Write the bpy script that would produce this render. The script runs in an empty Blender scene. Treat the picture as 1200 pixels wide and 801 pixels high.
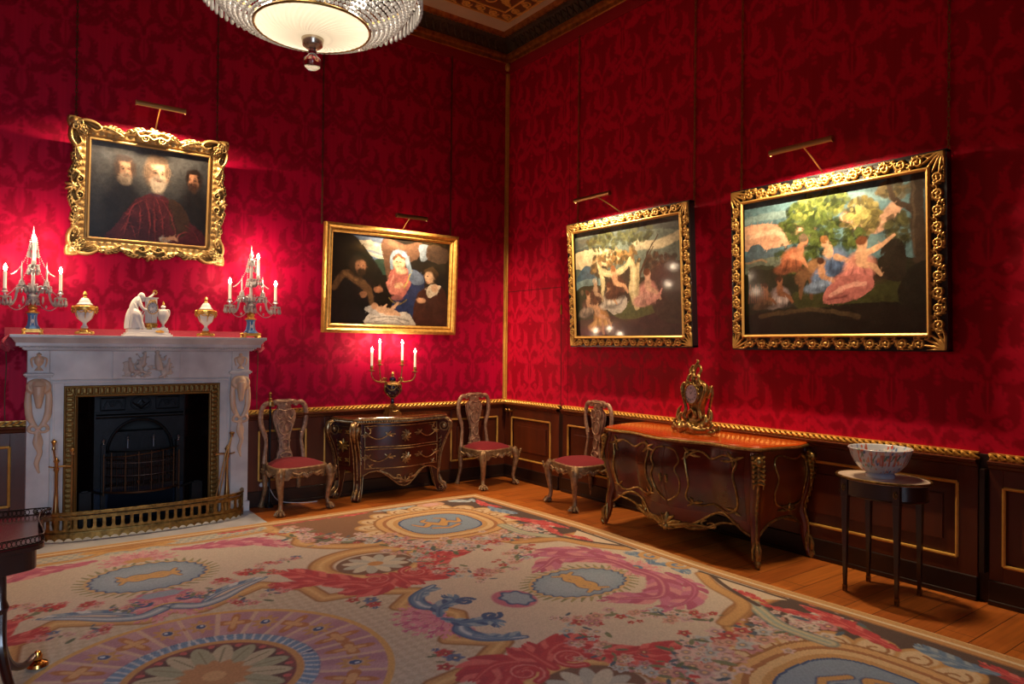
import bpy, math, random
import numpy as np
from mathutils import Vector, Matrix
S = bpy.context.scene
COL = S.collection
random.seed(7)
# ------------------------------------------------------------------ camera
FPX = 818.508
CAM = np.array([-4.79559, -6.61857, 1.5])
_yaw, _pit, _rol = math.radians(36.44532), math.radians(0.417998), math.radians(0.552623)
CF = np.array([math.sin(_yaw) * math.cos(_pit), math.cos(_yaw) * math.cos(_pit), math.sin(_pit)])
_r = np.array([math.cos(_yaw), -math.sin(_yaw), 0.0]); _u = np.cross(_r, CF)
CR = _r * math.cos(_rol) + _u * math.sin(_rol); CU = -_r * math.sin(_rol) + _u * math.cos(_rol)
cam_data = bpy.data.cameras.new('camera'); cam_data.sensor_width = 36; cam_data.lens = FPX / 1200 * 36
cam_data.clip_start = 0.05
cam = bpy.data.objects.new('camera', cam_data); COL.objects.link(cam); S.camera = cam
cam.matrix_world = Matrix(((CR[0], CU[0], -CF[0], CAM[0]), (CR[1], CU[1], -CF[1], CAM[1]), (CR[2], CU[2], -CF[2], CAM[2]), (0, 0, 0, 1)))
# ------------------------------------------------------------------ light levels
EXPOSURE = 0.0
K_PIC, K_CANDLE, K_CHAND, K_DAY = 4.9, 2.3, 0.17, 1.8
S.view_settings.view_transform = 'Standard'; S.view_settings.look = 'None'
S.view_settings.gamma = 1.0; S.view_settings.use_curve_mapping = False
S.view_settings.exposure = EXPOSURE
w = bpy.data.worlds.new('world'); S.world = w; w.use_nodes = True
w.node_tree.nodes['Background'].inputs[0].default_value = (0.55, 0.7, 1.0, 1)
w.node_tree.nodes['Background'].inputs[1].default_value = 0.02
S.cycles.max_bounces = 7; S.cycles.diffuse_bounces = 3; S.cycles.glossy_bounces = 3
S.cycles.transmission_bounces = 4; S.cycles.transparent_max_bounces = 12
S.cycles.caustics_reflective = False; S.cycles.caustics_refractive = False
S.cycles.sample_clamp_indirect = 3.0; S.cycles.use_denoising = True

def lamp(name, kind, loc, power, color, parent=None, size=None, size_y=None, rot=None, spread=None, radius=None):
    d = bpy.data.lights.new(name, kind); d.energy = power; d.color = color
    if kind == 'AREA':
        d.shape = 'RECTANGLE' if size_y else 'DISK'; d.size = size
        if size_y: d.size_y = size_y
        if spread: d.spread = spread
    elif radius: d.shadow_soft_size = radius
    o = bpy.data.objects.new(name, d); COL.objects.link(o); o.location = loc
    if rot: o.rotation_euler = rot
    if parent: o.parent = parent
    return o
WARM = (1.0, 0.72, 0.42); DAYC = (0.62, 0.78, 1.0)
# cool daylight from the windows behind the photographer
lamp('window_daylight', 'AREA', (-5.6, -10.9, 2.2), 60 * K_DAY, DAYC, size=2.2, size_y=3.0, rot=(math.radians(58), 0, 0), spread=math.radians(90))
# ------------------------------------------------------------------ helpers
def lin(c):
    c = np.asarray(c, float) / 255.0
    return np.where(c <= 0.04045, c / 12.92, ((c + 0.055) / 1.055) ** 2.4)

def mat(name, col, rough=0.5, metal=0.0, noise=None, bump=None, coat=0.0, emit=None, sheen=0.0, spec=None, trans=0.0, stretch=None, wood=None):
    m = bpy.data.materials.new(name); m.use_nodes = True
    nt = m.node_tree; N = nt.nodes; L = nt.links; b = N['Principled BSDF']
    c = tuple(lin(col)) + (1,)
    b.inputs['Base Color'].default_value = c
    b.inputs['Roughness'].default_value = rough; b.inputs['Metallic'].default_value = metal
    if coat: b.inputs['Coat Weight'].default_value = coat; b.inputs['Coat Roughness'].default_value = 0.12
    if sheen: b.inputs['Sheen Weight'].default_value = sheen; b.inputs['Sheen Roughness'].default_value = 0.4
    if spec is not None: b.inputs['Specular IOR Level'].default_value = spec
    if trans: b.inputs['Transmission Weight'].default_value = trans
    if emit: b.inputs['Emission Color'].default_value = tuple(lin(emit[0])) + (1,); b.inputs['Emission Strength'].default_value = emit[1]
    tc = N.new('ShaderNodeTexCoord'); mp = N.new('ShaderNodeMapping'); L.new(tc.outputs['Object'], mp.inputs[0])
    if stretch: mp.inputs['Scale'].default_value = stretch
    if noise:      # (scale, second colour, contrast)
        n = N.new('ShaderNodeTexNoise'); n.inputs['Scale'].default_value = noise[0]; n.inputs['Detail'].default_value = 6
        L.new(mp.outputs[0], n.inputs['Vector'])
        r = N.new('ShaderNodeValToRGB'); k = noise[2] if len(noise) > 2 else 0.2
        r.color_ramp.elements[0].position = 0.5 - k; r.color_ramp.elements[1].position = 0.5 + k
        r.color_ramp.elements[0].color = tuple(lin(noise[1])) + (1,); r.color_ramp.elements[1].color = c
        L.new(n.outputs['Fac'], r.inputs[0]); L.new(r.outputs[0], b.inputs['Base Color'])
    if bump:       # (scale, distance)
        n2 = N.new('ShaderNodeTexNoise'); n2.inputs['Scale'].default_value = bump[0]; n2.inputs['Detail'].default_value = 4
        L.new(mp.outputs[0], n2.inputs['Vector'])
        bp = N.new('ShaderNodeBump'); bp.inputs['Distance'].default_value = bump[1]; bp.inputs['Strength'].default_value = 1
        L.new(n2.outputs['Fac'], bp.inputs['Height']); L.new(bp.outputs[0], b.inputs['Normal'])
    return m

def mat_attr(name, rough=0.6, coat=0.0, bump=None, sheen=0.0, rough_hi=None, spec=None, anis=None):
    """pattern woven, painted or gilt into the surface: colour in attribute 'col', its alpha = metal / gloss mask"""
    m = bpy.data.materials.new(name); m.use_nodes = True
    nt = m.node_tree; N = nt.nodes; L = nt.links; b = N['Principled BSDF']
    a = N.new('ShaderNodeAttribute'); a.attribute_name = 'col'
    L.new(a.outputs['Color'], b.inputs['Base Color'])
    b.inputs['Roughness'].default_value = rough
    if rough_hi is not None:
        mr = N.new('ShaderNodeMapRange'); mr.inputs[3].default_value = rough; mr.inputs[4].default_value = rough_hi
        L.new(a.outputs['Alpha'], mr.inputs[0]); L.new(mr.outputs[0], b.inputs['Roughness'])
    if coat: b.inputs['Coat Weight'].default_value = coat; b.inputs['Coat Roughness'].default_value = 0.08
    if sheen: b.inputs['Sheen Weight'].default_value = sheen
    if spec is not None: b.inputs['Specular IOR Level'].default_value = spec
    if bump:
        tc = N.new('ShaderNodeTexCoord'); n2 = N.new('ShaderNodeTexNoise'); n2.inputs['Scale'].default_value = bump[0]
        L.new(tc.outputs['Object'], n2.inputs['Vector'])
        bp = N.new('ShaderNodeBump'); bp.inputs['Distance'].default_value = bump[1]
        L.new(n2.outputs['Fac'], bp.inputs['Height']); L.new(bp.outputs[0], b.inputs['Normal'])
    return m, a, b, L

def tag(o, label=None, cat=None, group=None, kind=None):
    if label: o['label'] = label
    if cat: o['category'] = cat
    if group: o['group'] = group
    if kind: o['kind'] = kind
    return o
def thing(name, label, cat, loc=(0, 0, 0), rz=0.0, group=None, rx=0.0):
    o = bpy.data.objects.new(name, None); COL.objects.link(o); o.empty_display_size = 0.1
    o.location = loc; o.rotation_euler = (rx, 0, rz)
    return tag(o, label, cat, group)
def dup(root, loc=None, rz=None, label=None):
    r = root.copy(); COL.objects.link(r)
    if loc is not None: r.location = loc
    if rz is not None: r.rotation_euler[2] = rz
    if label: r['label'] = label
    def rec(src, dst):
        for ch in list(src.children):
            c = ch.copy(); COL.objects.link(c); c.parent = dst; rec(ch, c)
    rec(root, r)
    return r

def catmull(pts, n=6, closed=False):
    P = [np.array(p, float) for p in pts]
    m = len(P); out = []
    for i in range(m if closed else m - 1):
        if closed: p0, p1, p2, p3 = P[(i - 1) % m], P[i], P[(i + 1) % m], P[(i + 2) % m]
        else: p0, p1, p2, p3 = P[max(i - 1, 0)], P[i], P[i + 1], P[min(i + 2, m - 1)]
        for k in range(n):
            t = k / n
            out.append(0.5 * ((2 * p1) + (-p0 + p2) * t + (2 * p0 - 5 * p1 + 4 * p2 - p3) * t * t + (-p0 + 3 * p1 - 3 * p2 + p3) * t ** 3))
    if not closed: out.append(P[-1])
    return out

def spiral(cx, cy, r0, r1, a0, turns, n=20):
    return [(cx + (r0 + (r1 - r0) * i / n) * math.cos(a0 + turns * 2 * math.pi * i / n),
             cy + (r0 + (r1 - r0) * i / n) * math.sin(a0 + turns * 2 * math.pi * i / n)) for i in range(n + 1)]

class MB:
    def __init__(s): s.v = []; s.f = []
    def add(s, v, f, M=None):
        o = len(s.v)
        if M is not None: v = [tuple(M @ Vector(p)) for p in v]
        s.v += [tuple(float(c) for c in p) for p in v]; s.f += [tuple(i + o for i in q) for q in f]; return s
    def box(s, x0, x1, y0, y1, z0, z1, M=None):
        return s.add([(x0, y0, z0), (x1, y0, z0), (x1, y1, z0), (x0, y1, z0), (x0, y0, z1), (x1, y0, z1), (x1, y1, z1), (x0, y1, z1)],
                     [(0, 3, 2, 1), (4, 5, 6, 7), (0, 1, 5, 4), (1, 2, 6, 5), (2, 3, 7, 6), (3, 0, 4, 7)], M)
    def tube(s, pts, r, n=8, closed=False, flat=1.0, caps=True, up=None, M=None):
        P = [Vector(p) for p in pts]; m = len(P)
        R = [r] * m if np.isscalar(r) else [float(np.interp(i / (m - 1), np.linspace(0, 1, len(r)), r)) for i in range(m)]
        T = []
        for i in range(m):
            a = P[(i - 1) % m] if (closed or i) else P[0]; b = P[(i + 1) % m] if (closed or i < m - 1) else P[-1]
            t = b - a; T.append(t.normalized() if t.length > 1e-9 else Vector((0, 0, 1)))
        nrm = Vector(up) if up else (Vector((0, 0, 1)) if abs(T[0].z) < 0.9 else Vector((0, 1, 0)))
        V = []
        for i in range(m):
            nrm = (nrm - T[i] * nrm.dot(T[i]))
            if nrm.length < 1e-6: nrm = T[i].orthogonal()
            nrm.normalize(); bi = T[i].cross(nrm)
            for k in range(n):
                a = 2 * math.pi * k / n
                V.append(P[i] + bi * (R[i] * math.cos(a)) + nrm * (R[i] * flat * math.sin(a)))
        F = []
        for i in range(m if closed else m - 1):
            j = (i + 1) % m
            for k in range(n):
                F.append((i * n + k, i * n + (k + 1) % n, j * n + (k + 1) % n, j * n + k))
        if caps and not closed:
            F.append(tuple(range(n))[::-1]); F.append(tuple((m - 1) * n + k for k in range(n)))
        return s.add(V, F, M)
    def lathe(s, prof, n=24, c=(0, 0, 0), sx=1.0, sy=1.0, lobes=0, amp=0.0, M=None, a0=0.0):
        V = []
        for (r, z) in prof:
            for k in range(n):
                a = 2 * math.pi * k / n + a0; q = r * (1 + (amp * abs(math.cos(lobes * a / 2)) if lobes else 0))
                V.append((c[0] + q * math.cos(a) * sx, c[1] + q * math.sin(a) * sy, c[2] + z))
        F = []
        for i in range(len(prof) - 1):
            for k in range(n):
                F.append((i * n + k, i * n + (k + 1) % n, (i + 1) * n + (k + 1) % n, (i + 1) * n + k))
        if prof[0][0] > 1e-6: F.append(tuple(range(n))[::-1])
        if prof[-1][0] > 1e-6: F.append(tuple((len(prof) - 1) * n + k for k in range(n)))
        return s.add(V, F, M)
    def sph(s, c, r, n=10, M=None):
        rx, ry, rz = (r, r, r) if np.isscalar(r) else r
        h = max(4, n // 2 + 1)
        prof = [(math.sin(math.pi * i / h), -math.cos(math.pi * i / h)) for i in range(h + 1)]
        V = []
        for (q, z) in prof:
            for k in range(n):
                a = 2 * math.pi * k / n; V.append((c[0] + q * rx * math.cos(a), c[1] + q * ry * math.sin(a), c[2] + z * rz))
        F = []
        for i in range(h):
            for k in range(n):
                F.append((i * n + k, i * n + (k + 1) % n, (i + 1) * n + (k + 1) % n, (i + 1) * n + k))
        return s.add(V, F, M)
    def prism(s, poly, d0, d1, f=lambda a, b, d: (a, d, b), M=None):
        n = len(poly)
        V = [f(a, b, d0) for a, b in poly] + [f(a, b, d1) for a, b in poly]
        F = [tuple(range(n)), tuple(range(2 * n - 1, n - 1, -1))] + [(i, i + n, (i + 1) % n + n, (i + 1) % n) for i in range(n)]
        return s.add(V, F, M)
    def grid(s, fn, nu, nv, closed_u=False, M=None):
        V = [fn(i / nu, j / nv) for i in range(nu + (0 if closed_u else 1)) for j in range(nv + 1)]
        F = []; w_ = nv + 1; cu = nu if closed_u else nu + 1
        for i in range(nu):
            for j in range(nv):
                a = i * w_ + j; b = ((i + 1) % cu) * w_ + j
                F.append((a, b, b + 1, a + 1))
        return s.add(V, F, M)
    def build(s, name, m, parent=None, smooth=True, bevel=0.0, loc=None, seg=2, remesh=0.0, fix=True, ang=0.6):
        me = bpy.data.meshes.new(name); me.from_pydata(s.v, [], s.f)
        if fix:
            import bmesh
            bm = bmesh.new(); bm.from_mesh(me); bmesh.ops.remove_doubles(bm, verts=bm.verts, dist=1e-5)
            bmesh.ops.recalc_face_normals(bm, faces=bm.faces); bm.to_mesh(me); bm.free()
        me.materials.append(m)
        if smooth:
            me.polygons.foreach_set('use_smooth', [True] * len(me.polygons))
            if not remesh: me.set_sharp_from_angle(angle=ang)
        o = bpy.data.objects.new(name, me); COL.objects.link(o)
        if parent: o.parent = parent
        if loc: o.location = loc
        if bevel:
            b = o.modifiers.new('bevel', 'BEVEL'); b.width = bevel; b.segments = seg; b.limit_method = 'ANGLE'; b.angle_limit = 0.6
            b.harden_normals = False
        if remesh:
            r = o.modifiers.new('remesh', 'REMESH'); r.mode = 'VOXEL'; r.voxel_size = remesh; r.use_smooth_shade = True
            q = o.modifiers.new('soften', 'SMOOTH'); q.factor = 0.5; q.iterations = 3
        return o
def struct(name, mb, m, **k):
    o = mb.build(name, m, **k); o['kind'] = 'structure'; return o

# ------------------------------------------------------------------ 2-D pattern painter (numpy)
class Canvas:
    def __init__(s, x0, x1, y0, y1, res, base=(0, 0, 0), wrap=None):
        s.x0, s.y0, s.res = x0, y0, res
        s.nx = int(round((x1 - x0) / res)) + 1; s.ny = int(round((y1 - y0) / res)) + 1
        s.xs = np.linspace(x0, x1, s.nx); s.ys = np.linspace(y0, y1, s.ny)
        s.C = np.ones((s.ny, s.nx, 3)) * lin(base); s.H = np.zeros((s.ny, s.nx)); s.A = np.zeros((s.ny, s.nx))
        s.rx = (s.xs[-1] - s.xs[0]) / (s.nx - 1); s.ry = (s.ys[-1] - s.ys[0]) / (s.ny - 1)
        s.wx = s.wy = None; s.h = None; s.aset = None
    def warp(s, amp, cell, seed=1):
        r = np.random.RandomState(seed)
        def f():
            gx = int((s.xs[-1] - s.xs[0]) / cell) + 3; gy = int((s.ys[-1] - s.ys[0]) / cell) + 3
            g = r.uniform(-1, 1, (gy, gx)); ux = np.linspace(0, gx - 1.001, s.nx); uy = np.linspace(0, gy - 1.001, s.ny)
            a = g[:, ux.astype(int)] * (1 - ux % 1) + g[:, ux.astype(int) + 1] * (ux % 1)
            return a[uy.astype(int)] * (1 - (uy % 1))[:, None] + a[uy.astype(int) + 1] * (uy % 1)[:, None]
        s.wx = f() * amp; s.wy = f() * amp
    def win(s, bx0, bx1, by0, by1):
        i0 = max(0, int((bx0 - s.x0) / s.rx) - 1); i1 = min(s.nx, int((bx1 - s.x0) / s.rx) + 3)
        j0 = max(0, int((by0 - s.y0) / s.ry) - 1); j1 = min(s.ny, int((by1 - s.y0) / s.ry) + 3)
        if i1 <= i0 or j1 <= j0: return None
        X, Y = np.meshgrid(s.xs[i0:i1], s.ys[j0:j1])
        if s.wx is not None: X = X + s.wx[j0:j1, i0:i1]; Y = Y + s.wy[j0:j1, i0:i1]
        return (slice(j0, j1), slice(i0, i1)), X, Y
    def put(s, sl, m, col=None, h=None):
        if col is not None:
            c = col if isinstance(col, np.ndarray) and col.ndim == 3 else lin(col)
            s.C[sl] = s.C[sl] * (1 - m[..., None]) + c * m[..., None]
        if h is not None: s.H[sl] = np.maximum(s.H[sl], h * (m > 0))
        if s.aset is not None: s.A[sl] = s.A[sl] * (1 - m) + s.aset * m
    def poly(s, pts, col=None, op=1.0, h=None):
        p = np.asarray(pts, float); m_ = 0.05 if s.wx is not None else 0
        w_ = s.win(p[:, 0].min() - m_, p[:, 0].max() + m_, p[:, 1].min() - m_, p[:, 1].max() + m_)
        if w_ is None: return
        sl, X, Y = w_; ins = np.zeros(X.shape, bool)
        for i in range(len(p)):
            (xa, ya), (xb, yb) = p[i - 1], p[i]
            if ya == yb: continue
            c = ((Y < ya) != (Y < yb)) & (X < (xb - xa) * (Y - ya) / (yb - ya) + xa)
            ins ^= c
        s.put(sl, ins * op, col, None if h is None else ins * h)
    def ell(s, cx, cy, a, b, rot=0.0, col=None, lobes=0, amp=0.0, ph=0.0, op=1.0, soft=0.12, h=None, inner=0.0):
        R = max(a, b) * (1 + amp) * (1 + soft) + 0.01
        w_ = s.win(cx - R, cx + R, cy - R, cy + R)
        if w_ is None: return
        sl, X, Y = w_; dx = X - cx; dy = Y - cy; c, q = math.cos(rot), math.sin(rot)
        u = (dx * c + dy * q) / a; v = (-dx * q + dy * c) / b; r = np.hypot(u, v)
        if lobes: r = r / (1 + amp * np.cos(lobes * np.arctan2(v, u) + ph))
        m = np.clip((1 - r) / soft + 0.5, 0, 1)
        if inner: m = m * np.clip((r - inner) / soft + 0.5, 0, 1)
        s.put(sl, m * op, col, None if h is None else h * np.sqrt(np.clip(1 - r * r, 0, 1)))
    def stroke(s, pts, w_, col=None, op=1.0, h=None, col2=None, edge=None, soft=0.35):
        """w_ scalar or list (half widths); col2 = highlight along the middle; edge = outline colour"""
        P = np.asarray(pts, float); n = len(P)
        W = np.interp(np.linspace(0, 1, n), np.linspace(0, 1, len(np.atleast_1d(w_))), np.atleast_1d(w_))
        m_ = W.max() * 1.3 + 0.004
        r = s.win(P[:, 0].min() - m_, P[:, 0].max() + m_, P[:, 1].min() - m_, P[:, 1].max() + m_)
        if r is None: return
        sl, X, Y = r; D = np.full(X.shape, 9.0)
        for i in range(n - 1):
            (xa, ya), (xb, yb) = P[i], P[i + 1]; q = m_
            i0 = np.searchsorted(X[0] if s.wx is None else s.xs[sl[1]], min(xa, xb) - q - (0.05 if s.wx is not None else 0)); i1 = np.searchsorted(X[0] if s.wx is None else s.xs[sl[1]], max(xa, xb) + q + (0.05 if s.wx is not None else 0))
            j0 = np.searchsorted(s.ys[sl[0]], min(ya, yb) - q - (0.05 if s.wx is not None else 0)); j1 = np.searchsorted(s.ys[sl[0]], max(ya, yb) + q + (0.05 if s.wx is not None else 0))
            if i1 <= i0 or j1 <= j0: continue
            x = X[j0:j1, i0:i1]; y = Y[j0:j1, i0:i1]; dx, dy = xb - xa, yb - ya; L2 = dx * dx + dy * dy + 1e-12
            t = np.clip(((x - xa) * dx + (y - ya) * dy) / L2, 0, 1)
            d = np.hypot(x - xa - t * dx, y - ya - t * dy) / (W[i] * (1 - t) + W[i + 1] * t + 1e-6)
            D[j0:j1, i0:i1] = np.minimum(D[j0:j1, i0:i1], d)
        m = np.clip((1 - D) / soft + 0.5, 0, 1) * op
        s.put(sl, m, edge if edge is not None else col, None if h is None else h * np.sqrt(np.clip(1 - D * D, 0, 1)))
        if edge is not None: s.put(sl, np.clip((0.72 - D) / soft + 0.5, 0, 1) * op, col)
        if col2 is not None: s.put(sl, np.clip((0.4 - D) / 0.4, 0, 1) * op, col2)
    def leaf(s, pts, w_, cols, n=9, h=None, side=0, ang=0.7, prof=None):
        """acanthus leaf: lobes fanning off both sides of a spine"""
        P = np.asarray(catmull(pts, 8), float); m = len(P); seg = np.r_[0, np.cumsum(np.hypot(*np.diff(P, axis=0).T))]; Lt = seg[-1]
        rr = random.Random(int(abs(P.sum()) * 1000))
        for i in range(n):
            t = (i + 0.3) / n; q = t * Lt
            x = np.interp(q, seg, P[:, 0]); y = np.interp(q, seg, P[:, 1]); k = min(m - 2, np.searchsorted(seg, q))
            d = P[min(k + 1, m - 1)] - P[max(k - 1, 0)]; a = math.atan2(d[1], d[0])
            f = (math.sin(math.pi * min(1, t * 0.9 + 0.12)) ** 0.7) if prof is None else np.interp(t, np.linspace(0, 1, len(prof)), prof)
            for sd in ((-1, 1) if side == 0 else (side,)):
                l = w_ * f * rr.uniform(0.85, 1.15); aa = a + sd * ang
                p1 = (x + l * 0.55 * math.cos(aa), y + l * 0.55 * math.sin(aa)); aa2 = a + sd * ang * 1.35
                p2 = (p1[0] + l * 0.5 * math.cos(aa - sd * 0.5), p1[1] + l * 0.5 * math.sin(aa - sd * 0.5))
                s.stroke(catmull([(x, y), p1, p2], 3), [l * 0.16, l * 0.24, l * 0.07], cols[(i + (sd > 0)) % len(cols)] if cols else None, h=h, edge=None)
        s.stroke(P, [w_ * 0.2, w_ * 0.16, w_ * 0.04], cols[0] if cols else None, h=None if h is None else h * 1.15, col2=cols[-1] if cols else None)
    def flowers(s, pts, spread, n, cols, size=(0.02, 0.045), seed=1):
        rr = random.Random(seed); P = catmull(pts, 6) if len(pts) > 1 else pts
        for i in range(n):
            p = P[rr.randrange(len(P))]; x = p[0] + rr.gauss(0, spread); y = p[1] + rr.gauss(0, spread)
            if rr.random() < 0.35:
                a = rr.uniform(0, 6.28); z = rr.uniform(*size)
                s.ell(x, y, z, z * 0.35, a, rr.choice([(95, 110, 80), (120, 130, 95), (70, 95, 115)]), soft=0.3)
            else:
                z = rr.uniform(*size); c = rr.choice(cols)
                s.ell(x, y, z, z * 0.85, 0, c, lobes=5, amp=0.22, ph=rr.uniform(0, 6), soft=0.25)
                c2 = tuple(min(255, int(v * 0.75)) for v in c)
                s.ell(x, y, z * 0.5, z * 0.45, 0, c2, soft=0.4); s.ell(x, y, z * 0.22, z * 0.2, 0, (225, 190, 140), soft=0.5)
    def mottle(s, amt=0.06, seed=3):
        r = np.random.RandomState(seed); s.C *= 1 + r.uniform(-amt, amt, s.H.shape)[..., None]
    def mesh(s, name, m, f, parent=None, mask=None, scale_h=1.0, kind=None):
        """f(X, Y, H) -> (x, y, z) arrays"""
        X, Y = np.meshgrid(s.xs, s.ys); x, y, z = f(X, Y, s.H * scale_h)
        co = np.stack([x, y, z], -1).reshape(-1, 3); idx = np.arange(s.nx * s.ny).reshape(s.ny, s.nx)
        q = np.stack([idx[:-1, :-1], idx[:-1, 1:], idx[1:, 1:], idx[1:, :-1]], -1).reshape(-1, 4)
        col = np.concatenate([s.C, s.A[..., None]], -1).reshape(-1, 4)
        if mask is not None:
            mk = mask.reshape(-1); q = q[mk[q].any(1)]
            used = np.unique(q); new = np.zeros(len(co), int); new[used] = np.arange(len(used)); q = new[q]; co = co[used]; col = col[used]
        me = bpy.data.meshes.new(name); nf = len(q)
        me.vertices.add(len(co)); me.vertices.foreach_set('co', co.astype(np.float32).ravel())
        me.loops.add(nf * 4); me.loops.foreach_set('vertex_index', q.astype(np.int32).ravel())
        me.polygons.add(nf); me.polygons.foreach_set('loop_start', np.arange(0, nf * 4, 4, dtype=np.int32))
        me.polygons.foreach_set('loop_total', np.full(nf, 4, dtype=np.int32)) if False else None
        me.update(calc_edges=True)
        at = me.color_attributes.new('col', 'FLOAT_COLOR', 'POINT'); at.data.foreach_set('color', col.astype(np.float32).ravel())
        me.polygons.foreach_set('use_smooth', [True] * nf); me.materials.append(m)
        o = bpy.data.objects.new(name, me); COL.objects.link(o)
        if parent: o.parent = parent
        if kind: o['kind'] = kind
        return o
def survey(x, y):     # where a sight line through the photograph meets the floor, used to lay out the carpet design in metres
    d = CF + CR * (x - 600) / FPX - CU * (y - 400.5) / FPX; t = -CAM[2] / d[2]
    return (CAM + d * t)[:2]
# ------------------------------------------------------------------ shared materials
M_GILT = mat('gilt', (236, 188, 100), 0.34, 0.65, noise=(30, (186, 134, 62), 0.25), bump=(60, 0.002))
M_BRONZE = mat('ormolu', (196, 164, 98), 0.34, .85, noise=(40, (104, 78, 40), 0.25), bump=(90, 0.001))
M_BRASS = mat('aged_brass', (190, 145, 80), 0.35, 1.0, noise=(25, (120, 85, 40), 0.3))
M_GILTWALL = mat('gilded_moulding', (236, 186, 92), 0.38, 0.4, noise=(18, (206, 150, 66), 0.3))
M_PANEL = mat('oak_panelling', (104, 44, 16), 0.4, noise=(7, (66, 26, 10), 0.3), coat=0.12, stretch=(1, 1, 0.12), bump=(120, 0.0004))
M_PANELD = mat('dark_skirting', (42, 19, 10), 0.4, noise=(9, (26, 12, 7), 0.3), coat=0.1)
M_CEIL = mat('ceiling_plaster', (205, 180, 150), 0.8, noise=(3, (190, 165, 135), 0.3))
M_COVE = mat('cove_paint', (70, 48, 26), 0.6, noise=(12, (35, 24, 14), 0.2), bump=(18, 0.01))
RED = (168, 4, 34)
M_REDP = mat('red_fillet', (150, 4, 30), 0.6)
X0, Y0, ZC, DADO = -7.7, -11.2, 5.05, 0.886
# ------------------------------------------------------------------ damask tile
TW, TH, TR = 0.56, 0.92, 0.008
dt = Canvas(0, TW, 0, TH, TR)
def dam(fn):
    for ox in (-TW, -TW / 2, 0, TW / 2, TW):
        for oy in ((-TH, 0, TH) if abs(ox) != TW / 2 else (-TH / 2, TH / 2)): fn(ox + TW / 2, oy + TH / 2)
def dmotif(cx, cy):
    C = dt
    for s in (-1, 1):
        for k, (a, l) in enumerate(((0.16, 0.17), (0.42, 0.155), (0.75, 0.135), (1.15, 0.115), (1.65, 0.095))):   # pomegranate palmette
            ex = cx + s * math.sin(a) * l; ey = cy + 0.03 + math.cos(a) * l
            C.stroke(catmull([(cx, cy - 0.03), (cx + s * math.sin(a + .35) * l * .55, cy + .02 + math.cos(a + .35) * l * .5), (ex, ey)], 4), [0.005, 0.013, 0.009], h=1)
            C.ell(ex, ey, .012, .012, h=1)
        C.leaf([(cx + s * 0.015, cy - 0.07), (cx + s * 0.09, cy - 0.12), (cx + s * 0.18, cy - 0.07), (cx + s * 0.2, cy + 0.05), (cx + s * .15, cy + .13)], 0.062, None, n=10, h=1)
        C.leaf([(cx + s * 0.0, cy - 0.11), (cx + s * 0.07, cy - 0.2), (cx + s * 0.16, cy - 0.23), (cx + s * .23, cy - .17)], 0.058, None, n=8, h=1)
        C.stroke(spiral(cx + s * 0.075, cy + 0.235, 0.04, 0.006, math.pi / 2 * (1 + s), s * 1.4), [0.011, 0.007], h=1)
        C.stroke(spiral(cx + s * 0.10, cy - 0.05, 0.032, 0.005, 0, -s * 1.4), [0.009, 0.006], h=1)
        C.leaf([(cx + s * 0.03, cy + 0.2), (cx + s * 0.12, cy + 0.24), (cx + s * 0.2, cy + 0.33)], 0.05, None, n=6, h=1)
        C.leaf([(cx + s * .01, cy + .3), (cx + s * .05, cy + .36), (cx + s * .11, cy + .4)], .04, None, n=5, h=1)
    C.stroke([(cx, cy - 0.02), (cx, cy + 0.2)], [0.006, 0.017, 0.006], h=1)
    C.ell(cx, cy - 0.07, 0.028, 0.04, h=1); C.ell(cx, cy + 0.27, 0.02, 0.045, h=1)
    for k in range(4): C.ell(cx, cy - .16 - k * .04, .012 + .004 * k, .016, h=1)
dam(dmotif)
DT = np.clip(dt.H * 3, 0, 1)[:-1, :-1]
def damask(X, Z, ox, oz):
    u = ((X - ox) / TW % 1) * DT.shape[1]; v = ((Z - oz) / TH % 1) * DT.shape[0]
    i = u.astype(int) % DT.shape[1]; j = v.astype(int) % DT.shape[0]; fu = u % 1; fv = v % 1
    i2 = (i + 1) % DT.shape[1]; j2 = (j + 1) % DT.shape[0]
    return (DT[j, i] * (1 - fu) + DT[j, i2] * fu) * (1 - fv) + (DT[j2, i] * (1 - fu) + DT[j2, i2] * fu) * fv
M_DAM, _, _b, _ = mat_attr('crimson_silk_damask', rough=0.5, rough_hi=0.68, spec=0.14, sheen=0.03, bump=(400, 0.0004))
def damask_wall(name, a0, a1, z0, z1, res, f, ground, figure, cuts=(), hole=None):
    c = Canvas(a0, a1, z0, z1, res); X, Z = np.meshgrid(c.xs, c.ys)
    d = damask(X, Z, 0.1, 0.2)
    c.C = lin(ground) * (1 - d[..., None]) + lin(figure) * d[..., None]; c.A = d
    r = np.random.RandomState(5); st = r.uniform(-0.06, 0.06, c.nx); c.C *= (1 + st)[None, :, None]      # slubs of the weave
    for cx_ in cuts: c.C[:, np.abs(c.xs - cx_) < res * 0.8] *= 0.45                                   # seams between widths
    mk = None if hole is None else ~((X > hole[0]) & (X < hole[1]) & (Z < hole[2]))
    o = c.mesh(name, M_DAM, f, mask=mk); o['kind'] = 'structure'; return o
damask_wall('wall_back', -5.6, 0, DADO, 4.82, 0.011, lambda X, Y, H: (X, X * 0, Y), (188, 3, 60), (150, 1, 44), hole=(-4.32, -3.25, 1.12))
damask_wall('wall_right', -6.9, 0, DADO, 4.82, 0.010, lambda X, Y, H: (X * 0, X, Y), (162, 0, 36), (202, 3, 52), cuts=(-1.11,))  # figure paler than ground here: the silk's directional sheen is put into the colours
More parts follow.
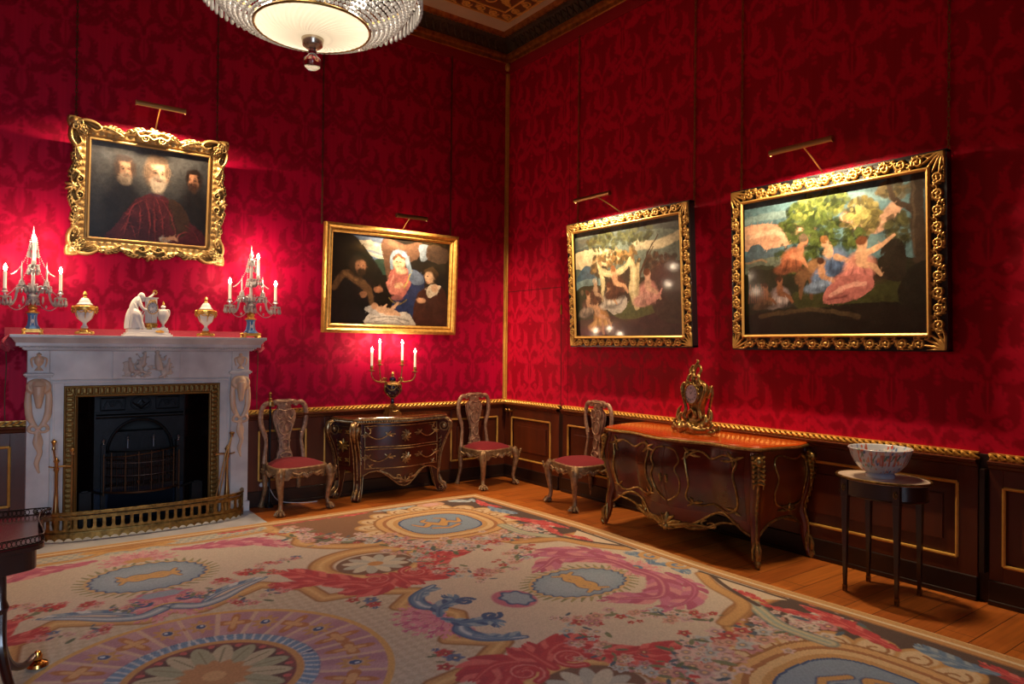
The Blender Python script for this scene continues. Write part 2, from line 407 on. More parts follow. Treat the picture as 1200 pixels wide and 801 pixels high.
# the rest of the room's shell, plain cloth
M_CLOTH = mat('crimson_cloth', (150, 4, 32), 0.5)
mb = MB(); mb.box(X0, -5.6, 0, 0.1, DADO, ZC); mb.box(-5.6, 0.1, 0, 0.1, 4.82, ZC + .1); struct('wall_back_return', mb, M_CLOTH, smooth=False)
mb = MB(); mb.box(0, 0.1, Y0, -6.9, DADO, ZC); mb.box(0, 0.1, -6.9, 0, 4.82, ZC + .1); struct('wall_right_return', mb, M_CLOTH, smooth=False)
mb = MB(); mb.box(X0 - .1, X0, Y0, 0, 0, ZC); struct('wall_left', mb, M_CLOTH, smooth=False)
mb = MB(); mb.box(X0, X0 + .1 + 1.0, Y0 - .1, Y0, 0, ZC); mb.box(-3.6, 0, Y0 - .1, Y0, 0, ZC); mb.box(X0, 0, Y0 - .1, Y0, 0, .5); mb.box(X0, 0, Y0 - .1, Y0, 4.2, ZC)
struct('wall_front', mb, M_CLOTH, smooth=False)
# panelled dado: back wall (with the firebox gap) and right wall
def dado_run(name, a0, a1, M, panels, m=M_PANEL, mir=False):
    """M maps (a, out, z): a along the wall, out from the wall"""
    b = MB(); f = lambda a, o, z: M(a, o, z)
    def bx(p0, p1, o0, o1, z0, z1, B=b):
        v = [f(p0, o0, z0), f(p1, o0, z0), f(p1, o1, z0), f(p0, o1, z0), f(p0, o0, z1), f(p1, o0, z1), f(p1, o1, z1), f(p0, o1, z1)]
        B.add(v, [(0, 3, 2, 1), (4, 5, 6, 7), (0, 1, 5, 4), (1, 2, 6, 5), (2, 3, 7, 6), (3, 0, 4, 7)])
    bx(a0, a1, -0.1, 0.0, 0.0, DADO)
    # stiles and rails standing proud of the sunk panels
    zb, zt = 0.235, 0.70
    edges = sorted([a0] + [e for p in panels for e in p] + [a1])
    for i in range(0, len(edges), 2): bx(edges[i], edges[i + 1], 0, 0.022, 0.14, 0.82)
    for p in panels:
        bx(p[0], p[1], 0, 0.022, 0.14, zb); bx(p[0], p[1], 0, 0.022, zt, 0.82)
        bx(p[0] + 0.09, p[1] - 0.09, 0, 0.012, zb + 0.09, zt - 0.09)
    o = struct(name, b, m, smooth=False, bevel=0.004)
    b2 = MB(); prof = [(0.022, 0.80), (0.04, 0.81), (0.045, 0.825), (0.062, 0.835), (0.066, 0.85), (0.03, 0.856)]
    for i in range(len(prof) - 1):
        (o0, z0), (o1, z1) = prof[i], prof[i + 1]
        b2.add([f(a0, o0, z0), f(a1, o0, z0), f(a1, o1, z1), f(a0, o1, z1)], [(0, 1, 2, 3)])
    struct('trim_dado_ledge', b2, m, smooth=False)
    # gilt rope moulding along the top
    n = int((a1 - a0) / 0.045)
    g = MB(); bx(a0, a1, 0, 0.03, 0.852, 0.862, g); bx(a0, a1, 0, 0.022, 0.886, 0.896, g)
    for i in range(n):
        a = a0 + (i + 0.5) * (a1 - a0) / n
        g.tube([f(a - 0.026, 0.018, 0.859), f(a - 0.008, 0.034, 0.867), f(a + 0.01, 0.034, 0.88), f(a + 0.026, 0.018, 0.889)], [0.007, 0.012, 0.012, 0.007], n=6)
    struct('trim_gilt_rope', g, M_GILTWALL)
    # gilt fillets inside each panel
    g = MB()
    for p in panels:
        r = 0.011
        path = [f(p[0] + .004, 0.02, zb + .004), f(p[1] - .004, 0.02, zb + .004), f(p[1] - .004, 0.02, zt - .004), f(p[0] + .004, 0.02, zt - .004)]
        for i in range(4): g.tube([path[i], path[(i + 1) % 4]], r, n=8)
    if panels: struct('trim_panel_gilding', g, M_GILTWALL)
    g = MB(); bx(a0, a1, 0, 0.035, 0.0, 0.145, g); bx(a0, a1, 0, 0.045, 0.0, 0.03, g)
    struct('baseboard_' + name.split('_')[-1], g, M_PANELD, smooth=False, bevel=0.006)
FB = lambda a, o, z: (a, -o, z)
FR = lambda a, o, z: (-o, a, z)
FX0, FX1 = -4.60, -2.96        # fireplace jambs
dado_run('panelling_back', X0, FX0, FB, [(X0 + .2, -4.70)])
dado_run('panelling_back', FX1, 0, FB, [(-2.83, -2.38), (-2.2, -0.95), (-0.75, -0.12)])
dado_run('panelling_right', Y0, -4.96, FR, [(-7.2, -5.03)])
dado_run('panelling_right', -4.90, -1.06, FR, [(-3.10, -1.14), (-4.79, -3.25)])
dado_run('panelling_right', -1.0, 0, FR, [(-0.86, -0.16)])
mb = MB(); mb.box(-0.004, 0.1, -4.96, -4.90, 0, DADO); mb.box(-0.05, 0, -4.945, -4.915, 0.18, 0.80); mb.box(-0.02, 0.1, -1.06, -1.0, 0, DADO)
struct('trim_pilaster', mb, M_PANELD, smooth=False, bevel=0.004)
# chimney breast opening: black lining behind the surround
M_IRON = mat('cast_iron', (26, 28, 34), 0.38, 0.6, noise=(14, (12, 13, 16), 0.3), bump=(40, 0.001))
M_SOOT = mat('firebox_lining', (16, 15, 16), 0.6)
mb = MB(); mb.box(FX0, -4.3, 0, 0.1, 0, DADO); mb.box(-3.26, FX1, 0, 0.1, 0, DADO)
struct('wall_chimney_cheeks', mb, M_PANELD, smooth=False)
# jib door: hairline gap round the leaf, hinges, knobs
M_GAP = mat('door_gap', (60, 0, 12), 0.8)
mb = MB(); mb.box(-0.003, 0, -1.004, -0.998, DADO, 2.14); mb.box(-0.003, 0, -1.0, -0.02, 2.138, 2.143)
struct('door_1', mb, M_GAP, smooth=False)
for z in (1.9, 0.84):
    mb = MB(); mb.box(-0.012, -0.001, -1.012, -0.992, z - .05, z + .05); o = mb.build('door_hinge', M_BRASS, bpy.data.objects['door_1'], smooth=False, bevel=0.003)
for yy in (-0.105, -0.165):
    mb = MB(); mb.tube([(-0.02, yy, 0.775), (-0.05, yy, 0.775)], [0.02, 0.009, 0.009], n=12); mb.sph((-0.062, yy, 0.775), (0.016, 0.022, 0.022), 14)
    o = mb.build('door_handle', M_BRASS, bpy.data.objects['door_1'])
# corner fillet
mb = MB(); mb.box(-0.028, 0, -0.028, 0, DADO, 4.69)
for i in range(150):
    z = 0.91 + i * 0.0252; mb.sph((-0.026, -0.026, z), (0.011, 0.011, 0.011), 6)
mb.tube([(-0.034, -0.006, DADO), (-0.034, -0.006, 4.69)], 0.005, n=6); mb.tube([(-0.006, -0.034, DADO), (-0.006, -0.034, 4.69)], 0.005, n=6)
mb.sph((-.03, -.03, 4.76), (.035, .035, .05), 10)
struct('trim_corner_fillet', mb, M_GILTWALL)
# cornice: swept profile along both walls (mitred at the corner)
def cornice(name, prof, m, beads=None):
    b = MB(); e0 = Y0
    for i in range(len(prof) - 1):
        (o0, z0), (o1, z1) = prof[i], prof[i + 1]
        b.add([(X0, -o0, z0), (-o0, -o0, z0), (-o1, -o1, z1), (X0, -o1, z1)], [(0, 1, 2, 3)])
        b.add([(-o0, -o0, z0), (-o0, e0, z0), (-o1, e0, z1), (-o1, -o1, z1)], [(0, 1, 2, 3)])
    if beads:
        o, z, sp, r = beads
        for k in range(int((5.4) / sp)):
            b.sph((-o - (k + .5) * sp, -o, z), r, 6); b.sph((-o, -o - (k + .5) * sp, z), r, 6)
    return struct(name, b, m)
cornice('trim_red_fillet', [(0, 4.69), (0.012, 4.69), (0.02, 4.75), (0.02, 4.80)], M_REDP)
M_CORNG = mat('cornice_gilding', (190, 120, 50), 0.45, 0.6, noise=(20, (120, 60, 25), 0.25), bump=(40, 0.004))
cornice('trim_cornice_gilt', [(0.02, 4.80), (0.03, 4.81), (0.03, 4.85), (0.05, 4.86), (0.06, 4.885), (0.06, 4.90), (0.05, 4.90)], M_CORNG)
cornice('trim_cornice_cove', [(0.05, 4.895), (0.07, 4.94), (0.11, 4.985), (0.17, 5.015), (0.20, 5.02)], M_COVE)
cornice('trim_cornice_beading', [(0.185, 5.012), (0.2, 5.012), (0.215, 5.035), (0.235, 5.05)], M_CORNG, beads=(0.195, 5.010, 0.045, (0.010, 0.010, 0.010)))
g = MB()
for k in range(60):      # leaf ornament modelled on the cove
    a = 0.25 + k * 0.09
    for P in (lambda a_, o_, z_: (-a_, -o_, z_), lambda a_, o_, z_: (-o_, -a_, z_)):
        g.tube([P(a - .03, .065, 4.915), P(a, .085, 4.955), P(a + .03, .13, 4.99)], [.006, .013, .005], n=5)
        g.tube([P(a + .03, .065, 4.915), P(a, .085, 4.955), P(a - .03, .13, 4.99)], [.005, .01, .005], n=5)
struct('trim_cove_leaves', g, M_COVE)
mb = MB(); mb.box(X0 - .1, 0.1, Y0 - .1, 0.1, ZC, ZC + 0.1); struct('ceiling', mb, M_CEIL, smooth=False)
# gilded compartment in the ceiling
cc = Canvas(0, 1.2, 0, 1.4, 0.006); cc.aset = None
X, Y = np.meshgrid(cc.xs, cc.ys)
bandw = 0.17; inb = (np.minimum(X, Y) < bandw)
cc.H[...] = 0.0
for k in range(14):
    for (px, py) in ((0.085 + k * 0.17, 0.085), (0.085, 0.085 + k * 0.17)):
        cc.stroke(spiral(px, py, 0.06, 0.01, k * math.pi, 1.4), [0.012, 0.01], h=1); cc.ell(px, py, 0.02, 0.02, h=1)
        cc.leaf([(px - .07, py - .05), (px, py - .02), (px + .08, py + .05)], .04, None, n=5, h=1)
for q in (0.008, 0.165):
    cc.stroke([(q, q), (1.2, q)], 0.012, h=1.2); cc.stroke([(q, q), (q, 1.4)], 0.012, h=1.2)
for k in range(6):
    cc.leaf([(.2 + k * .13, .3 + k * .1), (.3 + k * .13, .36 + k * .1), (.36 + k * .13, .5 + k * .1)], .09, None, n=6, h=1)
    cc.stroke(spiral(.45 + k * .15, .3 + k * .05, .09, .01, k, 1.5), [.014, .008], h=1)
    cc.stroke(spiral(.3 + k * .06, .6 + k * .12, .09, .01, -k, -1.5), [.014, .008], h=1)
g_ = np.clip(cc.H, 0, 1)[..., None]; cc.C = lin((120, 70, 35)) * (1 - g_) + lin((225, 165, 75)) * g_
M_CG, _, _, _ = mat_attr('ceiling_gilding', rough=0.5, rough_hi=0.4)
o = cc.mesh('trim_ceiling_compartment', M_CG, lambda X, Y, H: (-0.335 - X, -0.46 - Y, ZC - 0.004 - H), scale_h=0.010); o['kind'] = 'structure'
mb = MB(); mb.box(-1.535, -.345, -.475, -.462, ZC - .014, ZC); mb.box(-.35, -.338, -1.86, -.462, ZC - .014, ZC); struct('trim_ceiling_band', mb, M_CORNG, smooth=False)
# ------------------------------------------------------------------ floor: oak boards
def mat_floor():
    m = bpy.data.materials.new('oak_floor_boards'); m.use_nodes = True; nt = m.node_tree; N = nt.nodes; L = nt.links; b = N['Principled BSDF']
    tc = N.new('ShaderNodeTexCoord'); mp = N.new('ShaderNodeMapping'); L.new(tc.outputs['Object'], mp.inputs[0]); mp.inputs['Rotation'].default_value = (0, 0, 0)
    br = N.new('ShaderNodeTexBrick'); br.inputs['Scale'].default_value = 1; br.inputs['Brick Width'].default_value = 1.3; br.inputs['Row Height'].default_value = 0.16
    br.inputs['Mortar Size'].default_value = 0.0022; br.inputs['Color1'].default_value = tuple(lin((206, 118, 44))) + (1,); br.inputs['Color2'].default_value = tuple(lin((178, 94, 32))) + (1,)
    br.inputs['Mortar'].default_value = tuple(lin((40, 20, 10))) + (1,); L.new(mp.outputs[0], br.inputs['Vector'])
    n = N.new('ShaderNodeTexNoise'); n.inputs['Scale'].default_value = 3; n.inputs['Detail'].default_value = 8; m2 = N.new('ShaderNodeMapping'); m2.inputs['Scale'].default_value = (1, 14, 1)
    L.new(tc.outputs['Object'], m2.inputs[0]); L.new(m2.outputs[0], n.inputs['Vector'])
    mx = N.new('ShaderNodeMix'); mx.data_type = 'RGBA'; mx.blend_type = 'MULTIPLY'; mx.inputs[0].default_value = 0.6
    r = N.new('ShaderNodeValToRGB'); r.color_ramp.elements[0].position = 0.3; r.color_ramp.elements[0].color = (0.45, 0.4, 0.35, 1); r.color_ramp.elements[1].position = 0.7
    L.new(n.outputs['Fac'], r.inputs[0]); L.new(br.outputs['Color'], mx.inputs[6]); L.new(r.outputs[0], mx.inputs[7]); L.new(mx.outputs[2], b.inputs['Base Color'])
    b.inputs['Roughness'].default_value = 0.42; b.inputs['Coat Weight'].default_value = 0.15; b.inputs['Coat Roughness'].default_value = 0.3
    return m
mb = MB(); mb.box(X0 - .1, 0.1, Y0 - .1, 0.6, -0.1, 0.0); struct('floor', mb, mat_floor(), smooth=False)
# ------------------------------------------------------------------ carpet: one quarter of the design, mirrored both ways about the centre
CX, CY, QX, QY = -3.99, -3.30, 3.19, 2.63
cq = Canvas(0, QX, 0, QY, 0.0075, base=(216, 202, 184))
def Q(*pts): return [tuple(np.abs(survey(*p) - (CX, CY))) for p in pts]
def QS(*pts): return catmull(Q(*pts), 6)
CREAM, TAN, GOLD, GOLDD, BROWN = (220, 202, 176), (196, 150, 92), (210, 162, 96), (164, 112, 56), (76, 54, 42)
REDC, ROSE, PINK, MAG, BLUE, BLUED, LBLUE, GREEN = (200, 52, 58), (222, 120, 118), (222, 150, 160), (184, 84, 124), (92, 130, 170), (44, 84, 138), (150, 172, 190), (120, 124, 84)
# lattice ground round the medallion
X, Y = np.meshgrid(cq.xs, cq.ys)
lat = ((np.floor((X + Y) / 0.055) + np.floor((X - Y) / 0.055)) % 2)
latc = lin((206, 192, 164)) * lat[..., None] + lin((216, 204, 180)) * (1 - lat[..., None])
field = catmull(Q((190, 722), (235, 715), (305, 687), (358, 690), (372, 703), (430, 696), (488, 694), (470, 712), (480, 728)), 1) + [(0, 0)]
p_ = np.asarray([(0, 0.95)] + list(field)[1:-1] + [(1.25, 0), (0, 0)])
mk = Canvas(0, QX, 0, QY, 0.0075); mk.poly(p_, (255, 255, 255)); mk_ = mk.C[..., 0] > 0.5
cq.C[mk_] = latc[mk_]
band = [(0, 0.97)] + Q((235, 716), (305, 687), (358, 690), (380, 703), (430, 695), (488, 694), (468, 713)) + [(1.22, 0.12), (1.28, 0.0)]
cq.stroke(band, 0.062, GOLD, edge=GOLDD, col2=(232, 196, 130), soft=0.2)
# spandrel ground of the corners: brown, with a gold band inside
corner = [(2.62, 2.60), (1.02, 2.60), (0.98, 2.38), (1.12, 2.05), (1.05, 1.82)] + [(1.3, 1.56), (1.6, 1.50)] + [(1.9, 1.42), (2.2, 1.25), (2.48, 0.98)] + [(3.05, 0.95), (3.1, 2.6)]
cq.poly(catmull(corner, 5, True), BROWN)
cq.poly([(1.05, 2.1), (1.5, 1.6), (2.0, 1.6), (2.0, 2.6), (1.05, 2.6)], (150, 104, 62), op=0.75)  # paler patch: light and sheen on the brown wool put into its colour
cq.stroke(catmull([(0.98, 2.5), (1.0, 2.3), (1.12, 2.02), (1.06, 1.82), (1.3, 1.58), (1.65, 1.5), (1.95, 1.42), (2.25, 1.2), (2.46, 0.96), (2.75, 0.86), (3.05, 0.85)], 6), 0.075, GOLD, edge=GOLDD, col2=(228, 190, 126), soft=0.2)
# medallion
cq.ell(0, 0, 0.80, 0.80, 0, (226, 190, 140), soft=0.01); cq.ell(0, 0, 0.785, 0.785, 0, (196, 150, 158), soft=0.01)
for k in range(0, 24):
    a = k * math.pi / 24 + 0.03
    c = (206, 164, 172) if k % 2 else (186, 138, 152)
    cq.poly([(0.44 * math.cos(a), 0.44 * math.sin(a)), (0.77 * math.cos(a), 0.77 * math.sin(a)), (0.77 * math.cos(a + .1), 0.77 * math.sin(a + .1)), (0.44 * math.cos(a + .1), 0.44 * math.sin(a + .1))], c, op=0.8)
for k in range(9):
    a = (k + 0.5) * math.pi / 12
    cq.stroke([(0.47 * math.cos(a - .13), 0.47 * math.sin(a - .13)), (0.76 * math.cos(a - .13), 0.76 * math.sin(a - .13))], 0.012, (222, 194, 170))
    x, y = 0.62 * math.cos(a), 0.62 * math.sin(a)
    if k % 2: cq.ell(x, y, 0.075, 0.055, a, GOLD, lobes=8, amp=0.25); cq.ell(x, y, 0.04, 0.03, a, (216, 180, 150)); cq.ell(x, y, 0.03, 0.024, a, BLUED); cq.ell(x + .006, y + .006, 0.014, 0.01, a, (205, 220, 235))
    else: cq.ell(x, y, 0.085, 0.06, a, (196, 128, 66), lobes=4, amp=0.5); cq.ell(x, y, 0.055, 0.035, a, (226, 180, 120), lobes=4, amp=0.5)
cq.stroke([(0.785 * math.cos(t), 0.785 * math.sin(t)) for t in np.linspace(0, math.pi / 2, 60)], 0.016, (224, 180, 100))
cq.ell(0, 0, 0.46, 0.46, 0, BLUED, soft=0.02)
for k in range(44):
    a = k * math.pi / 44 * 0.5 + .01
    for r0, r1, c in ((0.385, 0.455, (120, 160, 195) if k % 3 else (206, 216, 222)),):
        cq.stroke([(r0 * math.cos(a), r0 * math.sin(a)), (r1 * math.cos(a + .04), r1 * math.sin(a + .04))], 0.007, c)
cq.ell(0, 0, 0.39, 0.39, 0, (216, 164, 92), soft=0.02); cq.ell(0, 0, 0.355, 0.355, 0, (140, 70, 62), soft=0.02); cq.ell(0, 0, .335, .335, 0, (96, 62, 50), lobes=32, amp=.04, soft=.03)
for k in range(16):
    a = k * math.pi / 8; cq.ell(0.2 * math.cos(a), 0.2 * math.sin(a), 0.135, 0.05, a, (206, 196, 160) if k % 2 else (176, 178, 142), soft=0.1)
    cq.stroke([(0.1 * math.cos(a), .1 * math.sin(a)), (0.3 * math.cos(a), .3 * math.sin(a))], 0.005, (150, 146, 110))
    cq.ell(0.325 * math.cos(a + .2), 0.325 * math.sin(a + .2), 0.02, 0.016, a, (206, 96, 92))
cq.ell(0, 0, 0.15, 0.15, 0, (202, 150, 92), lobes=14, amp=0.1); cq.ell(0, 0, 0.05, 0.05, 0, (222, 180, 120))
# pink palmettes on both axes with a blue eye, and their scrolls
def palm(cx, cy, r, a0, span, c1, c2, n=11):
    for k in range(n):
        a = a0 + (k / (n - 1) - 0.5) * span
        cq.leaf([(cx, cy), (cx + .5 * r * math.cos(a), cy + .5 * r * math.sin(a)), (cx + r * math.cos(a + .12), cy + r * math.sin(a + .12))], r * 0.22, [c1 if k % 2 else c2, PINK], n=5)
palm(0.0, 1.03, 0.27, math.pi / 2, 5.6, (206, 120, 140), (226, 160, 168), 15)
cq.ell(0, 1.03, .085, .06, 0, (222, 180, 110)); cq.ell(0, 1.03, .06, .04, 0, BLUED); cq.ell(0, 1.035, .035, .02, 0, (220, 228, 235))
palm(1.20, 0.0, 0.30, math.pi, 3.4, (200, 96, 140), (226, 150, 172), 13)
def scroll(path, w_, c, c2, edge, curl=0.07, turn=1.2):
    P = QS(*path); cq.stroke(P, w_, c, edge=edge, col2=c2, soft=0.25); return P
scroll([(208, 712), (235, 711), (262, 702), (285, 690), (312, 678)], [0.05, 0.045, 0.03, 0.012], LBLUE, (214, 222, 228), BLUED)
cq.leaf(Q((240, 706), (262, 694), (290, 684), (316, 677)), 0.1, [BLUE, LBLUE, (210, 218, 224)], n=9, side=1)
cq.stroke(spiral(0.12, 1.13, .07, .01, 0, 1.3), .014, BLUED)
scroll([(520, 715), (496, 712), (488, 703), (497, 694), (508, 688)], [0.025, 0.055, 0.05, 0.035, 0.02], BLUE, (206, 218, 228), BLUED)
cq.leaf(Q((490, 705), (495, 695), (512, 690)), 0.1, [BLUE, LBLUE], n=7, side=-1)
cq.leaf(Q((520, 727), (545, 731), (575, 729), (585, 738)), 0.1, [BLUE, LBLUE, BLUED], n=9)
cq.stroke(spiral(1.42, 0.13, .06, .01, 0, 1.3), .016, BLUED)
# red acanthus rosettes
RX, RY = 1.30, 0.92
cq.stroke([(RX + .36 * math.cos(t), RY + .2 + .29 * math.sin(t)) for t in np.linspace(0, 6.4, 60)], 0.085, GOLD, edge=GOLDD, col2=(232, 196, 130), soft=0.2)
RYC = RY + .16
cq.ell(RX, RYC, .27, .22, 0, (120, 84, 60), soft=.03)
for k in range(12):
    a = k * math.pi / 6; cq.ell(RX + .13 * math.cos(a), RYC + .105 * math.sin(a), .1, .04, a, (214, 208, 188) if k % 2 else (190, 192, 182), soft=.15)
cq.ell(RX, RYC, .055, .045, 0, (206, 150, 80))
red = [REDC, (186, 44, 56), (226, 110, 104)]
for s in (-1, 1):
    cq.leaf([(RX + s * .03, RYC - .34), (RX + s * .22, RYC - .30), (RX + s * .4, RYC - .12), (RX + s * .52, RYC + .12), (RX + s * .64, RYC + .22)], .19, red, n=15)
    cq.leaf([(RX + s * .02, RYC - .36), (RX + s * .2, RYC - .44), (RX + s * .38, RYC - .36)], .17, red, n=9)
    cq.stroke(spiral(RX + s * .14, RYC - .30, .1, .012, math.pi / 2, s * 1.6), [.026, .012], REDC, col2=(236, 150, 140))
    cq.leaf([(RX + s * .36, RYC - .18), (RX + s * .56, RYC - .12), (RX + s * .74, RYC - .02)], .12, red, n=8)
cq.leaf([(RX, RYC - .26), (RX, RYC - .4), (RX, RYC - .52)], .16, red, n=6)
# blue ovals on the axes
def oval(cx, cy, a, b, rot):
    for k in range(40):
        t = k * math.pi / 20; cq.stroke([(cx + a * 1.02 * math.cos(t), cy + b * 1.02 * math.sin(t)), (cx + (a + .08) * math.cos(t + .1), cy + (b + .08) * math.sin(t + .1))], [.016, .006], (140, 142, 100) if k % 2 else (170, 160, 112))
    cq.ell(cx, cy, a + .02, b + .02, 0, (214, 180, 128), soft=.03)
    cq.ell(cx, cy, a, b, 0, BLUED, lobes=26, amp=.03, soft=.03); cq.ell(cx, cy, a * .95, b * .95, 0, (146, 170, 192), lobes=26, amp=.03, soft=.04)
    cq.ell(cx, cy, a * .8, b * .7, 0, (164, 184, 202), soft=.5)
    for (w_, c) in ((.034, BLUED), (.024, (222, 176, 104))):
        for s in (-1, 1):
            for q in (-1, 1):
                d = lambda u, v: (cx + (u if not rot else v), cy + (v if not rot else u))
                cq.stroke([d(*t) for t in catmull([(0, q * .02), (s * .07, q * .05), (s * .13, q * .02), (s * .17, q * .08)], 5)], [w_, w_ * .8, w_ * .5], c)
        cq.stroke([d(-.03, 0), d(.16, 0.0)], w_, c)
oval(0, 1.66, .34, .29, 0); oval(2.20, 0.0, .34, .235, 1)
# pink leaves sweeping round the ovals
pk = [(206, 110, 136), (226, 160, 170), (188, 84, 124)]
palm(0, 2.06, .26, math.pi / 2, 3.6, (214, 130, 146), (232, 172, 176), 11); cq.ell(0, 2.06, .09, .05, 0, GOLD, lobes=9, amp=.2)
cq.leaf(Q((205, 645), (260, 640), (300, 637), (345, 643)), .15, pk, n=12)
cq.leaf([(.35, 2.15), (.6, 2.2), (.85, 2.1), (1.0, 1.9)], .12, pk, n=9)
palm(2.70, 0, .2, 0, 5.2, (222, 140, 150), (232, 176, 180), 13); cq.ell(2.70, 0, .06, .05, 0, (90, 130, 165)); cq.ell(2.7, 0, .03, .025, 0, GOLD)
cq.leaf(Q((740, 668), (772, 680), (775, 700), (735, 703), (700, 706)), .2, [MAG, (206, 120, 156), PINK], n=13)
cq.leaf(Q((730, 655), (690, 646), (640, 648), (605, 660)), .13, [MAG, PINK, (206, 120, 156)], n=11)
cq.ell(1.68, .0, .13, .15, 0, (196, 110, 136)); cq.ell(1.70, 0, .10, .12, 0, BLUED, lobes=7, amp=.1); cq.ell(1.70, 0, .08, .10, 0, (150, 172, 194), lobes=7, amp=.1)
cq.ell(0, 1.25, .16, .08, 0, (200, 120, 146), lobes=7, amp=.12); cq.ell(0, 1.26, .12, .055, 0, (150, 168, 192), lobes=7, amp=.1)
# corner medallion
fx, fy = 2.22, 1.77
def rrect(cx, cy, a, b, n=2.8, m=80): return [(cx + a * np.sign(math.cos(t)) * abs(math.cos(t)) ** (2 / n), cy + b * np.sign(math.sin(t)) * abs(math.sin(t)) ** (2 / n)) for t in np.linspace(0, 2 * math.pi, m)]
for k in range(18):
    t = k * math.pi / 9; x, y = fx + .56 * math.cos(t), fy + .53 * math.sin(t)
    cq.ell(x, y, .15, .11, t, (206, 158, 92), soft=.1); cq.ell(x, y, .12, .085, t, (226, 200, 158), soft=.15)
    cq.stroke(spiral(x, y, .07, .02, t, 1), .008, GOLDD)
cq.poly(rrect(fx, fy, .52, .50), GOLDD); cq.poly(rrect(fx, fy, .50, .48), (222, 176, 112)); cq.poly(rrect(fx, fy, .45, .43), (176, 116, 62)); cq.poly(rrect(fx, fy, .42, .40), (230, 196, 140)); cq.poly(rrect(fx, fy, .37, .35), GOLD)
cq.poly(rrect(fx, fy, .33, .31), BLUED); cq.poly(rrect(fx, fy, .315, .295), (140, 164, 188))
for (w_, c) in ((.04, BLUED), (.028, (216, 166, 92))):
    for s in (-1, 1):
        cq.stroke(catmull([(fx, fy - .06), (fx + s * .08, fy + .03), (fx + s * .16, fy - .03), (fx + s * .22, fy + .08)], 5), [w_, w_, w_ * .4], c)
        cq.stroke(catmull([(fx, fy - .02), (fx + s * .1, fy + .12), (fx + s * .04, fy + .18)], 5), [w_, w_ * .4], c); cq.stroke([(fx, fy - .16), (fx + s * .12, fy - .1)], w_ * .7, c)
# garlands
fl_c = [(216, 180, 182), (226, 196, 190), (204, 140, 144), (222, 206, 196), (196, 74, 70), (190, 196, 200), (216, 166, 150)]
cq.flowers([(1.1, 2.2), (1.25, 1.8), (1.6, 1.62), (1.75, 1.3), (2.0, 1.12), (2.4, 1.12), (2.7, 1.18), (2.95, 1.3)], .085, 330, fl_c, (.025, .06), 3)
cq.flowers([(1.62, 1.5), (1.66, 1.1), (1.6, .75), (1.75, .45)], .07, 90, fl_c, (.02, .045), 4)
cq.flowers([(1.75, .45), (2.1, .62), (2.4, .85)], .05, 60, fl_c + [(196, 60, 56)], (.02, .05), 5)
cq.flowers(Q((235, 700), (262, 681), (300, 667), (345, 655)), .035, 55, [(196, 66, 62), (220, 140, 140), (214, 180, 170), (100, 120, 160)], (.015, .04), 6)
cq.flowers([(.35, .86), (.65, .9)], .04, 26, [(196, 66, 62), (220, 140, 140), (100, 120, 160), (214, 180, 170)], (.015, .04), 8)
cq.flowers([(.95, .42)], .05, 14, [(196, 66, 62), (210, 120, 110), (100, 120, 160)], (.02, .045), 9)
cq.flowers([(.72, 1.28), (.5, 1.35)], .03, 14, [(196, 50, 50), (210, 90, 80)], (.025, .045), 10)
# borders
cq.stroke([(0.62, 2.38), (1.0, 2.42)], 0.03, GOLD)
cq.poly([(0.0, 2.28), (0.3, 2.36), (0.98, 2.40), (0.98, 2.52), (0, 2.52)], (206, 198, 176))
for i in range(60):
    for j in range(4):
        if (i + j) % 2: cq.poly([(i * .03, 2.31 + j * .05), (i * .03 + .03, 2.31 + j * .05), (i * .03 + .03, 2.36 + j * .05), (i * .03, 2.36 + j * .05)], (160, 170, 172), op=.7 if i * .03 < .95 else 0)
cq.stroke(catmull([(0, 2.36), (.12, 2.42), (.3, 2.32), (.6, 2.31), (.98, 2.34)], 6), .028, GOLD, edge=GOLDD)
cq.ell(.0, 2.44, .32, .07, 0, (214, 162, 86), soft=.1); cq.ell(0, 2.44, .2, .035, 0, (190, 130, 60), lobes=8, amp=.2)
cq.leaf([(0.62, 2.46), (.78, 2.47), (.95, 2.5)], .07, red, n=6)
cq.leaf([(1.05, 2.46), (1.3, 2.5), (1.6, 2.46)], .07, red, n=10); cq.leaf([(1.6, 2.44), (1.9, 2.48)], .06, red, n=7)
cq.leaf([(1.95, 2.46), (2.15, 2.44), (2.4, 2.5)], .08, [LBLUE, (200, 206, 206)], n=9); cq.ell(2.5, 2.42, .14, .09, 0, (216, 166, 130)); cq.ell(2.5, 2.42, .08, .05, 0, (226, 176, 170))
cq.leaf([(2.98, 2.42), (2.9, 2.36), (2.72, 2.48)], .1, [LBLUE, (206, 212, 212)], n=8)
cq.leaf([(3.0, 2.35), (2.93, 2.15), (3.0, 1.95)], .09, red, n=8); cq.leaf([(2.82, 1.66), (2.9, 1.4), (2.98, 1.18), (3.02, .98)], .1, red, n=13); cq.leaf([(2.92, 2.05), (2.9, 1.9), (2.96, 1.68)], .1, [BLUE, LBLUE], n=9); cq.stroke(catmull([(2.62, 1.42), (2.62, 1.15), (2.72, .95), (2.78, .86)], 6), .05, (206, 196, 160), edge=(110, 140, 140), col2=(150, 176, 170))
cq.poly([(2.76, .66), (2.86, .5), (3.0, .33), (3.03, .97), (2.88, .84)], CREAM)
cq.leaf([(2.82, .9), (2.86, 1.12), (2.92, 1.3)], .07, red, n=8); cq.leaf([(2.86, .9), (2.9, .72), (2.88, .6)], .06, red, n=7)
cq.stroke(catmull([(2.4, .95), (2.72, .84), (2.84, .55), (2.98, .35)], 6), .05, GOLD, edge=GOLDD); cq.stroke(catmull([(2.78, .9), (2.9, .6), (3.02, .4)], 6), .018, BROWN)
